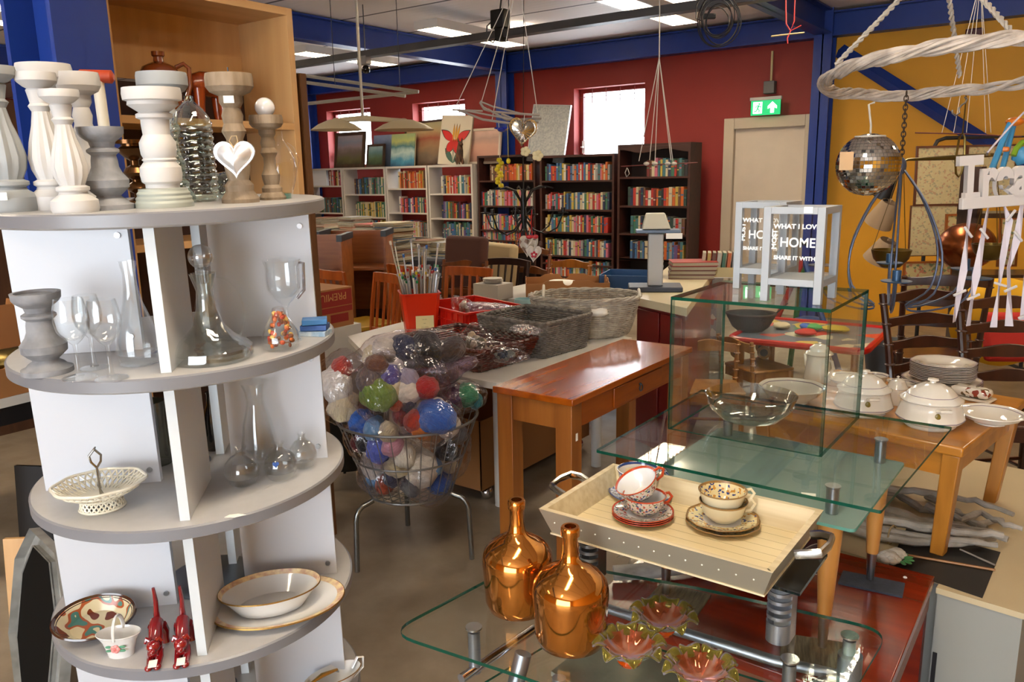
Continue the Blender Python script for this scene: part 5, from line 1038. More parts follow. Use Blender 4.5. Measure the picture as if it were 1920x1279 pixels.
def back_table():
    e = thing('back_table', 'low table behind the white one carrying the cardboard and blue crates', 'table', (-3.05, 5.05, 0), .0); MB().bb((-.62, -.55, BT - .03), (.33, .6, BT)).o('tabletop', WT, e, smooth=False)
    for a in (-.55, .28):
        for b in (-.48, .53): MB().cyl((a, b, 0), (a, b, BT - .031), .022, 12).o('leg', WT, e)
back_table()
def carton(name, label, c, X, Y, H_, rz, m, z=BT + .001, notch=True):
    e = thing(name, label, 'box', (c[0], c[1], z), rz); t = .005
    MB().bb((-X, -Y, 0), (X, Y, t)).o('base', m, e, smooth=False)
    for s in (-1, 1):
        for ax in (0, 1):
            A, B = (X, Y) if ax == 0 else (Y, X); n = 8; pr_ = [(-A, t), (A, t), (A, H_ * .86 if notch else H_)]
            pr_ += [(A * .62, H_ * .86), (A * .5, H_)] if notch else []
            if notch: pr_ += [(.035 * math.cos(k * PI / n), H_ - .035 * math.sin(k * PI / n)) for k in range(n + 1)]
            pr_ += [(-A * .5, H_), (-A * .62, H_ * .86), (-A, H_ * .86)] if notch else [(-A, H_)]
            mb = MB(); T = Matrix.Rotation(PI / 2 * ax, 4, 'Z') @ Matrix.Translation((0, s * (B - (t if s > 0 else 0)) , 0)) @ Matrix.Rotation(PI / 2, 4, 'X'); mb.prism(pr_, -t if s > 0 else -t, 0, T=T); mb.o('side', m, e, smooth=False)
    return e
carton('cardboard_box', 'open brown cardboard fruit box with papers behind the turquoise tubs', (-3.02, 4.78), .29, .2, .14, .62, KRAFT)
o = crumple((0, 0, 0), (.14, .08, .03), 3).o('white_cloth', PAPER, loc=(-3.05, 4.8, BT + .09)); tag(o, 'crumpled white and pink cloth inside the cardboard box', 'cloth')
BLC = mat('blue_crate_plastic', '1c4674', .4)
carton('blue_crate', 'dark blue plastic crate with papers behind the cardboard box', (-2.72, 5.32), .26, .2, .13, .3, BLC, notch=False)
# ================================================================ wire basket of yarn
BC = Vector((-2.235, 2.30, 0)); VN = Vector((-BC.x, -BC.y, 0)).normalized(); VT = Vector((-VN.y, VN.x, 0))
if VT.dot(Vector((1, .7, 0))) < 0: VT = -VT
WIRE = mat('galvanised_wire', '8f9090', .35, .8)
def wire_basket():
    e = thing('wire_dump_basket', 'round wire basket on bent steel legs, heaped with bags of yarn', 'basket', BC); ZR, ZB, R1, R0 = .63, .305, .29, .175
    def hoop(z, r, t): return MB().tube([(r * math.cos(a), r * math.sin(a), z) for a in [2*PI*i/56 for i in range(56)]], t, 8, closed=True).o('hoop', WIRE, e)
    hoop(ZR, R1, .0055); hoop(.47, R0 + (R1 - R0) * (.47 - ZB) / (ZR - ZB), .0045); hoop(ZB, R0, .0055)
    mb = MB()
    for i in range(30): a = 2*PI*i/30; mb.tube([(R1 * math.cos(a), R1 * math.sin(a), ZR), (R0 * 1.01 * math.cos(a), R0 * 1.01 * math.sin(a), ZB)], .0022, 5)
    for i in range(-4, 5):
        w = math.sqrt(R0**2 - (i * .035)**2); mb.tube([(i * .035, -w, ZB), (i * .035, w, ZB)], .0018, 5); mb.tube([(-w, i * .035, ZB), (w, i * .035, ZB)], .0018, 5)
    mb.o('wire_mesh', WIRE, e)
    for px, py in ((670, 1072), (885, 1048), (765, 985)):
        f = P(px, py, z=0) - BC; d = f.normalized(); r = f.length; pts = [Vector((f.x, f.y, 0)), Vector((f.x * .97, f.y * .97, ZB - .08))] + [d * (r * .96 - .055 * (1 - math.cos(t))) + Vector((0, 0, ZB - .075 + .055 * math.sin(t))) for t in (.3, .7, 1.1, 1.5)] + [d * R0 + Vector((0, 0, ZB - .012))]
        MB().tube(pts, .011, 12).o('leg', mat('steel_tube', '8c8e8c', .25, .9), e)
wire_basket()
def at_b(px, py, n):
    r = ray(px, py); c = BC + VN * n; t = (c - EYE).dot(VN) / r.dot(VN); return EYE + r * t
YC = dict(black='1c1a1c', dark_brown='3a2c28', navy='252c4c', white='d8d2c6', cream='c8bc9c', green='6f8a34', purple='4a3f8c', lavender='9a94ac', red='a81420', rust='9c3c1c', dark_red='6c1020', grey_brown='6c605c', brown='6e4a3a', leaf_green='2a7a52', plum='4c2c44', teal='1c6c6c', blue='1f5cb4', scarlet='b03420', orange='c06a20', violet='5468c4', pink='d8a0b4', light_blue='6fa0cc', grey='6c6c70')
BALLS_ = [('dark bag on top of the heap', [(800, 660, 30, 'black'), (845, 656, 22, 'dark_brown'), (760, 652, 22, 'navy'), (774, 674, 16, 'grey'), (722, 657, 22, 'white'), (698, 668, 16, 'cream')], .10),
          ('big bag tilted over the near rim', [(710, 737, 30, 'green'), (733, 705, 17, 'purple'), (767, 711, 16, 'lavender'), (768, 733, 22, 'white'), (742, 728, 15, 'cream'), (800, 727, 20, 'red'), (742, 754, 14, 'rust'), (766, 759, 14, 'navy'), (752, 782, 14, 'dark_red'), (690, 712, 20, 'grey_brown'), (706, 684, 17, 'brown')], .19),
          ('lilac tipped bag on the right of the heap', [(792, 693, 14, 'brown'), (810, 699, 9, 'leaf_green'), (838, 697, 19, 'black')], .10),
          ('bag at the right rim', [(846, 746, 22, 'plum'), (876, 741, 20, 'leaf_green'), (892, 752, 12, 'teal')], .06),
          ('pointed bag hooked over the rim on the right', [(818, 782, 30, 'blue'), (776, 790, 17, 'scarlet'), (788, 808, 14, 'orange'), (818, 762, 13, 'white')], .23),
          ('bags bulging over the left rim', [(630, 722, 28, 'white'), (645, 762, 27, 'cream'), (680, 766, 16, 'brown'), (640, 690, 18, 'scarlet')], .06),
          ('left bag inside the wires', [(678, 793, 22, 'blue'), (702, 803, 18, 'light_blue'), (686, 833, 14, 'black'), (711, 842, 22, 'violet'), (737, 836, 18, 'pink'), (728, 810, 17, 'cream'), (757, 852, 20, 'white'), (656, 832, 15, 'dark_red')], None),
          ('lower left bag inside the wires', [(690, 872, 22, 'white'), (744, 876, 18, 'cream'), (736, 893, 15, 'navy'), (699, 900, 12, 'light_blue'), (722, 908, 16, 'rust')], None),
          ('lower right bag inside the wires', [(790, 878, 30, 'white'), (828, 902, 22, 'blue'), (815, 876, 13, 'light_blue'), (862, 905, 15, 'cream'), (770, 915, 14, 'grey')], None),
          ('right bag inside the wires', [(842, 800, 18, 'white'), (836, 845, 18, 'black'), (852, 866, 16, 'cream'), (870, 812, 20, 'grey'), (872, 850, 14, 'dark_brown')], None)]
def yarn():
    k = 0
    for where, L_, n in BALLS_:
        lo = Vector((9, 9, 9)); hi = -lo
        for (px, py, rp, c) in L_:
            k += 1
            if n is None:
                q = at_b(px, py, 0); z = q.z; R = .175 + .113 * max(0, min(1, (z - .305) / .325)); lat = (q - BC).dot(VT); rr = rp * depth(q) / F; nn = math.sqrt(max(0, (R - rr - .012) ** 2 - lat ** 2)); nn *= .96
                if abs(lat) + rr > R - .01: lat_fix = (R - rr - .012); 
            else: nn = n
            q = at_b(px, py, nn); rr = rp * depth(q) / F * 1.2
            if n is None:
                d2 = Vector((q.x - BC.x, q.y - BC.y, 0)); Rz = .175 + .113 * max(0, min(1, (q.z - .305) / .325)) - rr - .006
                if d2.length > Rz > 0: d2 = d2.normalized() * Rz; q = Vector((BC.x + d2.x, BC.y + d2.y, q.z))
            mb = MB(); off = Vector((k, k * .3, 0)); mb.ball((0, 0, 0), (rr * 1.15, rr * .92, rr * .95), 20, 12, fn=lambda d: 1 + .18 * noise.noise(d * 2 + off) + .025 * math.sin(d.dot(Vector((.6, .3, .7))) * 26))
            o = mb.o('yarn_ball', yarn_mat(YC[c]), loc=q, rot=(k * .7, k * 1.3, k * .4)); tag(o, c.replace('_', ' ') + ' ball of yarn in the ' + where, 'yarn ball', 'balls of yarn in the wire basket')
            for i in range(3):
                p_ = Vector(((q - BC).dot(VT), (q - BC).dot(VN), q.z))[i]; lo[i] = min(lo[i], p_ - rr); hi[i] = max(hi[i], p_ + rr)
        c = (lo + hi) / 2; s = (hi - lo) / 2; ctr = BC + VT * c.x + VN * c.y; ctr.z = c.z
        Rm = Matrix((VT, VN, Vector((0, 0, 1)))).transposed()
        pts = {'dark bag on top of the heap': [(Vector((1, 0, .1)).normalized(), .35), (Vector((-1, 0, -.5)).normalized(), .25)], 'lilac tipped bag on the right of the heap': [(Vector((1, 0, .5)).normalized(), .8)], 'big bag tilted over the near rim': [(Vector((.9, 0, .2)).normalized(), .2), (Vector((0.1, .2, -1)).normalized(), .2)], 'pointed bag hooked over the rim on the right': [(Vector((0, 0, -1)), .35)]}.get(where, [])
        k2 = 1.16 if n else 1.08
        ob = crumple((0, 0, 0), (s.x * k2, s.y * k2 + (.012 if n else .0), s.z * k2), k, 28, 18, .12, R=Rm, point=pts).o('plastic_bag', FILMP if 'lilac' in where else FILM, loc=ctr)
        tag(ob, 'clear plastic bag of yarn: the ' + where, 'bag', 'plastic bags of yarn')
yarn()
# ================================================================ wood cabinet behind the rack with jug and elephant
CAB = wood('beech_veneer', 'd2a670', 'c49660', 'z', .45, .1, 2); CABX = wood('beech_veneer_across', 'd2a670', 'c49660', 'y', .45, .1, 2); BRN = wood('dark_brown_board', '6a4222', '553418', 'z', .5)
CX, CY0, CY1, CTOP = -2.67, 1.41, 2.20, 2.262
def cabinet():
    e = thing('beech_cabinet', 'tall open beech cabinet with shelves behind the round display rack', 'cabinet', (CX - .16, (CY0 + CY1) / 2, 0)); X, Y = .16, (CY1 - CY0) / 2; t = .028
    for s in (-1, 1): MB().bb((-X, s * Y, 0), (X, s * (Y - t * (1.6 if s < 0 else 1)), CTOP)).o('side_panel', CAB, e, bevel=.001)
    MB().bb((-X, -Y + t * 1.6, CTOP - t), (X, Y - t, CTOP)).o('top_board', CABX, e, smooth=False)
    for z in (1.795, 1.36, .93, .5, .08): MB().bb((-X + .006, -Y + t * 1.6, z), (X, Y - t, z + .026)).o('shelf', CABX, e, smooth=False)
    MB().bb((-X, -Y + t * 1.6, 1.98), (-X + .006, Y - t, CTOP - t)).o('back_board', CAB, e, smooth=False)
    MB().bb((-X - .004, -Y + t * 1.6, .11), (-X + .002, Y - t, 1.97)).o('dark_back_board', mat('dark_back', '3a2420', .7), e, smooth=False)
    MB().bb((-X + .0065, -Y + .05, 1.985), (-X + .012, -Y + .40, 2.26)).o('backing', CABX, e, smooth=False) if False else None
cabinet()
o = MB().bb((-.17, -.014, 0), (.17, .014, 2.02)).o('brown_board', BRN, loc=(CX - .17, CY1 + .035, .0), smooth=False); tag(o, 'dark brown upright board against the right side of the beech cabinet', 'board')
SZ = 1.8215
def jug():
    p = P(298, 212, z=SZ); p = Vector((CX - .07, 0, 0)); r = ray(305, 190); t = (CX - .06) / r.x; q = EYE + r * t; b = Vector((q.x, q.y, SZ)); h = tall(b, 97); R = rad(b, 72); m = mat('brown_salt_glaze', '84401e', .18, .0, var=.15, scale=20, coat=.8)
    e = thing('stoneware_jug', 'shiny brown stoneware jug with a handle on the cabinet shelf', 'jug', b, 1.2); 
    MB().lathe([(0, 0), (R * .8, 0), (R * .85, h * .02), (R * .95, h * .12), (R, h * .5), (R * .98, h * .68), (R * .82, h * .77), (R * .5, h * .82), (R * .26, h * .85), (R * .24, h * .92), (R * .32, h * .94), (R * .32, h), (R * .2, h), (R * .18, h * .88), (0, h * .86)], 40).o('body', m, e)
    MB().tube([(R * .8, 0, h * .78), (R * 1.2, 0, h * .84), (R * 1.45, 0, h * .78), (R * 1.45, 0, h * .5), (R * 1.2, 0, h * .3), (R * .9, 0, h * .22)], .008, 10).o('handle', m, e)
jug()
def elephant():
    r = ray(392, 205); t = (CX - .06) / r.x; q = EYE + r * t; b = Vector((q.x, q.y, SZ)); h = tall(b, 133); m = wood('carved_red_wood', '9c4018', '742c0e', 'z', .25, .4, 8); s = h / .16
    e = thing('carved_elephant', 'carved reddish wooden elephant standing on the cabinet shelf', 'figurine', b, -1.75); e.scale = (s, s, s); mb = MB()
    mb.tube([(.065, 0, .10), (.05, 0, .112), (.02, 0, .118), (-.02, 0, .116), (-.05, 0, .105), (-.062, 0, .09)], [.02, .034, .04, .042, .038, .02], 16)
    for x, y in ((.038, -.022), (.038, .022), (-.04, -.022), (-.04, .022)): mb.tube([(x, y, .10), (x * 1.02, y, .05), (x * 1.05, y, .01), (x * 1.05, y, 0)], [.022, .017, .016, .018], 12)
    mb.ball((-.075, 0, .122), (.027, .026, .032), 16, 12); mb.tube([(-.09, 0, .115), (-.106, 0, .09), (-.108, 0, .055), (-.102, 0, .025), (-.112, 0, .012)], [.016, .012, .009, .0065, .005], 12); mb.tube([(.066, 0, .10), (.074, 0, .07), (.070, 0, .045)], .003, 6); mb.o('body', m, e)
    for s_ in (-1, 1): MB().ball((-.062, s_ * .030, .115), (.020, .005, .030), 14, 10, R=Matrix.Rotation(s_ * .35, 3, 'Z')).o('ear', m, e); MB().tube([(-.092, s_ * .013, .105), (-.108, s_ * .016, .098), (-.118, s_ * .016, .100)], [.004, .003, .001], 6).o('tusk', mat('ivory_tusk', 'd8cba8', .3), e)
elephant()
# ================================================================ chairs
def chair(name, label, loc, rot, W=.42, D=.40, SH=.45, H=.92, wd=None, sm=None, style='slat', grp=None, n=5, sc=1, lean=.07, cat='chair', seat_round=.02, post=.016):
    e = thing(name, label, cat, (loc[0], loc[1], loc[2] if len(loc) > 2 else 0), rot, grp); e.scale = (sc,) * 3; X, Y = W / 2, D / 2; wd = wd; sm = sm or wd
    # local: back at +y, front at -y
    MB().prism(rpoly([(-X * 1.02, -Y), (X * 1.02, -Y), (X * .9, Y - .01), (-X * .9, Y - .01)], .04), SH - .002, SH + (.035 if sm is not wd else .018)).o('seat', sm, e, bevel=.008)
    MB().bb((-X * .88, -Y + .02, SH - .065), (X * .88, Y - .03, SH - .0025)).o('seat_frame', wd, e, smooth=False) if style not in ('spindle',) else None
    for s in (-1, 1):
        MB().tube([(s * (X - .022), -Y + .025, SH - .003), (s * (X - .02), -Y + .02, 0)], [.02, .014], 4 if style == 'slat' else 10).o('leg', wd, e)
        if style != 'uph':
            fin = style in ('ladderfin',); pts = [(s * (X * .86), Y + .05, 0), (s * X * .88, Y - .005, SH * .6), (s * X * .88, Y, SH), (s * X * .92, Y + lean * .4, (SH + H) / 2), (s * X * .96, Y + lean, H)]
            rr = [post * .9, post, post, post, post * .9]
            mb = MB().tube(pts, rr, 4 if style == 'slat' else 10)
            if style in ('ladder', 'ladderfin'):
                for q in range(5): t = q / 5 + .1; z = SH + (H - SH) * t; mb.ball((s * X * (.88 + .08 * t), Y + lean * t ** 1.3, z), (post * 1.45, post * 1.45, .007), 10, 6)
            if fin: mb.ball((s * X * .96, Y + lean, H + .012), (.015, .015, .012), 12, 8).ball((s * X * .96, Y + lean, H + .036), (.012, .012, .018), 12, 8)
            mb.o('back_post', wd, e)
        else: MB().tube([(s * (X - .03), Y - .03, SH), (s * (X - .02), Y + .01, 0)], [.02, .014], 8).o('leg', wd, e)
    def yb(z): return Y + lean * max(0, (z - SH) / (H - SH)) ** 1.2
    def rail(z, hh, arch=0, th=.009, bow=.03, nm='back_rail', ww=.92, shape=None):
        mb = MB(); k = 14; V = []
        for i in range(k + 1):
            u = i / k * 2 - 1; x = X * ww * u; y = yb(z) + bow * (1 - u * u); top = z + hh / 2 + arch * (1 - u * u) + (shape(u) if shape else 0); bot = z - hh / 2 + arch * .6 * (1 - u * u) - ((shape(u) * .5) if shape else 0)
            V.append([mb.bm.verts.new(v) for v in ((x, y - th, bot), (x, y + th, bot), (x, y + th, top), (x, y - th, top))])
        for A, B in zip(V, V[1:]):
            for i in range(4): mb._f([A[i], A[(i+1) % 4], B[(i+1) % 4], B[i]], 0)
        mb._f(V[0], 0); mb._f(V[-1][::-1], 0); return mb.o(nm, wd, e, bevel=.002)
    if style == 'slat':
        rail(H - .03, .07, 0); rail(SH + .06, .03)
        for i in range(n): u = (i + .5) / n * 2 - 1; x = X * .8 * u; MB().tube([(x, yb(SH + .08) + .028 * (1 - u * u), SH + .06), (x * 1.08, yb(H - .08) + .028 * (1 - u * u), H - .055)], [.011, .012], 4, flat=.6).o('back_slat', wd, e)
    elif style in ('ladder', 'ladderfin'):
        for i in range(n): rail(SH + (H - SH) * (i + 1.0) / (n + .25), .05 if n > 2 else .06, .018, shape=lambda u: .006 * math.cos(u * 5))
    elif style == 'spindle':
        rail(H - .02, .05, .02, th=.016, bow=.06, ww=1.05)
        for i in range(n): u = (i + .5) / n * 2 - 1; MB().tube([(X * .8 * u, Y - .01 + .01 * (1 - u * u), SH), (X * .94 * u, yb(H) + .055 * (1 - u * u), H - .03)], .010, 6).o('back_slat', wd, e)
    elif style == 'arch':
        pts = [(s_ * X * .9 * math.cos(t) if False else X * .92 * math.cos(t), yb(SH + .25 + .2 * math.sin(t)), SH + .2 + (H - SH - .2) * (math.sin(t) - .18 * math.exp(-((t - PI / 2) / .22) ** 2))) for t in [PI * i / 20 for i in range(21)]]; MB().tube(pts, .016, 8).o('arched_back', wd, e); rail(SH + .12, .045, .01); rail(SH + .26, .03, .01)
    elif style == 'uph':
        mb = MB(); mb.box((0, 0, 0), (W * .98, .09, H - SH), R=Matrix.Rotation(-.12, 3, 'X')); mb.o('padded_back', sm, e, loc=(0, Y + .03, (SH + H) / 2), bevel=.035)
    for s in (-1, 1):
        if style != 'uph': MB().cyl((s * X * .9, -Y + .02, SH * .4), (s * X * .88, Y + .02, SH * .4), .008, 6).o('stretcher', wd, e)
    if style in ('ladder', 'ladderfin', 'spindle'): MB().cyl((-X * .86, -Y + .02, SH * .5), (X * .86, -Y + .02, SH * .5), .009, 6).o('stretcher', wd, e)
    return e
ORW = wood('orange_cherry_wood', 'ac541a', '8c4010', 'z', .35, .2); YSE = mat('mustard_vinyl', 'b08c28', .4, var=.08)
chair('dining_chair', 'orange slat backed dining chair with mustard seat nearest the wire basket', (-4.12, 3.78), -.27, wd=ORW, sm=YSE, grp='orange slat backed chairs')
chair('dining_chair', 'orange slat backed dining chair beside the red fruit box', (-4.62, 4.28), PI - .15, wd=ORW, sm=YSE, grp='orange slat backed chairs')
chair('dining_chair', 'orange slat backed dining chair seen behind the nearest one', (-4.32, 4.78), PI - .2, wd=ORW, sm=YSE, grp='orange slat backed chairs')
chair('dining_chair', 'orange slat backed dining chair partly hidden by the orange bin', (-3.78, 4.38), .1, wd=ORW, sm=YSE, grp='orange slat backed chairs')
BRW = wood('medium_brown_wood', '7a4218', '5c2e0e', 'z', .3, .4); DKW = wood('dark_brown_wood', '33201a', '241410', 'z', .3, .4); HNY = wood('honey_wood', 'a86a28', '8c541c', 'z', .3, .3); NAVY = mat('navy_leather', '1c2230', .45); CRMV = mat('cream_upholstery', 'b8a47c', .7); BRU = mat('brown_upholstery', '4c2a20', .8, bump=.1)
def cplace(px, py, z, rot, **k): p = P(px, py, z=z); return (p.x, p.y), rot
def cc(px, top, H, *a, **k):
    """chair whose back top centre sits under photo pixel (px, top)"""
    style, rot = a[2], a[3]; p = P(px, top, z=H); D = k.get('D', .40); off = Matrix.Rotation(rot, 3, 'Z') @ Vector((0, D / 2 + k.get('lean', .07), 0)); return chair(a[0], a[1], (p.x - off.x, p.y - off.y), rot, H=H, style=style, **k)
cc(876, 442, 1.12, 'upholstered_chair', 'high backed brown upholstered chair before the white shelves', 'uph', -.1, wd=DKW, sm=BRU, W=.46)
cc(938, 455, 1.02, 'upholstered_chair', 'cream upholstered chair in front of the left dark bookcase', 'uph', -.3, wd=HNY, sm=CRMV, W=.5)
cc(872, 488, .93, 'dining_chair', 'brown wooden chair with a curled top rail behind the arched one', 'ladder', PI * .05, wd=BRW, n=2, W=.42)
cc(872, 502, .90, 'arched_chair', 'brown chair with an arched notched back beside the dark slatted chair', 'arch', .15, wd=BRW, sm=BRW, W=.38)
cc(944, 490, .90, 'slatted_armchair', 'dark chair with a curved rail and vertical slats', 'spindle', .25, wd=DKW, W=.46, n=7)
cc(1000, 463, 1.0, 'ladder_back_chair', 'brown ladder backed chair with turned finials behind the hanging hearts', 'ladderfin', -.2, wd=BRW, n=3, W=.44)
cc(1070, 488, .86, 'dining_chair', 'small honey coloured ladder backed chair in front of the middle dark bookcase', 'ladder', .1, wd=HNY, n=2, W=.40)
cc(735, 490, .80, 'leather_chair', 'rounded navy leather chair left of the knitting needles', 'uph', .3, wd=DKW, sm=NAVY, W=.5)
cc(815, 482, .88, 'leather_chair', 'rounded navy leather chair right of the knitting needles', 'uph', 0, wd=DKW, sm=NAVY, W=.5)
p = P(855, 556, z=.62); e = thing('burgundy_stool', 'round burgundy padded stool back with a paper tag behind the orange bin', 'chair', (p.x, p.y, 0)); MB().cyl((0, 0, 0), (0, 0, .52), .03).o('column', DARKM, e); MB().lathe([(0, .52), (.18, .52), (.2, .56), (.18, .62), (0, .64)], 28).o('seat', mat('burgundy_vinyl', '4c1218', .4), e); MB().lathe([(0, .001), (.2, .001), (.2, .02), (0, .03)], 24).o('foot', DARKM, e)
# fruit box on a low white shelf
lw = MB().bb((-.28, -.3, .0), (.26, .3, .72)).o('white_low_cupboard', WT, loc=(-3.88, 3.05, 0), smooth=False); tag(lw, 'plain white cupboard carrying the red and brown fruit box', 'cupboard')
e = thing('fruit_box', 'brown and red printed cardboard fruit box with upside down lettering', 'box', (-3.80, 3.10, .721), -.0); BXR = mat('red_box_print', '8c2018', .6)
MB().bb((-.28, -.20, 0), (.17, .20, .235)).o('carton', KRAFT, e, smooth=False)
for nm, a, b, m in (('red_print', (.1701, -.195, .09), (.1708, .195, .225), BXR), ('kraft_line', (.1709, -.195, .125), (.1713, .195, .130), KRAFT), ('hand_hole', (.1702, -.16, .06), (.1712, -.08, .10), mat('green_print', '1c5a3c', .6)), ('fruit_print', (.1702, .02, .03), (.1710, .16, .08), BXR), ('sticker', (.1712, -.13, .015), (.1718, -.10, .032), PAPER)):
    MB().bb(a, b).o(nm, m, e, smooth=False)
text('lettering', 'PREMIUM B', .062, mat('kraft_lettering', 'b88850', .7), e, (.1712, .0, .188), (PI / 2, PI, PI / 2), .0004, sx=1.0)
# reading carrel, magazines and book stacks on the tables beyond
CAR = wood('carrel_wood', '9c5c28', '84481c', 'x', .45); 
def carrel(px, py, w, h, label, rz=0):
    p = P(px, py, z=1.15); e = thing('wooden_carrel', label, 'desk', (p.x, p.y, 0), rz); MB().bb((-w / 2, .0, .45), (w / 2, .02, 1.15)).o('back_panel', CAR, e, smooth=False)
    for s in (-1, 1): MB().bb((s * w / 2, -.38, 0), (s * (w / 2 + .02), .02, 1.15)).o('side_panel', CAR, e, smooth=False)
    MB().bb((-w / 2, -.38, .84), (w / 2, -.001, .86)).o('shelf', CAR, e, smooth=False); MB().bb((-w / 2, .0205, 0), (w / 2, .03, .449)).o('modesty_panel', mat('dark_panel', '3c2416', .6), e, smooth=False)
    for s in (-1, 1): MB().bb((s * w / 2 - .012, -.40, 1.12), (s * (w / 2) + .03, .03, 1.17)).o('black_corner', BLACK, e, smooth=False)
    return e, p
carrel(672, 432, .55, 1.15, 'wooden desk with raised sides behind the orange chairs', .62); carrel(608, 440, .4, 1.15, 'wooden desk with black frame at the cabinet edge', .62)
BKC = {'red': '96261e', 'dark red': '5c1a18', 'orange': 'a8521c', 'yellow': 'a08a3c', 'cream': 'a89c80', 'white': 'b0aca0', 'green': '34604a', 'dark green': '243830', 'blue': '345880', 'navy': '202a44', 'teal': '345f64', 'brown': '5c3c28', 'black': '201e20', 'grey': '7c7c7c', 'pink': 'a85c70', 'purple': '54406c'}
BM = {c: mat('cover_' + c.replace(' ', '_'), h, .5) for c, h in BKC.items()}; PG = mat('book_pages', 'a29a84', .8)
def flat_stack(px, py, z0, zt, w, d, label, grp, seed, th=(.012, .03), nm='magazine'):
    p = P(px, py, z=z0); r = random.Random(seed); z = z0 + .0005; i = 0; protos = {}
    while z < zt:
        t = r.uniform(*th); c = r.choice(['white', 'cream', 'grey', 'blue', 'red', 'white', 'cream', 'brown', 'orange'])
        if c not in protos:
            mb = MB(); mb.bb((-w / 2, -d / 2, 0), (w / 2, d / 2, .003), 0).bb((-w / 2 + .006, -d / 2 + .005, .003), (w / 2 - .003, d / 2 - .003, .017), 1).bb((-w / 2, -d / 2, .017), (w / 2, d / 2, .02), 0); q = mb.o(nm, [BM[c], PG], smooth=False); tag(q, '', nm.replace('_', ' ')); protos[c] = q
        else: q = dup(protos[c], (0, 0, 0))
        q.location = (p.x + r.uniform(-.015, .015), p.y + r.uniform(-.015, .015), z); q.rotation_euler = (0, 0, r.uniform(-.15, .15)); q.scale = (r.uniform(.85, 1.05), r.uniform(.85, 1.05), t / .02); q['label'] = '%s covered %s lying in the %s' % (c, nm.replace('_', ' '), label); q['group'] = grp + ', ' + c; z += t + .0004; i += 1
ST_Z = .78
for args in ((742, 490, .78, 1.18, 'tall stack beside the needles'), (700, 470, .78, 1.10, 'stack left of the tallest'), (612, 455, .78, 1.12, 'left magazine stack'), (668, 462, .78, 1.16, 'stack behind the desk panel'), (800, 478, .78, .95, 'low right stack'), (830, 478, .78, .93, 'lowest stack by the brown chair')):
    flat_stack(args[0], args[1] + 5, args[2], args[3], .26, .3, args[4], args[4], args[0], (.012, .026) if args[0] < 790 else (.02, .035))
e = thing('book_table', 'long table under the piles of magazines beyond the orange chairs', 'table', (-6.55, 6.15, 0), -.42); MB().bb((-1.55, -.42, ST_Z - .03), (1.55, .42, ST_Z - .0005)).o('tabletop', WT, e, smooth=False)
for a in (-1.45, 1.45):
    for b in (-.36, .36): MB().cyl((a, b, 0), (a, b, ST_Z - .031), .02, 8).o('leg', DARKM, e)
# storage under the white table
carton('rolling_box', 'large brown wooden box on castors under the console and white table', (-2.52, 3.40), .20, .52, .36, .0, mat('brown_chipboard', '8a5c30', .7), z=.07, notch=False)
for a, b in ((-.17, -.44), (.17, -.44), (-.17, .44), (.17, .44)): o = MB().ball((0, 0, .034), .034, 16, 10).o('castor', CHROME, loc=(0, 0, 0)); o.parent = [q for q in COL.objects if q.name == 'rolling_box'][0]; o.location = (a, b, -.0695)
# ================================================================ bookcases along the back wall
DBC = wood('dark_bookcase_wood', '3c1a10', '2c120a', 'x', .5, .0); WBC = mat('white_bookcase', 'b4aea6', .5)
def bookcase(name, label, x0, x1, yf, d, top, shelves, m, back=None, scallop=False, t=.028, side_off=0):
    e = thing(name, label, 'bookcase', ((x0 + x1) / 2, yf + d / 2, 0)); X, Y = (x1 - x0) / 2, d / 2
    for s in (-1, 1): MB().bb((s * X, -Y, 0), (s * (X - t), Y, top)).o('side_panel', m, e, smooth=False)
    MB().bb((-X + t, -Y, top - t), (X - t, Y, top)).o('top_board', m, e, smooth=False)
    for z in shelves: MB().bb((-X + t, -Y + .005, z - .022), (X - t, Y - .01, z)).o('shelf', m, e, smooth=False)
    if back: MB().bb((-X + t, Y - .008, .03), (X - t, Y, top - t)).o('back_board', back, e, smooth=False)
    if scallop:
        n = 20; W_ = X - t; MB().prism([(-W_, 0), (W_, 0)] + [(W_ * (1 - 2 * i / n), -.05 - .02 * math.cos(3 * PI * i / n)) for i in range(n + 1)], -.018, 0, T=Matrix.Translation((0, -Y + .001, top - t - .001)) @ Matrix.Rotation(PI / 2, 4, 'X')).o('scalloped_rail', m, e, smooth=False)
    return e
def spine_book(c, c2, w, h, d):
    mb = MB(); t = (w * 7919.3) % 1; mb.bb((-w / 2, -d / 2 + .003, 0), (w / 2, d / 2, h), 0)
    mb.bb((-w / 2 + .0015, -d / 2 + .006, h), (w / 2 - .0015, d / 2 - .002, h + .0006), 1)
    n = 4; mb.prism([(w / 2 * math.cos(PI + PI * i / n), -d / 2 + .003 + .004 * math.sin(PI + PI * i / n)) for i in range(n + 1)], .0, h, 0)
    mb.bb((-w / 2 * .8, -d / 2 - .0014, h * (.3 + .45 * t)), (w / 2 * .8, -d / 2 + .002, h * (.38 + .45 * t)), 2)
    return mb
NAMES = list(BKC)
PALS = {'red': ['red', 'red', 'orange', 'dark red', 'yellow', 'white', 'pink'], 'mix': NAMES, 'gr': ['teal', 'green', 'dark green', 'cream', 'navy', 'brown', 'grey', 'blue'], 'gy': ['green', 'yellow', 'green', 'cream', 'dark green'], 'bl': ['blue', 'navy', 'teal', 'grey', 'blue', 'cream', 'purple'], 'warm': ['orange', 'yellow', 'red', 'cream', 'brown', 'orange'], 'multi': ['red', 'blue', 'cream', 'white', 'yellow', 'teal', 'pink', 'navy', 'grey', 'green', 'red', 'orange']}
NB = [0]
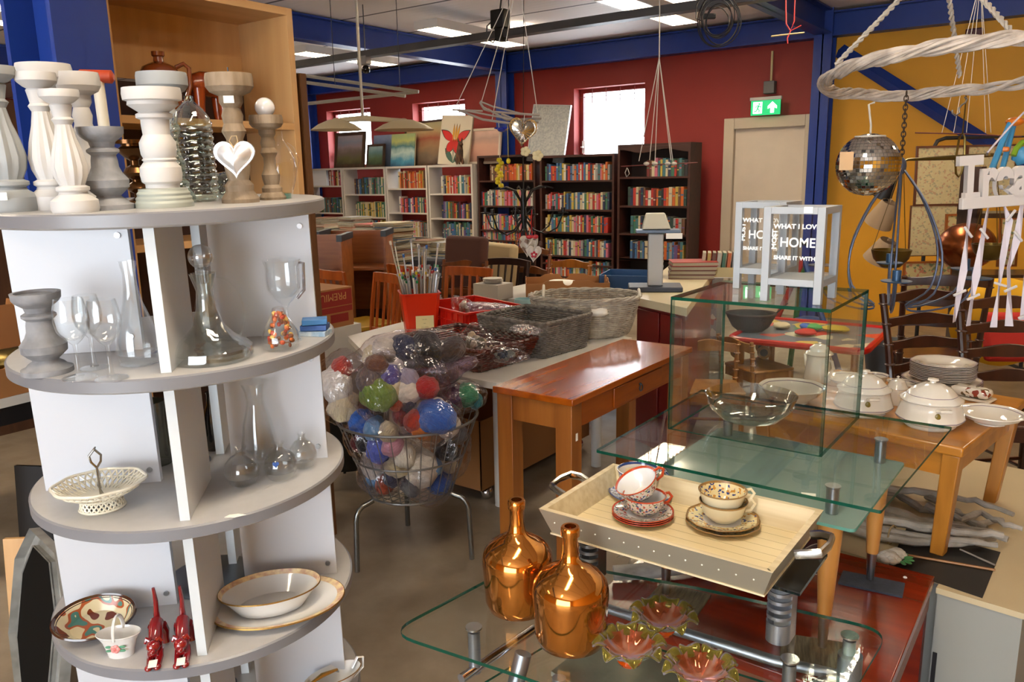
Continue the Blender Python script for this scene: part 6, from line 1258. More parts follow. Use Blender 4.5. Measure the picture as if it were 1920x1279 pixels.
def row(x0, x1, yf, z, hm, where, pal, seed, indiv=True, wr=(.018, .034), d=.15, bulk=None):
    r = random.Random(seed); x = x0; L_ = []
    while x < x1 - .02:
        w = r.uniform(*wr); c = r.choice(PALS[pal])
        if L_ and L_[-1][1] == c: c = r.choice(PALS[pal])
        L_.append((x + w / 2, c, w, hm * r.uniform(.84, 1.06), r.choice(NAMES))); x += w + .0008
    used = set()
    for i, (x, c, w, h, c2) in enumerate(L_):
        ln = 0
        if not indiv:
            mb, y = bulk; o = (x, yf + d / 2 + .02 + r.uniform(0, .01), z + .0003); k = NAMES.index(c)
            mb.bb((o[0] - w / 2, o[1] - d / 2, o[2]), (o[0] + w / 2, o[1] + d / 2, o[2] + h), k); mb.bb((o[0] - w / 2 * .8, o[1] - d / 2 - .001, o[2] + h * (.3 + .4 * ((w * 7919.3) % 1))), (o[0] + w / 2 * .8, o[1] - d / 2, o[2] + h * (.38 + .4 * ((w * 7919.3) % 1))), NAMES.index(c2)); continue
        a = L_[i-1][1] if i else 'end'; b = L_[i+1][1] if i + 1 < len(L_) else 'end'; key = (c, a, b)
        if key in used and i + 1 < len(L_):      # change this cover so that its neighbours single it out
            for q in PALS['mix']:
                if (q, a, b) not in used and q != a: c = q; L_[i] = (x, q, w, h, c2); key = (q, a, b); break
        used.add(key)
        o = spine_book(c, c2, w, h, d).o('book', [BM[c], PG, BM[c2]], loc=(x, yf + d / 2 + .022 + r.uniform(0, .012), z + .0004), smooth=False)
        nb = 'between %s and %s ones' % (a, b) if 'end' not in (a, b) else ('at the left end by %s' % b if a == 'end' else 'at the right end by %s' % a)
        tag(o, '%s book %s, %s' % (c, nb, where), 'book', 'books on ' + where); NB[0] += 1
YB = 8.42
BB_ = mat('bookcase_back', '1c0e0c', .6)
def shelf_z(px, py, y): return P(px, py, y=y).z
# right dark bookcase
zs = [shelf_z(1230, q, 8.35) for q in (331, 386, 439, 487)] + [.62, .30, .06]
bookcase('dark_bookcase', 'tall dark brown bookcase with a scalloped rail, rightmost by the door', -4.56, -3.66, 8.34, .30, 1.92, zs, DBC, BB_, True)
for i, (z, pal, x0) in enumerate(zip(zs[:5], ('mix', 'mix', 'gr', 'mix', 'bl'), (-4.2, -4.44, -4.4, -4.4, -4.4))): row(x0, -3.72, 8.34, z, .20, '%s shelf of the right bookcase' % ('top', 'second', 'third', 'fourth', 'fifth')[i], pal, 40 + i, wr=(.024, .042))
# middle dark bookcase
zs = [shelf_z(1095, q, 8.45) for q in (338, 393, 436, 481, 521)] + [.50, .2]
bookcase('dark_bookcase', 'middle dark brown bookcase below the bright window', -5.72, -4.66, 8.44, .30, 1.83, zs, DBC, BB_)
for i, z in enumerate(zs[:5]): row(-5.66, -4.74, 8.44, z, .20, '%s shelf of the middle bookcase' % ('top', 'second', 'third', 'fourth', 'fifth')[i], 'multi', 60 + i, wr=(.020, .034))
# left dark bookcase and the white ones: bulk rows
bulk = MB(); BK = (bulk, 0)
zs = [shelf_z(965, q, 8.55) for q in (338, 386, 432, 462)] + [.75, .4, .1]
bookcase('dark_bookcase', 'left dark brown bookcase behind the wire chandelier', -6.80, -5.86, 8.54, .30, 1.86, zs, DBC, BB_)
for i, z in enumerate(zs[:5]): row(-6.60 if i == 0 else -6.76, -5.92, 8.54, z, .20, '', 'warm' if i == 0 else 'multi', 80 + i, False, bulk=BK)
WX = [(-10.28, -9.40), (-9.38, -8.48), (-8.46, -7.66), (-7.64, -6.84)]
wz = {0: (348, 399, 440), 1: (364, 407, 450), 2: (353, 399, 444), 3: (363, 410, 457)}
for i, (a, b) in enumerate(WX):
    xc = (640, 705, 785, 870)[i]; zs = [shelf_z(xc, q, 8.5) for q in wz[i]] + [.75, .35, .06]
    bookcase('white_bookcase', 'white bookcase %s under the row of paintings' % ('leftmost', 'second from the left', 'third from the left', 'rightmost, beside the dark ones')[i], a, b, 8.48, .28, 1.755, zs, WBC)
    for j, z in enumerate(zs[:4]): row(a + (.55 if i == 0 and j == 0 else .22), b - .05, 8.48, z, .235 if j == 0 else .22, '', [('red', 'gr', 'warm', 'multi'), ('gr', 'gy', 'multi', 'mix'), ('warm', 'multi', 'multi', 'mix'), ('multi', 'mix', 'bl', 'gr')][i][j], 100 + i * 5 + j, False, bulk=BK)
bookcase('white_bookcase', 'narrow white bookcase far left beside the blue column', -11.4, -10.7, 8.3, .3, 1.95, [1.55, 1.2, .85, .5, .1], WBC)
for z in (1.55, 1.2, .85): row(-11.3, -10.75, 8.3, z, .22, '', 'red', int(z * 100), False, bulk=BK)
o = bulk.o('book', [BM[c] for c in NAMES], smooth=False); tag(o, 'rows of mixed books filling the white bookcases and the left dark bookcase', 'books', kind='stuff')
o = MB().bb((0, 0, 0), (.42, .2, .25)).o('white_binder_box', mat('white_box_card', 'c8ccd4', .5), loc=(-10.22, 8.52, shelf_z(640, 348, 8.5) + .001), smooth=False); tag(o, 'white box filling the left of the top shelf in the leftmost white bookcase', 'box')
# ---------------------------------------------------------------- paintings on top of the white bookcases
FRM = wood('picture_frame_wood', '4a3424', '38261a', 'z', .4); CAN = mat('canvas_edge', 'b8a888', .7)
def ramp_mat(name, cols, scale=3, horizon=None, n=1.2):
    m = bpy.data.materials.new(name); m.use_nodes = True; N, L = m.node_tree.nodes, m.node_tree.links; b = N['Principled BSDF']; b.inputs['Roughness'].default_value = .5
    tc = N.new('ShaderNodeTexCoord'); s = N.new('ShaderNodeSeparateXYZ'); L.new(tc.outputs['Generated'], s.inputs[0]); no = N.new('ShaderNodeTexNoise'); no.inputs['Scale'].default_value = scale; no.inputs['Detail'].default_value = 5; L.new(tc.outputs['Generated'], no.inputs['Vector'])
    a = N.new('ShaderNodeMath'); a.operation = 'MULTIPLY_ADD'; a.inputs[1].default_value = .35 * n; L.new(no.outputs[0], a.inputs[0]); L.new(s.outputs[2], a.inputs[2]); sb = N.new('ShaderNodeMath'); sb.operation = 'SUBTRACT'; sb.inputs[1].default_value = .175 * n; L.new(a.outputs[0], sb.inputs[0]); r = N.new('ShaderNodeValToRGB'); L.new(sb.outputs[0], r.inputs[0]); el = r.color_ramp.elements
    el[0].position = 0; el[0].color = lin(cols[0]); el[1].position = 1; el[1].color = lin(cols[-1])
    for i, c in enumerate(cols[1:-1]): q = el.new((i + 1) / (len(cols) - 1)); q.color = lin(c)
    L.new(r.outputs[0], b.inputs['Base Color']); return m
def picture(name, label, cx, bot, top, wpx, y, cols, frame=.03, lean=.14, fm=None, rz=0, cat='painting', tilt=0):
    p = P(cx, bot, y=y); z0 = 1.757; h = P(cx, top, y=y).z - z0; w = wpx * depth(p) / F / .70; e = thing(name, label, cat, (p.x, y, z0), (-lean, tilt, rz))
    MB().bb((-w / 2 + frame, -.008, frame), (w / 2 - frame, .004, h - frame)).o('canvas', cols if isinstance(cols, bpy.types.Material) else ramp_mat('painted_' + name + str(cx), cols), e, smooth=False)
    if frame: 
        f = MB(); f.bb((-w / 2, -.02, 0), (-w / 2 + frame, .01, h)).bb((w / 2 - frame, -.02, 0), (w / 2, .01, h)).bb((-w / 2 + frame, -.02, 0), (w / 2 - frame, .01, frame)).bb((-w / 2 + frame, -.02, h - frame), (w / 2 - frame, .01, h)); f.o('frame', fm or FRM, e, smooth=False)
    else: MB().bb((-w / 2, .0045, 0), (w / 2, .02, h)).o('stretcher', CAN, e, smooth=False)
    return e, w, h
picture('landscape_painting', 'dark framed misty lake painting at the left of the shelf top', 655, 313, 247, 56, 8.60, ['3c3a24', '5c5a34', '6a5a54', '8c7c80', '7c8494', '9a8e94'], .05, rz=.0)
picture('small_painting', 'small gold framed green landscape standing before the blue one', 704, 310, 270, 32, 8.56, ['2c3c28', '4a5c3c', '5a7a7c', '8aa0a4'], .03)
picture('blue_landscape', 'unframed blue mountain landscape behind the small framed one', 722, 311, 252, 46, 8.70, ['26303c', '3c4450', '4a5468', '7c88a0'], 0)
picture('seascape_painting', 'turquoise seascape with a breaking wave and yellow sky', 754, 309, 250, 42, 8.62, ['2a4c64', '3c7c94', 'a8b8b0', '3c6c70', 'a8a860', '8c9c6c'], 0, rz=0)
picture('sunset_painting', 'large sunset seascape in a dark frame behind the flower picture', 805, 309, 224, 90, 8.74, ['3c2c20', '6a5a48', '8c6c4c', '8c4a34', 'a88c60', '9c9470'], .03, tilt=-.03)
fe, fw, fh = picture('flower_painting', 'white canvas painted with a big red lily and green leaves', 849, 306, 215, 52, 8.60, mat('white_canvas', 'b8ae9a', .6), 0, tilt=.06)
def flower_art():
    cv = fe.children[0]; red = mat('painted_red', 'b01c14', .5); grn = mat('painted_green', '3c5a4c', .5); yl = mat('painted_yellow', 'b8841c', .5); blk = mat('painted_outline', '2a2420', .5); wt = mat('painted_white', 'cfc8bc', .5); w, h = fw, fh; y0 = -.0085
    def leafp(cx, cz, L_, W_, a, m, k=0, y=y0, nm='petal'):
        pts = [(L_ * (i / 10) - 0, W_ * math.sin(PI * i / 10)) for i in range(11)] + [(L_ * (1 - i / 10), -W_ * math.sin(PI * i / 10)) for i in range(1, 10)]
        for mm, s, yy, n_ in ((blk, 1.08, y, 'outline'), (m, 1, y - .0012, nm)):
            q = [(cx + (p * s * math.cos(a) - q_ * s * math.sin(a)), cz + (p * s * math.sin(a) + q_ * s * math.cos(a))) for p, q_ in pts]; MB().prism(q, 0, .001, T=Matrix.Translation((0, yy, 0)) @ Matrix.Rotation(PI / 2, 4, 'X')).o(n_, mm, cv, smooth=False)
    c = (-.0, h * .50)
    leafp(0, h * .06, h * .4, .006, 1.65, grn, nm='stem'); leafp(-.0, h * .03, h * .36, .04, 2.25, grn, nm='leaf'); leafp(0, h * .03, h * .36, .04, .95, grn, nm='leaf')
    leafp(c[0], c[1] - .02, w * .52, .055, 2.6, red); leafp(c[0], c[1] - .02, w * .52, .055, .55, red); leafp(c[0], c[1] + .01, w * .40, .06, -1.2, red); leafp(c[0], c[1] + .01, w * .42, .06, -2.2, red)
    for i in (-1, 0, 1): leafp(i * .03, c[1] - .02, h * .34, .016, 1.5 - i * .08, yl, y=y0 - .0026, nm='stamen')
flower_art()
picture('street_painting', 'pink framed picture of an arched doorway and window', 903, 305, 240, 60, 8.66, ['8c6a5c', 'a87a68', 'b08470', '9a7c70', 'b89484'], .03, fm=mat('pale_frame', 'b8a894', .5))
picture('line_drawing', 'white poster of small grey sketches standing on the left dark bookcase', 1022, 290, 195, 58, 8.70, mat('pale_sketch_paper', 'a8a8a4', .6, h2='8c9090', scale=40), .006, fm=mat('silver_frame', 'b8bcc0', .3, .5), tilt=.08)
de = thing('dog_figurine', 'brown and black standing dog figurine in front of the lily painting', 'figurine', (P(862, 307, y=8.5).x, 8.50, 1.757), 2.6); dm = mat('brown_black_fur', '5c3a20', .7, h2='241812', scale=12)
MB().tube([(.02, 0, .05), (.0, 0, .11), (-.02, 0, .18), (-.03, 0, .24), (-.05, 0, .27)], [.05, .05, .045, .035, .03], 14).tube([(-.05, 0, .27), (-.09, 0, .265), (-.12, 0, .255)], [.035, .024, .014], 10).tube([(-.03, .02, .14), (-.045, .022, .06), (-.05, .022, 0)], [.018, .012, .014], 8).tube([(-.03, -.02, .14), (-.045, -.022, .06), (-.05, -.022, 0)], [.018, .012, .014], 8).tube([(.03, .03, .07), (.0, .04, .03), (-.01, .04, .002)], [.035, .02, .014], 8).tube([(.03, -.03, .07), (.0, -.04, .03), (-.01, -.04, .002)], [.035, .02, .014], 8).o('body', dm, de)
for s in (-1, 1): MB().tube([(-.045, s * .02, .29), (-.04, s * .028, .33), (-.038, s * .03, .35)], [.015, .010, .002], 8).o('ear', dm, de)
# exit sign, junction box and conduit above the door
def exit_sign():
    e = thing('exit_sign', 'lit green emergency exit sign with running figure and arrow over the door', 'sign', (-3.03, WY - .16, 2.19)); X = .17
    MB().bb((-.02, .02, .16), (.02, .159, .185)).o('wall_bracket', mat('grey_box', '5c5c5c', .5), e, smooth=False); MB().bb((-X, -.02, .155), (X, .02, .19)).o('housing', mat('sign_housing', 'b8b4b0', .4), e, bevel=.004); g = mat('exit_green', '0c9a5a', .4, emit=.9); w = mat('exit_white', 'e8fff0', .4, emit=1.1)
    MB().bb((-X + .01, -.006, 0), (X - .01, .006, .154)).o('green_panel', g, e, smooth=False)
    y = -.007; T = Matrix.Translation((0, y, 0)) @ Matrix.Rotation(PI / 2, 4, 'X')
    MB().prism([(-.135, .018), (-.035, .018), (-.035, .14), (-.135, .14)], 0, .001, T=T).o('door_symbol', w, e, smooth=False)
    MB().prism([(.055, .02), (.095, .02), (.095, .075), (.125, .062), (.125, .09), (.075, .138), (.025, .09), (.025, .062), (.055, .075)], 0, .001, T=T).o('arrow', w, e, smooth=False)
    mb = MB(); yy = y - .002
    mb.ball((-.068, yy, .118), (.010, .002, .010), 10, 6).tube([(-.072, yy, .105), (-.085, yy, .068)], [.009, .008], 6).tube([(-.085, yy, .068), (-.066, yy, .055), (-.068, yy, .03)], .006, 6).tube([(-.085, yy, .068), (-.098, yy, .045), (-.122, yy, .042)], .006, 6).tube([(-.072, yy, .102), (-.050, yy, .085), (-.042, yy, .092)], .005, 6).tube([(-.072, yy, .102), (-.098, yy, .098), (-.104, yy, .080)], .005, 6); mb.o('running_figure', g, e)
    e2 = thing('junction_box', 'small grey junction box and pale conduit on the wall above the exit sign', 'junction box', (-3.03, WY - .05, 2.42)); MB().bb((-.06, -.04, 0), (.06, .045, .13)).o('box', mat('grey_box', '5c5c5c', .5), e2, bevel=.006); MB().cyl((.01, .0, .13), (.01, 0, .44), .013, 10).o('conduit', mat('cream_conduit', 'b8a87c', .5), e2)
exit_sign()
# ---------------------------------------------------------------- counter with the weighing column, red cupboard
def counter():
    e = thing('counter', 'cream topped counter on a deep red cupboard behind the console table', 'counter', (-2.35, 4.35, 0), 0); RC_ = mat('deep_red_paint', '74100f', .35, var=.08)
    pts = [P(1183, 556, z=.90), P(1288, 578, z=.90), P(1345, 500, z=.90), P(1262, 492, z=.90)]; q = [(v.x + 2.35, v.y - 4.35) for v in pts]
    MB().prism(q, .855, .90).o('counter_top', mat('cream_counter', 'c8bc9c', .35), e, smooth=False); c = Vector((sum(v[0] for v in q) / 4, sum(v[1] for v in q) / 4))
    q2 = [tuple(c + (Vector(v) - c) * .88) for v in q]; MB().prism(q2, 0, .854).o('cupboard', RC_, e, smooth=False)
    a, b = Vector(q2[0]), Vector(q2[1]); d = (b - a).normalized(); n = Vector((d.y, -d.x)); ang = math.atan2(d.y, d.x)
    for t0, t1, z0, z1 in ((.04, .5, .45, .82), (.04, .5, .06, .41), (.54, .96, .06, .82)):
        m_ = a.lerp(b, (t0 + t1) / 2) + n * .006; MB().box((m_.x, m_.y, (z0 + z1) / 2), ((b - a).length * (t1 - t0), .012, z1 - z0), R=Matrix.Rotation(ang, 3, 'Z')).o('door_panel', RC_, e, bevel=.003)
counter()
def scale_():
    p = P(1225, 545, z=.90); h = tall(p, 400); e = thing('weighing_column', 'grey upright post scale with a pale head standing on the counter', 'scale', (p.x, p.y + .02, .901), .5); g = mat('pale_grey_enamel', 'a8a8a6', .4); b = mat('blue_grey_trim', '5a6c84', .4)
    MB().bb((-.16, -.10, 0), (.16, .12, .03)).o('base', mat('dark_blue_base', '2c3444', .5), e, bevel=.006); MB().bb((-.045, -.04, .031), (.045, .045, h * .74)).o('post', g, e, bevel=.006); MB().bb((-.12, -.07, h * .75), (.14, .07, h * .79)).o('platform', b, e, bevel=.004)
    hd = MB(); v = [hd.bm.verts.new(q) for q in ((-.085, -.06, h * .801), (.085, -.06, h * .801), (.085, .06, h * .801), (-.085, .06, h * .801), (-.06, -.04, h), (.05, -.04, h), (.05, .04, h), (-.06, .04, h))]
    for q in ((3, 2, 1, 0), (4, 5, 6, 7), (0, 1, 5, 4), (1, 2, 6, 5), (2, 3, 7, 6), (3, 0, 4, 7)): hd._f([v[i] for i in q], 0)
    hd.o('head', mat('cream_head', 'c4c0ac', .4), e, bevel=.006); s = MB().bb((.0452, -.028, .12), (.0462, .03, .30)).o('dark_sticker', BLACK, e, smooth=False)
    mk = MB(); 
    for i in range(5): z = .14 + i * .032; mk.tube([(.0468, -.012, z), (.0468, .0, z + .012), (.0468, .014, z)], .002, 5)
    mk.o('white_marks', PAPER, s); MB().bb((.056, -.076, h * .68), (.15, -.0705, h * .75)).o('printed_scale_card', PAPER, e, smooth=False)
scale_()
p = P(1295, 520, z=.90)
for i, (c, lb) in enumerate((('dark red', 'lowest'), ('brown', 'second from the bottom'), ('dark red', 'second from the top'), ('red', 'topmost, bright red'))):
    o = MB().bb((-.15, -.11, 0), (.15, .11, .004), 0).bb((-.146, -.107, .004), (.147, .107, .024), 1).bb((-.15, -.11, .024), (.15, .11, .028), 0).o('album', [BM[c], PG], loc=(p.x + .004 * i, p.y, .901 + i * .0285), rot=.45 + .04 * i, smooth=False); tag(o, 'large red backed book %s in the pile on the counter' % lb, 'book', 'large books piled on the counter')
e = thing('wire_book_crate', 'cream plastic crate of paperback books right of the counter pile', 'crate', (P(1350, 518, z=.9).x, P(1350, 518, z=.9).y, .901), .4); MB().bb((-.15, -.1, 0), (.15, .1, .004)).o('crate_base', WHT, e, smooth=False)
for a, b in (((-.15, -.1, .004), (.15, -.096, .07)), ((-.15, .096, .004), (.15, .1, .07)), ((-.15, -.096, .004), (-.146, .096, .07)), ((.146, -.096, .004), (.15, .096, .07))): MB().bb(a, b).o('crate_side', mat('cream_crate', 'b8a878', .5), e, smooth=False)
q = e.location; used = []
for i in range(8):
    c = ['cream', 'yellow', 'brown', 'white', 'green', 'orange', 'grey', 'pink'][i]; o = MB().bb((-.011, -.08, 0), (.011, .08, .16), 0).bb((-.009, -.078, .16), (.009, .078, .1606), 1).o('book', [BM[c], PG], smooth=False); o.location = Vector(q) + Matrix.Rotation(.4, 3, 'Z') @ Vector((-.12 + i * .033, 0, .0045)); o.rotation_euler = (0, .08, .4); tag(o, c + ' paperback standing in the cream crate on the counter', 'book', 'paperbacks in the cream crate')
# ================================================================ things hung from the ceiling
def D(px, py, d): return EYE + ray(px, py) * d
def drop(pts, d): return [D(a, b, d) for a, b in pts]
def line(name, label, cat, pts, r, m, n=6, flat=1): 
    o = Vector(pts[0]); q = MB().tube([Vector(p) - o for p in pts], r, n, flat=flat).o(name, m, loc=o); 
    return tag(q, label, cat) if label else q
def rel(e, pts): return [Vector(p) - e.location for p in pts]
TRY = mat('cable_tray_steel', '565658', .45, .5, var=.15, scale=5); CORD = mat('white_cord', 'b4aea4', .7)
# cable tray and its fittings
e = thing('cable_tray', 'long dark grey cable tray hung below the ceiling', 'cable tray', (-5.6, 5.62, 2.75)); MB().bb((-5.4, -.05, -.03), (3.9, -.045, .03)).bb((-5.4, .045, -.03), (3.9, .05, .03)).bb((-5.4, -.045, -.03), (3.9, .045, -.026)).o('tray', TRY, e, smooth=False)
for x in (-4.2, -2.2, -.2, 1.5, 3.2): MB().cyl((x, 0, -.02), (x, 0, .448), .005, 6).o('hanger_rod', TRY, e)
p = P(938, 40, y=5.6); e = thing('hanging_junction_box', 'dark junction box with looped cables on the cable tray', 'junction box', p); MB().bb((-.07, -.05, -.06), (.07, .05, .09)).o('box', BLACK, e, bevel=.01); MB().bb((-.02, -.06, -.16), (.05, .04, -.06)).o('socket', BLACK, e, bevel=.008)
MB().tube([(-.07, 0, .02), (-.14, 0, -.02), (-.15, 0, -.12), (-.08, .0, -.16), (-.02, 0, -.1)], .006, 6).tube([(0, 0, .09), (.02, 0, .2), (.0, 0, .38), (.0, 0, .5)], .007, 6).o('cable', BLACK, e)
p = P(683, 118, y=5.6); e = thing('dome_camera', 'small dome security camera under the cable tray', 'camera', p); MB().bb((-.06, -.04, -.02), (.06, .04, .06)).o('mount', mat('camera_grey', '8c8884', .5), e, bevel=.01); MB().ball((.02, 0, -.06), .04, 16, 10).o('dome', mat('black_dome', '0c0c10', .08), e)
# pendant lamp with two saucer shades
dp = 4.8; c = D(680, 222, dp); e = thing('pendant_lamp', 'pendant lamp with two pale saucer shades on one rod', 'lamp', c); SH = mat('ivory_lamp_shade', 'c4b898', .35)
top = Vector((c.x, c.y, CZ)); MB().tube([(0, 0, 0), (0, 0, CZ - c.z - .001)], .009, 10).o('rod', mat('brushed_rod', '9c9a94', .3, .8), e)
a, b = D(630, 226, dp) - c, D(757, 226, dp) - c; MB().tube([a, (0, 0, 0), b], [.008, .013, .008], 8, flat=1.4).o('arm', SH, e)
for v, w in ((a, 96), (b, 112)):
    R = w / 2 * dp / F; MB().lathe([(.012, .012), (R * .3, .008), (R * .7, -.018), (R, -.05), (R * .99, -.052), (R * .68, -.022), (.02, .002)], 40, c=(v.x, v.y, v.z - .005), cap=False).ball((v.x, v.y, v.z + .002), (.022, .022, .012), 12, 8).o('shade', SH, e)
# hanging tube frame
e = thing('hanging_tube_frame', 'frame of long pale tubes hung on wires in front of the red wall', 'frame', D(700, 170, 6)); m = mat('pale_tube', 'a8a498', .35, .4)
for l in ([(430, 122), (785, 172)], [(430, 135), (760, 180)], [(785, 172), (430, 210)]): MB().tube(rel(e, [D(l[0][0], l[0][1], 6.3), D(l[1][0], l[1][1], 5.9)]), .013, 8).o('tube', m, e)
for x, y in ((628, 158), (750, 168)): q = D(x, y, 6.0); MB().tube(rel(e, [q, (q.x, q.y, CZ)]), .003, 5).o('wire', DARKM, e)
# driftwood mobile with cords
dm_ = 3.4; e = thing('twig_mobile', 'mobile of grey twigs on four white cords over the left bookcase', 'mobile', D(930, 210, dm_)); TW2 = mat('grey_twig', '8c8278', .8, bump=.2)
for i, l in enumerate(([(848, 206), (905, 208)], [(858, 206), (905, 224), (960, 232)], [(900, 190), (925, 200), (985, 215)], [(900, 192), (908, 205), (918, 208)], [(905, 200), (945, 222), (1000, 226)], [(925, 210), (1012, 216)], [(930, 218), (1010, 230)], [(915, 205), (950, 225), (1015, 222)], [(870, 207), (960, 224)], [(940, 214), (985, 232)])): MB().tube(rel(e, drop(l, dm_ + .02 * (i % 4) - .03)), .004 + .0015 * (i % 2), 6).o('twig', TW2, e)
hk = D(985, -60, dm_)
for x, y, tx in ((852, 205, 960), (903, 190, 964), (922, 228, 966), (1008, 212, 975)): MB().tube(rel(e, [D(x, y, dm_), D(tx, -20, dm_)]), .0018, 5).o('cord', CORD, e)
hh = D(980, 249, dm_ - .05); R = 27 * dm_ / F; e = thing('embossed_metal_heart', 'embossed silver metal heart hung from the twig mobile', 'ornament', hh, (0, 0, math.radians(YAW) - .1)); e.rotation_euler = (0, .12, math.radians(YAW) + .15)
hm = heart_mesh(R * 2, R * 1.95, .012).o('heart', mat('embossed_silver', 'a8a49c', .2, .95, bump=.2, bscale=40), e); mb = MB()
for i in range(14): a = 2 * PI * i / 14; mb.tube([(.006 * math.cos(a), -.0135, .006 * math.sin(a)), (R * .6 * math.cos(a), -.0125, R * .55 * math.sin(a) + .002)], .0016, 5)
for x, z in heart_pts(R * 1.75, R * 1.7, 34): mb.ball((x, -.009, z), .0022, 6, 4)
mb.o('embossed_rays', mat('bright_silver', 'd0ccc4', .15, 1), hm); MB().tube([(0, 0, R * .5), (0, .0, R * 1.2)], .0015, 5).o('cord', CORD, e)
SHL = mat('shell_white', 'c0b48c', .5)
for px, py, s, lb in ((985, 284, 9, 'left'), (1008, 292, 10, 'right')): 
    q = D(px, py, dm_ - .02); k = s * dm_ / F; mb = MB()
    for i in range(5): a = 2 * PI * i / 5; mb.ball((k * .55 * math.cos(a), 0, k * .55 * math.sin(a)), (k * .55, .004, k * .5), 10, 6)
    tag(mb.o('shell_flower', SHL, loc=q, rot=(0, 0, math.radians(YAW))), 'cream shell flower hanging %s below the embossed heart' % lb, 'ornament')
q = D(941, 243, dm_); o = MB().ball((0, 0, 0), (.012, .03, .011), 12, 8).tube([(0, .02, 0), (.0, .05, .008)], [.007, .003], 6).tube([(-.04, .0, .008), (0, 0, .004), (.04, 0, .008)], [.002, .009, .002], 6).o('blue_bird_ornament', mat('bright_blue_glass', '1c2c8c', .2, coat=.5), loc=q); tag(o, 'small blue bird hanging left of the embossed heart', 'ornament')
e = thing('yellow_flower_garland', 'string of little yellow flowers hanging from the twig mobile', 'garland', D(937, 292, dm_)); MB().tube(rel(e, drop([(935, 230), (937, 262), (937, 300), (940, 352)], dm_)), .0015, 5).o('cord', CORD, e); YF = mat('yellow_flower', 'b8a414', .6)
for i in range(9): q = D(937 + 4 * math.sin(i * 1.7), 300 + i * 6, dm_) - e.location; MB().ball(q, (.012, .012, .009), 8, 5, fn=lambda d: 1 + .3 * math.sin(5 * math.atan2(d.y, d.x))).o('flower', YF, e)
o = MB().ball((0, 0, 0), (.010, .010, .012), 8, 6).tube([(0, 0, .01), (0, 0, .15)], .0012, 5).o('single_yellow_flower', YF, loc=D(953, 302, dm_)); tag(o, 'single small yellow flower on a thread right of the yellow garland', 'ornament')
# black wire chandelier
dc = 3.9; e = thing('black_chandelier', 'black wrought iron chandelier hanging before the left dark bookcase', 'chandelier', D(982, 400, dc)); IR = mat('wrought_iron', '1c1a1a', .4, .5)
def ez(x, z): return Vector((x, 0, z))
k = dc / F; MB().tube(rel(e, drop([(982, 0), (981, 300)], dc)), .0018, 5).tube([ez(0, .30), ez(0, .12)], .004, 6).lathe([(0, -.14), (.008, -.12), (.004, -.08), (.016, -.03), (.012, .02), (.018, .06), (.006, .12), (0, .12)], 12).o('stem', IR, e)
for i in range(6):
    a = 2 * PI * i / 6 + .3; ca, sa = math.cos(a), math.sin(a); pl = lambda L_: [(r * ca, r * sa, z) for r, z in L_]
    MB().tube(pl([(.01, .05), (.05, .11), (.11, .13), (.15, .12)]), .004, 6).tube(pl([(.01, -.03), (.05, -.08), (.11, -.10), (.17, -.07), (.20, .0)]), .004, 6).tube(pl([(.02, .0), (.05, .03), (.06, -.01), (.04, -.04), (.02, -.02)]), .003, 5).o('arm', IR, e)
    MB().lathe([(0, 0), (.024, .0), (.026, .005), (.010, .006), (.010, .028), (0, .028)], 14, c=(.20 * ca, .20 * sa, .0)).o('candle_cup', IR, e)
# fabric hearts
fh_ = [('checked_heart', 'checked brown and white fabric heart, largest of the hanging hearts', (990, 463), 36, pat('brown_check_cloth', '9c9488', ['9c9488', '6c5448', 'b0a89c'], 60, .8), 0), ('brown_heart', 'small brown fabric heart right of the checked one', (1010, 462), 17, mat('brown_felt', '4c342a', .9), .02), ('white_heart', 'white heart with a red star pattern in front of the checked heart', (1001, 477), 28, mat('white_felt', 'b4aca4', .8), -.03)]
for nm, lb, (px, py), w, m, dd in fh_:
    q = D(px, py, 3.6 + dd); s = w * 3.6 / F; e = thing(nm, lb, 'ornament', q, (0, .1 if nm != 'brown_heart' else -.2, math.radians(YAW)), 'hanging fabric hearts'); h_ = heart_mesh(s, s * 1.15, .014).o('heart', m, e); MB().tube([(0, 0, s * .4), (.004, .01, s * .9)], .0018, 5).o('cord', CORD, e)
    if nm == 'white_heart':
        st = MB()
        for i in range(5): a = 2*PI*i/5 + PI/2; st.ball((.010 * math.cos(a), -.0145, .010 * math.sin(a)), (.006, .002, .006), 8, 5)
        st.o('red_star', mat('red_felt', '9c1c30', .8), h_)
q = D(998, 444, 3.58); e = thing('red_ribbon_bow', 'red ribbon bow above the hanging fabric hearts', 'ribbon', q, (0, 0, math.radians(YAW))); MB().ball((-.014, 0, 0), (.014, .006, .010), 10, 6).ball((.014, 0, 0), (.014, .006, .010), 10, 6).ball((0, -.002, 0), .006, 8, 6).o('bow', mat('red_ribbon', 'a01420', .5), e); MB().tube([(0, 0, 0), (-.004, 0, .06), (0, 0, .12)], .002, 5).o('ribbon', mat('red_ribbon', 'a01420', .5), e)
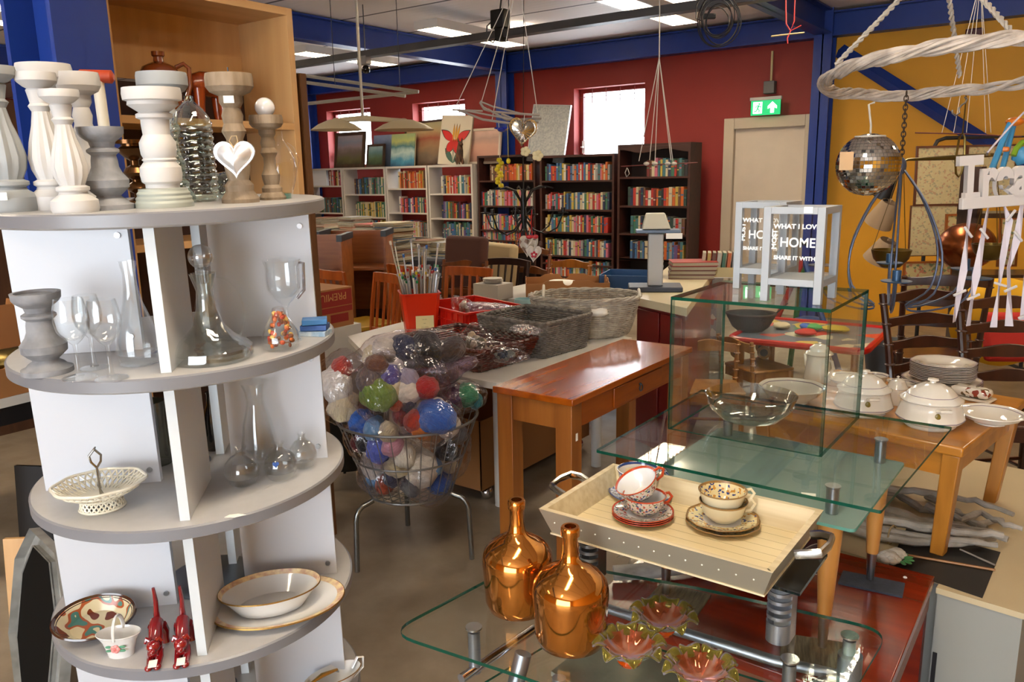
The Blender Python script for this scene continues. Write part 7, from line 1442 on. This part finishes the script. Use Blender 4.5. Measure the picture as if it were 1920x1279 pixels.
# stick mobile in front of the right bookcase, cable coil, red rope
e = thing('stick_mobile', 'thin red brown stick hung on white cords before the right bookcase', 'mobile', D(1236, 306, 5)); MB().tube(rel(e, drop([(1165, 312), (1240, 308), (1308, 305)], 5)), .004, 6).o('stick', mat('red_brown_stick', '5c2420', .6), e)
for x, y in ((1198, 302), (1218, 300), (1228, 305), (1258, 300), (1262, 305)): MB().tube(rel(e, [D(x, y, 5), D(1236, 108, 5)]), .0028, 5).o('cord', CORD, e)
MB().tube(rel(e, [D(1236, 108, 5), D(1237, 20, 5), D(1236, -40, 5)]), .004, 5).o('cord', CORD, e)
for x in (1212, 1228, 1252, 1264): MB().ball(D(x, 307, 5) - e.location, (.02, .02, .012), 8, 6).o('cord_knot', CORD, e)
MB().tube(rel(e, drop([(1176, 314), (1172, 324), (1175, 332), (1180, 326), (1177, 316)], 5)), .0028, 5).o('paper_clip', CORD, e)
e = thing('cable_coil', 'coil of black cable with a plug hanging from the ceiling', 'cable', D(1348, 40, 4.5)); mb = MB(); r = random.Random(3)
for j in range(7):
    ox, oz, rr, t = r.uniform(-.012, .012), r.uniform(-.02, .02), .075 + .012 * j, r.uniform(-.2, .2); M3 = Matrix.Rotation(math.radians(YAW) + t, 3, 'Z'); mb.tube([M3 @ Vector((ox + rr * .85 * math.cos(a), .02 * math.sin(a * 2 + j), oz + rr * math.sin(a))) for a in [2*PI*i/32 for i in range(32)]], .0035, 5, closed=True)
mb.o('coil', BLACK, e); M3 = Matrix.Rotation(math.radians(YAW), 3, 'Z'); MB().box((-.05, -.02, .03), (.07, .03, .03), R=M3).o('plug', BLACK, e, bevel=.006); MB().tube(rel(e, drop([(1318, 40), (1305, 35), (1306, 10), (1330, -30)], 4.5)), .0035, 5).o('cable_end', BLACK, e)
e = thing('red_rope_hanger', 'red rope with a thin stick hanging near the blue beam', 'rope', D(1482, 60, 5)); RR_ = mat('red_rope', 'a01c1c', .6); MB().tube(rel(e, drop([(1473, -20), (1474, 45), (1482, 58), (1476, 72), (1477, 82)], 5)), .005, 6).tube(rel(e, drop([(1491, -20), (1489, 40), (1482, 58), (1502, 48)], 5)), .004, 6).o('rope', RR_, e); MB().tube(rel(e, drop([(1446, 68), (1508, 61)], 5)), .005, 6).o('stick', mat('pale_bamboo', 'a08a58', .5), e)
# ---------------------------------------------------------------- white willow ring, right foreground
RG = Vector(D(1808, 132, 2.4)); WW = mat('whitewashed_willow', 'c6baae', .6, h2='a09488', scale=20)
def willow_ring():
    e = thing('willow_ring', 'big whitewashed willow ring hung on three twisted white ropes', 'hanging ring', RG, (0, .0, 0)); R = .395
    nst = 9
    for j in range(nst):
        pts = []; n = 120; r2 = .010 + .005 * (j % 2); ph = 2 * PI * j / nst; tw = 7 + (j % 3)
        for i in range(n): a = 2*PI*i/n; b = tw * a + ph; rr = R + r2 * math.cos(b) + .006 * math.sin(3 * a + j); pts.append((rr * math.cos(a), rr * math.sin(a), r2 * math.sin(b) * 1.1 + .035 * math.cos(a + .8)))
        MB().tube(pts, .0062, 6, closed=True).o('willow_strand', WW, e)
    ap = D(1768, -85, 2.4) - RG; rp = mat('twisted_white_rope', 'b0a89c', .7)
    for px, py, dd in ((1577, 165, 2.4), (1802, 112, 2.75), (1905, 98, 2.05)):
        q = D(px, py, dd) - RG; q = Vector((q.x, q.y, 0)); q = q.normalized() * R; q.z = .02; mb = MB(); n = 60
        ax_ = (ap - q).normalized(); u = ax_.orthogonal().normalized(); w = ax_.cross(u)
        for j in (0, 1): mb.tube([q.lerp(ap, i / n) + (u * math.cos(i * 1.1 + PI * j) + w * math.sin(i * 1.1 + PI * j)) * .0045 for i in range(n + 1)], .0048, 5)
        mb.o('rope', rp, e)
    MB().tube([ap, (ap.x, ap.y, CZ - RG.z)], .006, 6).o('top_rope', rp, e)
willow_ring()
def s_hook(p, s, label):
    o = MB().tube([(s * x, 0, s * z) for x, z in ((.35, 1), (.6, .8), (.5, .5), (.1, .2), (-.1, -.1), (0, -.5), (-.35, -.75), (-.7, -.5), (-.75, -.2))], s * .09, 6).o('s_hook', mat('steel_hook', '6c645c', .4, .7), loc=p, rot=(0, 0, math.radians(YAW))); return tag(o, label, 'hook')
s_hook(D(1800, 202, 2.35), .03, 'bent steel S hook hanging under the willow ring')
# mirror ball
def mirror_ball():
    c = D(1628, 309, 2.3); R = 57 * 2.3 / F; e = thing('mirror_ball', 'silver mirror ball with a paper tag hanging below the willow ring', 'mirror ball', c); mb = MB(); rows = 26; r = random.Random(2)
    for i in range(rows):
        t0, t1 = PI * (i + .06) / rows, PI * (i + .94) / rows; tm = (t0 + t1) / 2; n = max(4, int(2 * rows * math.sin(tm)))
        for j in range(n):
            a0, a1 = 2*PI*(j + .05)/n, 2*PI*(j + .95)/n; dn = Vector((math.sin(tm) * math.cos((a0+a1)/2), math.sin(tm) * math.sin((a0+a1)/2), math.cos(tm))); jit = Vector((r.gauss(0, .02), r.gauss(0, .02), r.gauss(0, .02)))
            vs_ = [Vector((math.sin(t) * math.cos(a), math.sin(t) * math.sin(a), math.cos(t))) for t, a in ((t0, a0), (t1, a0), (t1, a1), (t0, a1))]; base = dn * R * 1.0; nn = (dn + jit).normalized(); out = []
            for v in vs_: q = v * R; q = q - nn * ((q - base).dot(nn)); out.append(mb.bm.verts.new(q))
            mb._f(out, 0)
    mb.o('mirror_tiles', mat('mirror_tile', 'd0cac0', .03, 1), e, smooth=False); MB().ball((0, 0, 0), R * .975, 32, 20).o('ball_core', mat('dark_core', '6c6a68', .6), e)
    MB().tube(rel(e, [c + Vector((0, 0, R)), D(1633, 236, 2.3), D(1629, 196, 2.3), D(1640, 192, 2.3)]), .003, 6).tube([(R * .45 * math.cos(a), R * .45 * math.sin(a), R * .9) for a in [2*PI*i/20 for i in range(20)]], .003, 6, closed=True).o('cord', CORD, e)
    t = D(1587, 302, 2.3 - R * .92) - c; MB().box(t, (.036, .001, .05), R=Matrix.Rotation(math.radians(YAW) - .5, 3, 'Z')).o('paper_tag', mat('tan_tag', 'b89468', .6), e, smooth=False)
mirror_ball()
# blue grey chandelier on a rusty chain
def blue_chandelier():
    d0 = 2.75; hub = D(1690, 306, d0); e = thing('blue_grey_chandelier', 'blue grey iron chandelier with curved arms and candle cups on a rusty chain', 'chandelier', hub); m = mat('blue_grey_iron', '4c5468', .4, .5); s = d0 / F; ch = mat('rusty_chain', '4a3c30', .6, .5)
    T = D(1700, 172, d0) - hub; n = 16; mb = MB()
    for i in range(n):
        c = T * ((i + .5) / n); L_ = T.length / n * .68; ang = PI / 2 * (i % 2)
        mb.tube([c + Vector((.007 * math.cos(a) * math.cos(ang), .007 * math.cos(a) * math.sin(ang), L_ * math.sin(a))) for a in [2*PI*k/12 for k in range(12)]], .0022, 5, closed=True)
    mb.o('chain', ch, e); MB().ball((0, 0, -.01), (.018, .018, .03), 12, 8).o('hub', m, e)
    Rr = Vector((math.cos(math.radians(YAW)), math.sin(math.radians(YAW)), 0)); Fw = Vector((-Rr.y, Rr.x, 0)); N = 6
    for i in range(N):
        a = 2 * PI * i / N + .12; dr = Rr * math.cos(a) + Fw * math.sin(a)
        pts = [Vector((0, 0, -.02)) + dr * .01, dr * .10 + Vector((0, 0, -.14)), dr * .165 + Vector((0, 0, -.30)), dr * .15 + Vector((0, 0, -.44)), dr * .06 + Vector((0, 0, -.50)), dr * .12 + Vector((0, 0, -.505)), dr * .24 + Vector((0, 0, -.46)), dr * .28 + Vector((0, 0, -.38))]
        sm = []
        for q in range(len(pts) - 1):
            p0, p1, p2, p3 = pts[max(q-1, 0)], pts[q], pts[q+1], pts[min(q+2, len(pts)-1)]
            for t in (0, .25, .5, .75): sm.append(.5 * ((2*p1) + (-p0+p2)*t + (2*p0-5*p1+4*p2-p3)*t*t + (-p0+3*p1-3*p2+p3)*t**3))
        sm.append(pts[-1]); MB().tube(sm, .0038, 6).o('arm', m, e); q = pts[-1]
        MB().lathe([(0, 0), (.045, .002), (.048, .006), (.014, .006), (.014, .04), (.010, .04), (.010, .012), (0, .012)], 20, c=(q.x, q.y, q.z)).o('candle_cup', mat('blue_cup', '2c4c6c', .4, .3), e)
blue_chandelier()
# white wooden word sign with ribbons and pegs
def sign():
    d = 1.95; c = D(1797, 372, d); rz = math.radians(YAW) + .06; e = thing('word_sign', 'white wooden word sign with ribbons and pegs cut by the right edge', 'sign', c, (0, 0, rz)); s = d / F; m = mat('white_sign_paint', 'bcb6b2', .45)
    MB().bb((.006, -.008, -.028), (.36, .008, .0)).o('base_bar', m, e, bevel=.002); t = text('letters', 'Treas', .146, m, e, (-.004, 0, .040), (PI / 2, 0, 0), .008, 'LEFT', font_offset=.0055, sx=.64); MB().bb((.012, -.0079, .0), (.05, .0079, .012)).o('letter_foot', m, e, smooth=False)
    e.rotation_euler = (0, -.05, rz)
    MB().tube([(.066, -.002, .105), (.12, -.004, .165), (.22, -.006, .26), (.35, -.008, .37)], .004, 6, flat=.5).o('hanging_ribbon', mat('grey_ribbon', 'a8a0a8', .6), e); MB().bb((.07, .0, .098), (.076, .01, .104)).o('screw', STEEL, e)
    rb = mat('white_ribbon', 'b4acb4', .6); pg = mat('white_peg', 'bcb8b8', .5); ps = [[(22, 0), (18, -55), (15, -120), (8, -170), (2, -218)], [(56, 0), (48, -60), (40, -130), (34, -180), (30, -228)], [(84, 0), (96, -30), (88, -100), (84, -160), (78, -235)], [(118, 0), (112, -70), (100, -120), (104, -170), (108, -235)], [(140, 5), (138, -80), (132, -150), (134, -225)]]
    for i, L_ in enumerate(ps):
        mb = MB(); V = []
        for k, (x, z) in enumerate(L_): w = (7, 8, 9, 8, 9)[k % 5] * s * .62; V.append([mb.bm.verts.new((x * s * 1.05 + a * w, -.002 + .006 * math.sin(k * 2 + i) * a, -.024 + z * s)) for a in (-1, 1)])
        for A, B in zip(V, V[1:]): mb._f([A[0], A[1], B[1], B[0]], 0)
        o = mb.o('ribbon', rb, e, smooth=False); sd = o.modifiers.new('thickness', 'SOLIDIFY'); sd.thickness = .0008
        for k, j in ((1, i), (3, i + 1)):
            if k < len(L_): x, z = L_[k]; ang = (.9, -.35)[k == 3] * (1 if i != 2 else -1); MB().box((x * s * 1.05, -.007, -.024 + z * s + .012), (.034, .005, .006), R=Matrix.Rotation(ang, 3, 'Y')).o('peg', pg, e, bevel=.001)
sign()
# toy mobile behind the sign
e = thing('toy_mobile', 'blue and orange plastic toy mobile hanging behind the word sign', 'toy', D(1885, 250, 2.3)); tb = mat('toy_blue', '3c88b4', .4); to = mat('toy_orange', 'c8680c', .4); tg = mat('toy_green', '7a9c20', .4)
MB().tube(rel(e, drop([(1858, 322), (1878, 270), (1895, 230)], 2.3)), .009, 8).o('blue_strut', tb, e); MB().tube(rel(e, drop([(1878, 322), (1890, 275), (1900, 235)], 2.32)), .008, 8).o('blue_strut', tb, e); MB().ball(D(1903, 228, 2.3) - e.location, (.024, .02, .013), 12, 8).o('orange_joint', to, e); MB().box(D(1883, 280, 2.3) - e.location, (.026, .02, .014)).o('orange_clip', to, e, bevel=.004)
MB().tube(rel(e, drop([(1935, 262), (1915, 268), (1906, 278), (1900, 292)], 2.3)), .008, 8).o('green_arm', tg, e); MB().ball(D(1916, 292, 2.3) - e.location, (.026, .012, .026), 12, 8, fn=lambda d: 1 + .12 * math.sin(6 * math.atan2(d.z, d.x))).o('blue_flower', tb, e)
# brass balance with two bowls
BRASS = mat('old_brass', '6c5a2c', .3, .85, var=.2)
def balance():
    d = 3.6; c = D(1800, 300, d); e = thing('brass_balance', 'old brass balance scale with two hanging bowls before the samplers', 'scale', c, (0, 0, math.radians(YAW) - .04)); s = d / F
    MB().tube([(-105 * s, 0, -.002), (-95 * s, 0, .006), (0, 0, .012), (80 * s, 0, .022), (92 * s, 0, .018)], [.003, .006, .012, .006, .003], 8).o('beam', BRASS, e); MB().tube([(-.012, 0, .10), (-.02, 0, 0), (-.012, 0, -.06), (.0, 0, -.075), (.012, 0, -.06), (.02, 0, 0), (.012, 0, .10), (0, 0, .12)], .005, 6, closed=True).tube([(0, 0, .12), (0, 0, .3)], .003, 5).o('bracket', BRASS, e)
    for x, z, w in ((-113, -166, 70), (72, -158, 62)):
        R = w / 2 * s; q = Vector((x * s, 0, z * s)); MB().lathe([(0, -R * 1.05), (R * .5, -R * .95), (R * .9, -R * .5), (R, -.012), (R * 1.04, 0), (R * .97, 0), (R * .85, -R * .5), (0, -R * .97)], 36, c=q).o('bowl', BRASS, e)
        top = Vector((x * s * .92, 0, .0)); mb = MB()
        for k in range(3): a = 2*PI*k/3 + .4; mb.tube([q + Vector((R * math.cos(a), R * math.sin(a), 0)), top], .0018, 4)
        mb.o('chain', BRASS, e)
balance()
# ---------------------------------------------------------------- far right: samplers on a rack, shades, chairs, play corner
SMP = pat('stitched_linen', 'a89870', ['a89870', 'ac9c76', '9c7c60', 'a89a74', '8c8468'], 80, .8); fmr = wood('sampler_frame', '5c3018', '48240f', 'z', .4)
def sampler(x0, x1, y0, y1, d, label, m=SMP, fm=fmr, frame=.014, rz=0):
    a, b = D(x0, y1, d), D(x1, y1, d); w = (b - a).length; h = (y1 - y0) * d / F; e = thing('framed_sampler', label, 'picture', (a + b) / 2, (-.06, 0, math.radians(YAW) + rz)); MB().bb((-w / 2 + frame, -.003, frame), (w / 2 - frame, .003, h - frame)).o('stitched_panel', m, e, smooth=False); f = MB(); f.bb((-w / 2, -.01, 0), (-w / 2 + frame, .006, h)).bb((w / 2 - frame, -.01, 0), (w / 2, .006, h)).bb((-w / 2 + frame, -.01, 0), (w / 2 - frame, .006, frame)).bb((-w / 2 + frame, -.01, h - frame), (w / 2 - frame, .006, h)); f.o('frame', fm, e, smooth=False)
ora = wood('orange_frame', '8c4c18', '74380c', 'z', .4); bot = pat('stitched_flowers', 'b0a070', ['b0a070', 'b0a070', '6c7450', 'a86c50'], 60, .8)
sampler(1712, 1805, 276, 386, 5.8, 'stitched sampler with small motifs, upper left of the group'); sampler(1805, 1900, 274, 386, 5.85, 'stitched sampler half hidden behind the word sign'); sampler(1702, 1790, 386, 480, 5.8, 'stitched sampler below the upper left one', frame=.006)
sampler(1768, 1810, 402, 486, 5.5, 'narrow orange framed embroidery behind the brass bowls', bot, ora); sampler(1690, 1782, 490, 560, 5.5, 'orange framed flower embroidery above the dark chairs', bot, ora); sampler(1868, 1905, 408, 500, 5.5, 'orange framed embroidery at the right edge', bot, ora)
e = thing('black_rail_rack', 'black garment rail with a rounded corner behind the samplers', 'rack', (D(1820, 262, 6.0).x, D(1820, 262, 6.0).y, 0), math.radians(YAW)); zt = D(1820, 258, 6.0).z; MB().tube([(-.28, 0, 0), (-.28, 0, zt - .08), (-.25, 0, zt - .02), (-.19, 0, zt), (.55, 0, zt), (.58, 0, 0)], .015, 8).o('rail', BLACK, e); MB().tube([(-.28, -.2, .01), (-.28, .2, .01)], .015, 8).tube([(.58, -.2, .01), (.58, .2, .01)], .015, 8).o('feet', BLACK, e)
e = thing('hanging_stick', 'dark red stick on white strings above the samplers', 'mobile', D(1800, 248, 4.5)); MB().tube(rel(e, drop([(1716, 249), (1800, 251), (1915, 256)], 4.5)), .004, 6).o('stick', mat('red_brown_stick', '5c2420', .6), e)
for x in (1766, 1788, 1812, 1848, 1858): MB().tube(rel(e, [D(x, 249, 4.5), D(1836 + (x - 1810) * .1, -10, 4.5)]), .002, 4).o('string', CORD, e)
for (px, py, w, h, lb, m) in ((1664, 348, 30, 46, 'black', BLACK), (1657, 400, 42, 48, 'tan', mat('tan_lampshade', '8c7458', .7)), (1655, 470, 44, 44, 'lower tan', mat('tan_lampshade', '8c7458', .7))):
    d = 5.6; s = d / F; o = MB().lathe([(w * s * .34, h * s / 2), (w * s * .62, -h * s / 2), (w * s * .60, -h * s / 2), (w * s * .33, h * s / 2)], 28, cap=False).tube([(0, 0, h * s * .5), (0, 0, h * s * .62)], .01, 6).o('lamp_shade', m, loc=D(px, py, d), rot=(.4, .3, .5)); tag(o, lb + ' lamp shade hanging on the yellow wall left of the samplers', 'lamp shade')
o = MB().ball((0, 0, 0), (.15, .15, .13), 24, 16).o('copper_pot', mat('orange_copper', '7c401c', .25, .8), loc=D(1812, 462, 4.4)); tag(o, 'rounded copper pot hanging behind the pegged ribbons', 'pot')
e = thing('dark_shelf_rack', 'dark wooden shelf with small things behind the brass bowls', 'shelf', (-.25, 6.2, 0), .5); MB().bb((-.5, -.15, 1.28), (.6, .15, 1.31)).bb((-.5, -.15, .9), (.6, .15, .92)).o('shelf', DKW, e, smooth=False); MB().bb((-.5, -.15, 0), (-.47, .15, 1.6)).o('side', DKW, e, smooth=False); MB().bb((.57, -.15, 0), (.6, .15, 1.6)).o('side', DKW, e, smooth=False)
# red wall box on the yellow wall
o = MB().bb((-.07, -.06, -.1), (.07, .0, .1)).o('red_wall_box', mat('dark_red_plastic', '4c0c14', .4), loc=P(1826, 75, y=WY - .001), smooth=False, bevel=.01); tag(o, 'small dark red box fixed high on the yellow wall', 'wall box')
# dark ladder back chairs
LD = wood('dark_stained_wood', '46241a', '321810', 'z', .3, .3)
cc(1732, 548, .96, 'ladder_back_chair', 'dark ladder backed chair behind the plate stack', 'ladder', .75, wd=LD, n=4, W=.48, D=.44, post=.019, lean=.12)
cc(1776, 520, .98, 'ladder_back_chair', 'dark ladder backed chair just behind the first one, turned away', 'ladder', 3.4, wd=LD, n=4, W=.46, D=.42, post=.018, lean=.1)
cc(1895, 562, .95, 'ladder_back_chair', 'dark ladder backed chair in front of the yellow and red cushions', 'ladder', .5, wd=LD, n=4, W=.50, D=.44, post=.02, lean=.12)
YC_ = mat('yellow_cushion', 'cc9a08', .8, bump=.1); RC2 = mat('red_cushion', 'a81c10', .8, bump=.1)
o = crumple((0, 0, 0), (.32, .09, .28), 41, amp=.08).o('yellow_cushion', YC_, loc=D(1880, 605, 5.0), rot=(0, .2, .5)); tag(o, 'big yellow cushion standing behind the right ladder backed chair', 'cushion')
o = MB().box((0, 0, 0), (.34, .07, .30)).o('red_cushion', RC2, loc=D(1900, 632, 4.8), rot=(-.25, 0, .5), bevel=.03); tag(o, 'red square cushion leaning on the yellow one', 'cushion')
# play corner
p0 = P(1520, 625, z=.50); e = thing('play_table', 'low play table with a printed road map top and red rim', 'table', (p0.x, p0.y, 0), math.radians(YAW) - .6)
m = pat('printed_play_top', '5a6474', ['5a6474', 'b8281c', 'c0a850', '4c8c5c', '5a6474', 'c0b8a0', 'a85c50'], 7, .5); MB().prism(rpoly([(-.42, -.42), (.42, -.42), (.42, .42), (-.42, .42)], .1), .48, .50).o('printed_top', m, e, smooth=False)
MB().tube([(x, y, .495) for x, y in rpoly([(-.43, -.43), (.43, -.43), (.43, .43), (-.43, .43)], .1)], .022, 8, closed=True).o('red_rim', mat('red_rim_paint', 'a8140c', .35), e)
for a in (-.36, .36):
    for b in (-.36, .36): MB().cyl((a, b, 0), (a, b, .478), .022, 10).o('leg', HNY, e)
r = random.Random(6)
for i, (c, lb) in enumerate((('a8900c', 'yellow'), ('a81c14', 'red'), ('c0b090', 'cream'), ('3c8c4c', 'green'), ('2450a0', 'blue'))):
    o = crumple((0, 0, 0), (.09 - .01 * i, .06, .022), 50 + i, 14, 8, .15).o('soft_toy', mat('toy_cloth_' + lb, c, .7), loc=(p0.x + r.uniform(-.22, .22), p0.y + r.uniform(-.2, .2), .525), rot=i); tag(o, lb + ' flat soft toy lying on the play table', 'toy', 'soft toys on the play table')
KID = wood('kids_pine', '9c6a30', '84541f', 'z', .4, .2); p = P(1420, 683, z=.32)
chair('childs_chair', 'small pine child\'s chair carrying the doll pram', (p.x, p.y), 2.6, wd=KID, sm=KID, W=.36, D=.34, SH=.30, H=.52, style='ladder', n=1, post=.014, lean=.03)
def pram():
    b = P(1405, 662, z=.34); e = thing('doll_pram', 'black wicker doll pram with wooden wheels on the child\'s chair', 'doll pram', (b.x, b.y, .322), .4); bk = mat('black_wicker', '100e0e', .6, bump=.4, bscale=60); wz = .045
    MB().lathe([(0, .155), (.05, .16), (.10, .21), (.13, .28), (.135, .30), (.125, .30), (.09, .215), (0, .17)], 28, sx=1.25).o('basket', bk, e)
    MB().tube([(.167 * math.cos(a), .133 * math.sin(a), .302) for a in [2*PI*i/40 for i in range(40)]], .008, 6, closed=True).o('braided_rim', mat('dark_brown_wicker', '2c1a14', .6), e)
    MB().tube([(-.09, -.06, wz), (-.08, -.05, .17)], .006, 6).tube([(.09, -.06, wz), (.08, -.05, .17)], .006, 6).tube([(-.09, .06, wz), (-.08, .05, .17)], .006, 6).tube([(.09, .06, wz), (.08, .05, .17)], .006, 6).tube([(-.09, -.09, wz), (-.09, .09, wz)], .006, 6).tube([(.09, -.09, wz), (.09, .09, wz)], .006, 6).tube([(.14, 0, .28), (.24, 0, .38)], .006, 6).o('undercarriage', BLACK, e)
    for a in (-.09, .09):
        for s in (-1, 1): MB().lathe([(0, -.008), (.045, -.008), (.045, .008), (0, .008)], 28, [0, 1, 0] if False else 0, T=Matrix.Translation((a, s * .09, wz)) @ Matrix.Rotation(PI / 2, 4, 'X')).lathe([(0, -.011), (.026, -.011), (.026, .011), (0, .011)], 20, 1, T=Matrix.Translation((a, s * .09, wz)) @ Matrix.Rotation(PI / 2, 4, 'X')).o('wheel', [mat('wooden_wheel', '8c6430', .5), BLACK], e)
pram()
p = P(1335, 728, z=.3); chair('childs_chair', 'small pine child\'s chair at the left behind the glass case', (p.x, p.y), .5, wd=KID, sm=KID, W=.36, D=.34, SH=.30, H=.56, style='ladder', n=1, post=.014, lean=.03)
p = P(1318, 615, z=.45); e = thing('framed_print_stand', 'grey stand with a framed red and blue print right of the red cupboard', 'stand', (p.x + .0, p.y, 0), .6); MB().bb((-.13, -.05, 0), (.13, .05, .86)).o('stand_body', mat('grey_stone_panel', '7c7874', .6), e, bevel=.01); MB().bb((-.085, -.056, .30), (.085, -.051, .72)).o('print', pat('red_blue_print', '6c6474', ['7c2c30', '3c4468', 'a89c98'], 30, .5), e, smooth=False)
e = thing('toy_climber', 'blue and red tubular toy frame standing behind the play table', 'toy', P(1450, 600, z=0)); e.location = (-1.75, 6.1, 0); bl = mat('toy_frame_blue', '1c4480', .4)
for a, b, m_ in (((-.35, 0, 0), (0, 0, .95), RR_), ((.35, 0, 0), (0, 0, .95), bl), ((-.15, .3, 0), (0, 0, .95), mat('toy_frame_green', '2c7a44', .4)), ((-.2, .1, .3), (.25, .1, .34), bl)): MB().tube([a, b], .022, 8).o('tube', m_, e)
MB().ball((.05, .1, .42), (.16, .10, .08), 14, 8).o('seat', bl, e)
e = thing('grey_bin', 'grey and white open bin behind the dark chairs', 'bin', (-1.05, 5.9, 0)); MB().lathe([(0, 0), (.14, 0), (.19, .42), (.18, .42), (.13, .01), (0, .01)], 24).o('bin', mat('bin_grey', '6c7074', .5), e)
# ---------------------------------------------------------------- left edge of the picture
o = MB().bb((-.3, -.45, 0), (.3, .45, 2.12)).o('brown_cupboard', wood('old_brown_wood', '4a2c18', '3a2010', 'z', .5), loc=(D(-15, 250, 5.2).x, D(-15, 250, 5.2).y, 0), smooth=False); tag(o, 'tall dark brown cupboard at the far left behind the candlesticks', 'cupboard')
lt = thing('left_white_table', 'white table with dark frame behind the left of the display rack', 'table', (-4.0, 1.55, 0), .1); MB().bb((-.5, -.5, .70), (.42, .5, .74)).o('tabletop', WT, lt, smooth=False); MB().bb((-.48, -.48, .62), (.40, .48, .699)).o('frame', BLACK, lt, smooth=False)
for a in (-.44, .36):
    for b in (-.44, .44): MB().bb((a - .03, b - .03, 0), (a + .03, b + .03, .619)).o('leg', BLACK, lt, smooth=False)
for i, (x, y, z, w, d_, h, c, lb) in enumerate(((-3.72, 1.42, .741, .3, .4, .14, KRAFT, 'open brown carton at the front of the left table'), (-3.95, 1.86, .741, .3, .36, .26, BXR, 'red printed carton behind the front one on the left table'), (-4.28, 1.5, .741, .28, .4, .3, KRAFT, 'taller brown carton at the back of the left table'))):
    carton('cardboard_box', lb, (x, y), w / 2, d_ / 2, h, .15, c, z=z, notch=(i != 1))
o = crumple((0, 0, 0), (.10, .12, .05), 77, 16, 10, .2).o('brass_trinkets', BRASS, loc=(-3.72, 1.42, .86)); tag(o, 'heap of brass trinkets in the open brown carton', 'trinkets', kind='stuff')
def mirror():
    a = P(25, 1279, z=.0); c = Vector((-2.28, .66, 0)); e = thing('octagonal_frame', 'grey white octagonal mirror frame leaning at the lower left', 'frame', (0, 0, 0)); 
    TLp, TRp, BLp, BRp = D(62, 1020, 2.35), D(112, 1045, 2.30), D(8, 1230, 2.3), D(60, 1300, 2.1)
    X = Vector((.98, -.17, 0)).normalized(); b0 = D(72, 1010, 2.45); b0 = Vector((b0.x, b0.y, b0.z)); H_ = b0.z - .01; up = Vector((-.05, .22, 1)).normalized(); W_ = .56; hh = H_ / up.z
    base = b0 - up * hh; base = base; T = Matrix.Translation(base) @ Matrix((X, up.cross(X) * -1, up)).transposed().to_4x4(); e.matrix_world = T
    o8 = lambda w, h, k: [(-w + k, 0), (w - k, 0), (w, k), (w, h - k), (w - k, h), (-w + k, h), (-w, h - k), (-w, k)]
    mb = MB(); A = [(x, z) for x, z in o8(W_ / 2, hh, .14)]; B = [(x * .66, hh / 2 + (z - hh / 2) * .84) for x, z in A]; V = [[mb.bm.verts.new((x, y, z)) for x, z in L_] for L_, y in ((A, .0), (A, -.03), ([(p[0] * .9, hh / 2 + (p[1] - hh / 2) * .95) for p in A], -.038), (B, -.02), (B, -.0))]
    for P_, Q in zip(V, V[1:]):
        for i in range(8): mb._f([P_[i], P_[(i+1) % 8], Q[(i+1) % 8], Q[i]], 0)
    mb.o('frame', mat('distressed_white_frame', '9c9c98', .6, h2='7c7c78', scale=12), e, ang=20); MB().prism(B, 0, .004, T=Matrix.Translation((0, -.004, 0)) @ Matrix.Rotation(PI / 2, 4, 'X')).o('dark_panel', mat('black_panel', '08090a', .7, spec=.1), e, smooth=False)
    MB().box((.07, -.013, hh * .86), (.018, .001, .018)).o('sticker', PAPER, e, smooth=False)
mirror()
def lean_board(name, label, c, w, h, tilt, rz, m, th=.018): o = MB().bb((-w / 2, 0, 0), (w / 2, th, h)).o(name, m, loc=c, rot=(tilt, 0, rz), smooth=False); tag(o, label, 'board')
q = D(30, 1020, 2.7); lean_board('pale_board', 'pale beech board leaning behind the octagonal frame', (q.x, q.y - .0, 0), .14, q.z, -.12, .7, CAB)
q = D(45, 880, 3.4); lean_board('dark_board', 'dark pointed board leaning behind the display rack', (q.x, q.y, 0), .16, q.z, -.1, .5, mat('charcoal_board', '242426', .5))
q = P(655, 925, z=0); e = thing('black_bin', 'black open stool basket on the floor behind the wire basket', 'basket', (q.x - .1, q.y + .1, .0)); MB().lathe([(0, .12), (.15, .12), (.2, .40), (.19, .40), (.14, .13), (0, .13)], 24).o('bin', mat('black_weave', '141414', .7, bump=.4, bscale=50), e)
for i in range(3): a = 2*PI*i/3 + .5; MB().tube([(.1 * math.cos(a), .1 * math.sin(a), .119), (.16 * math.cos(a), .16 * math.sin(a), 0)], .008, 6).o('leg', BLACK, e)
o = MB().bb((-.25, -.3, 0), (.25, .3, .5)).o('cardboard_box', KRAFT, loc=(-4.6, 2.5, 0), smooth=False); tag(o, 'closed brown carton on the floor beyond the beech cabinet', 'box')
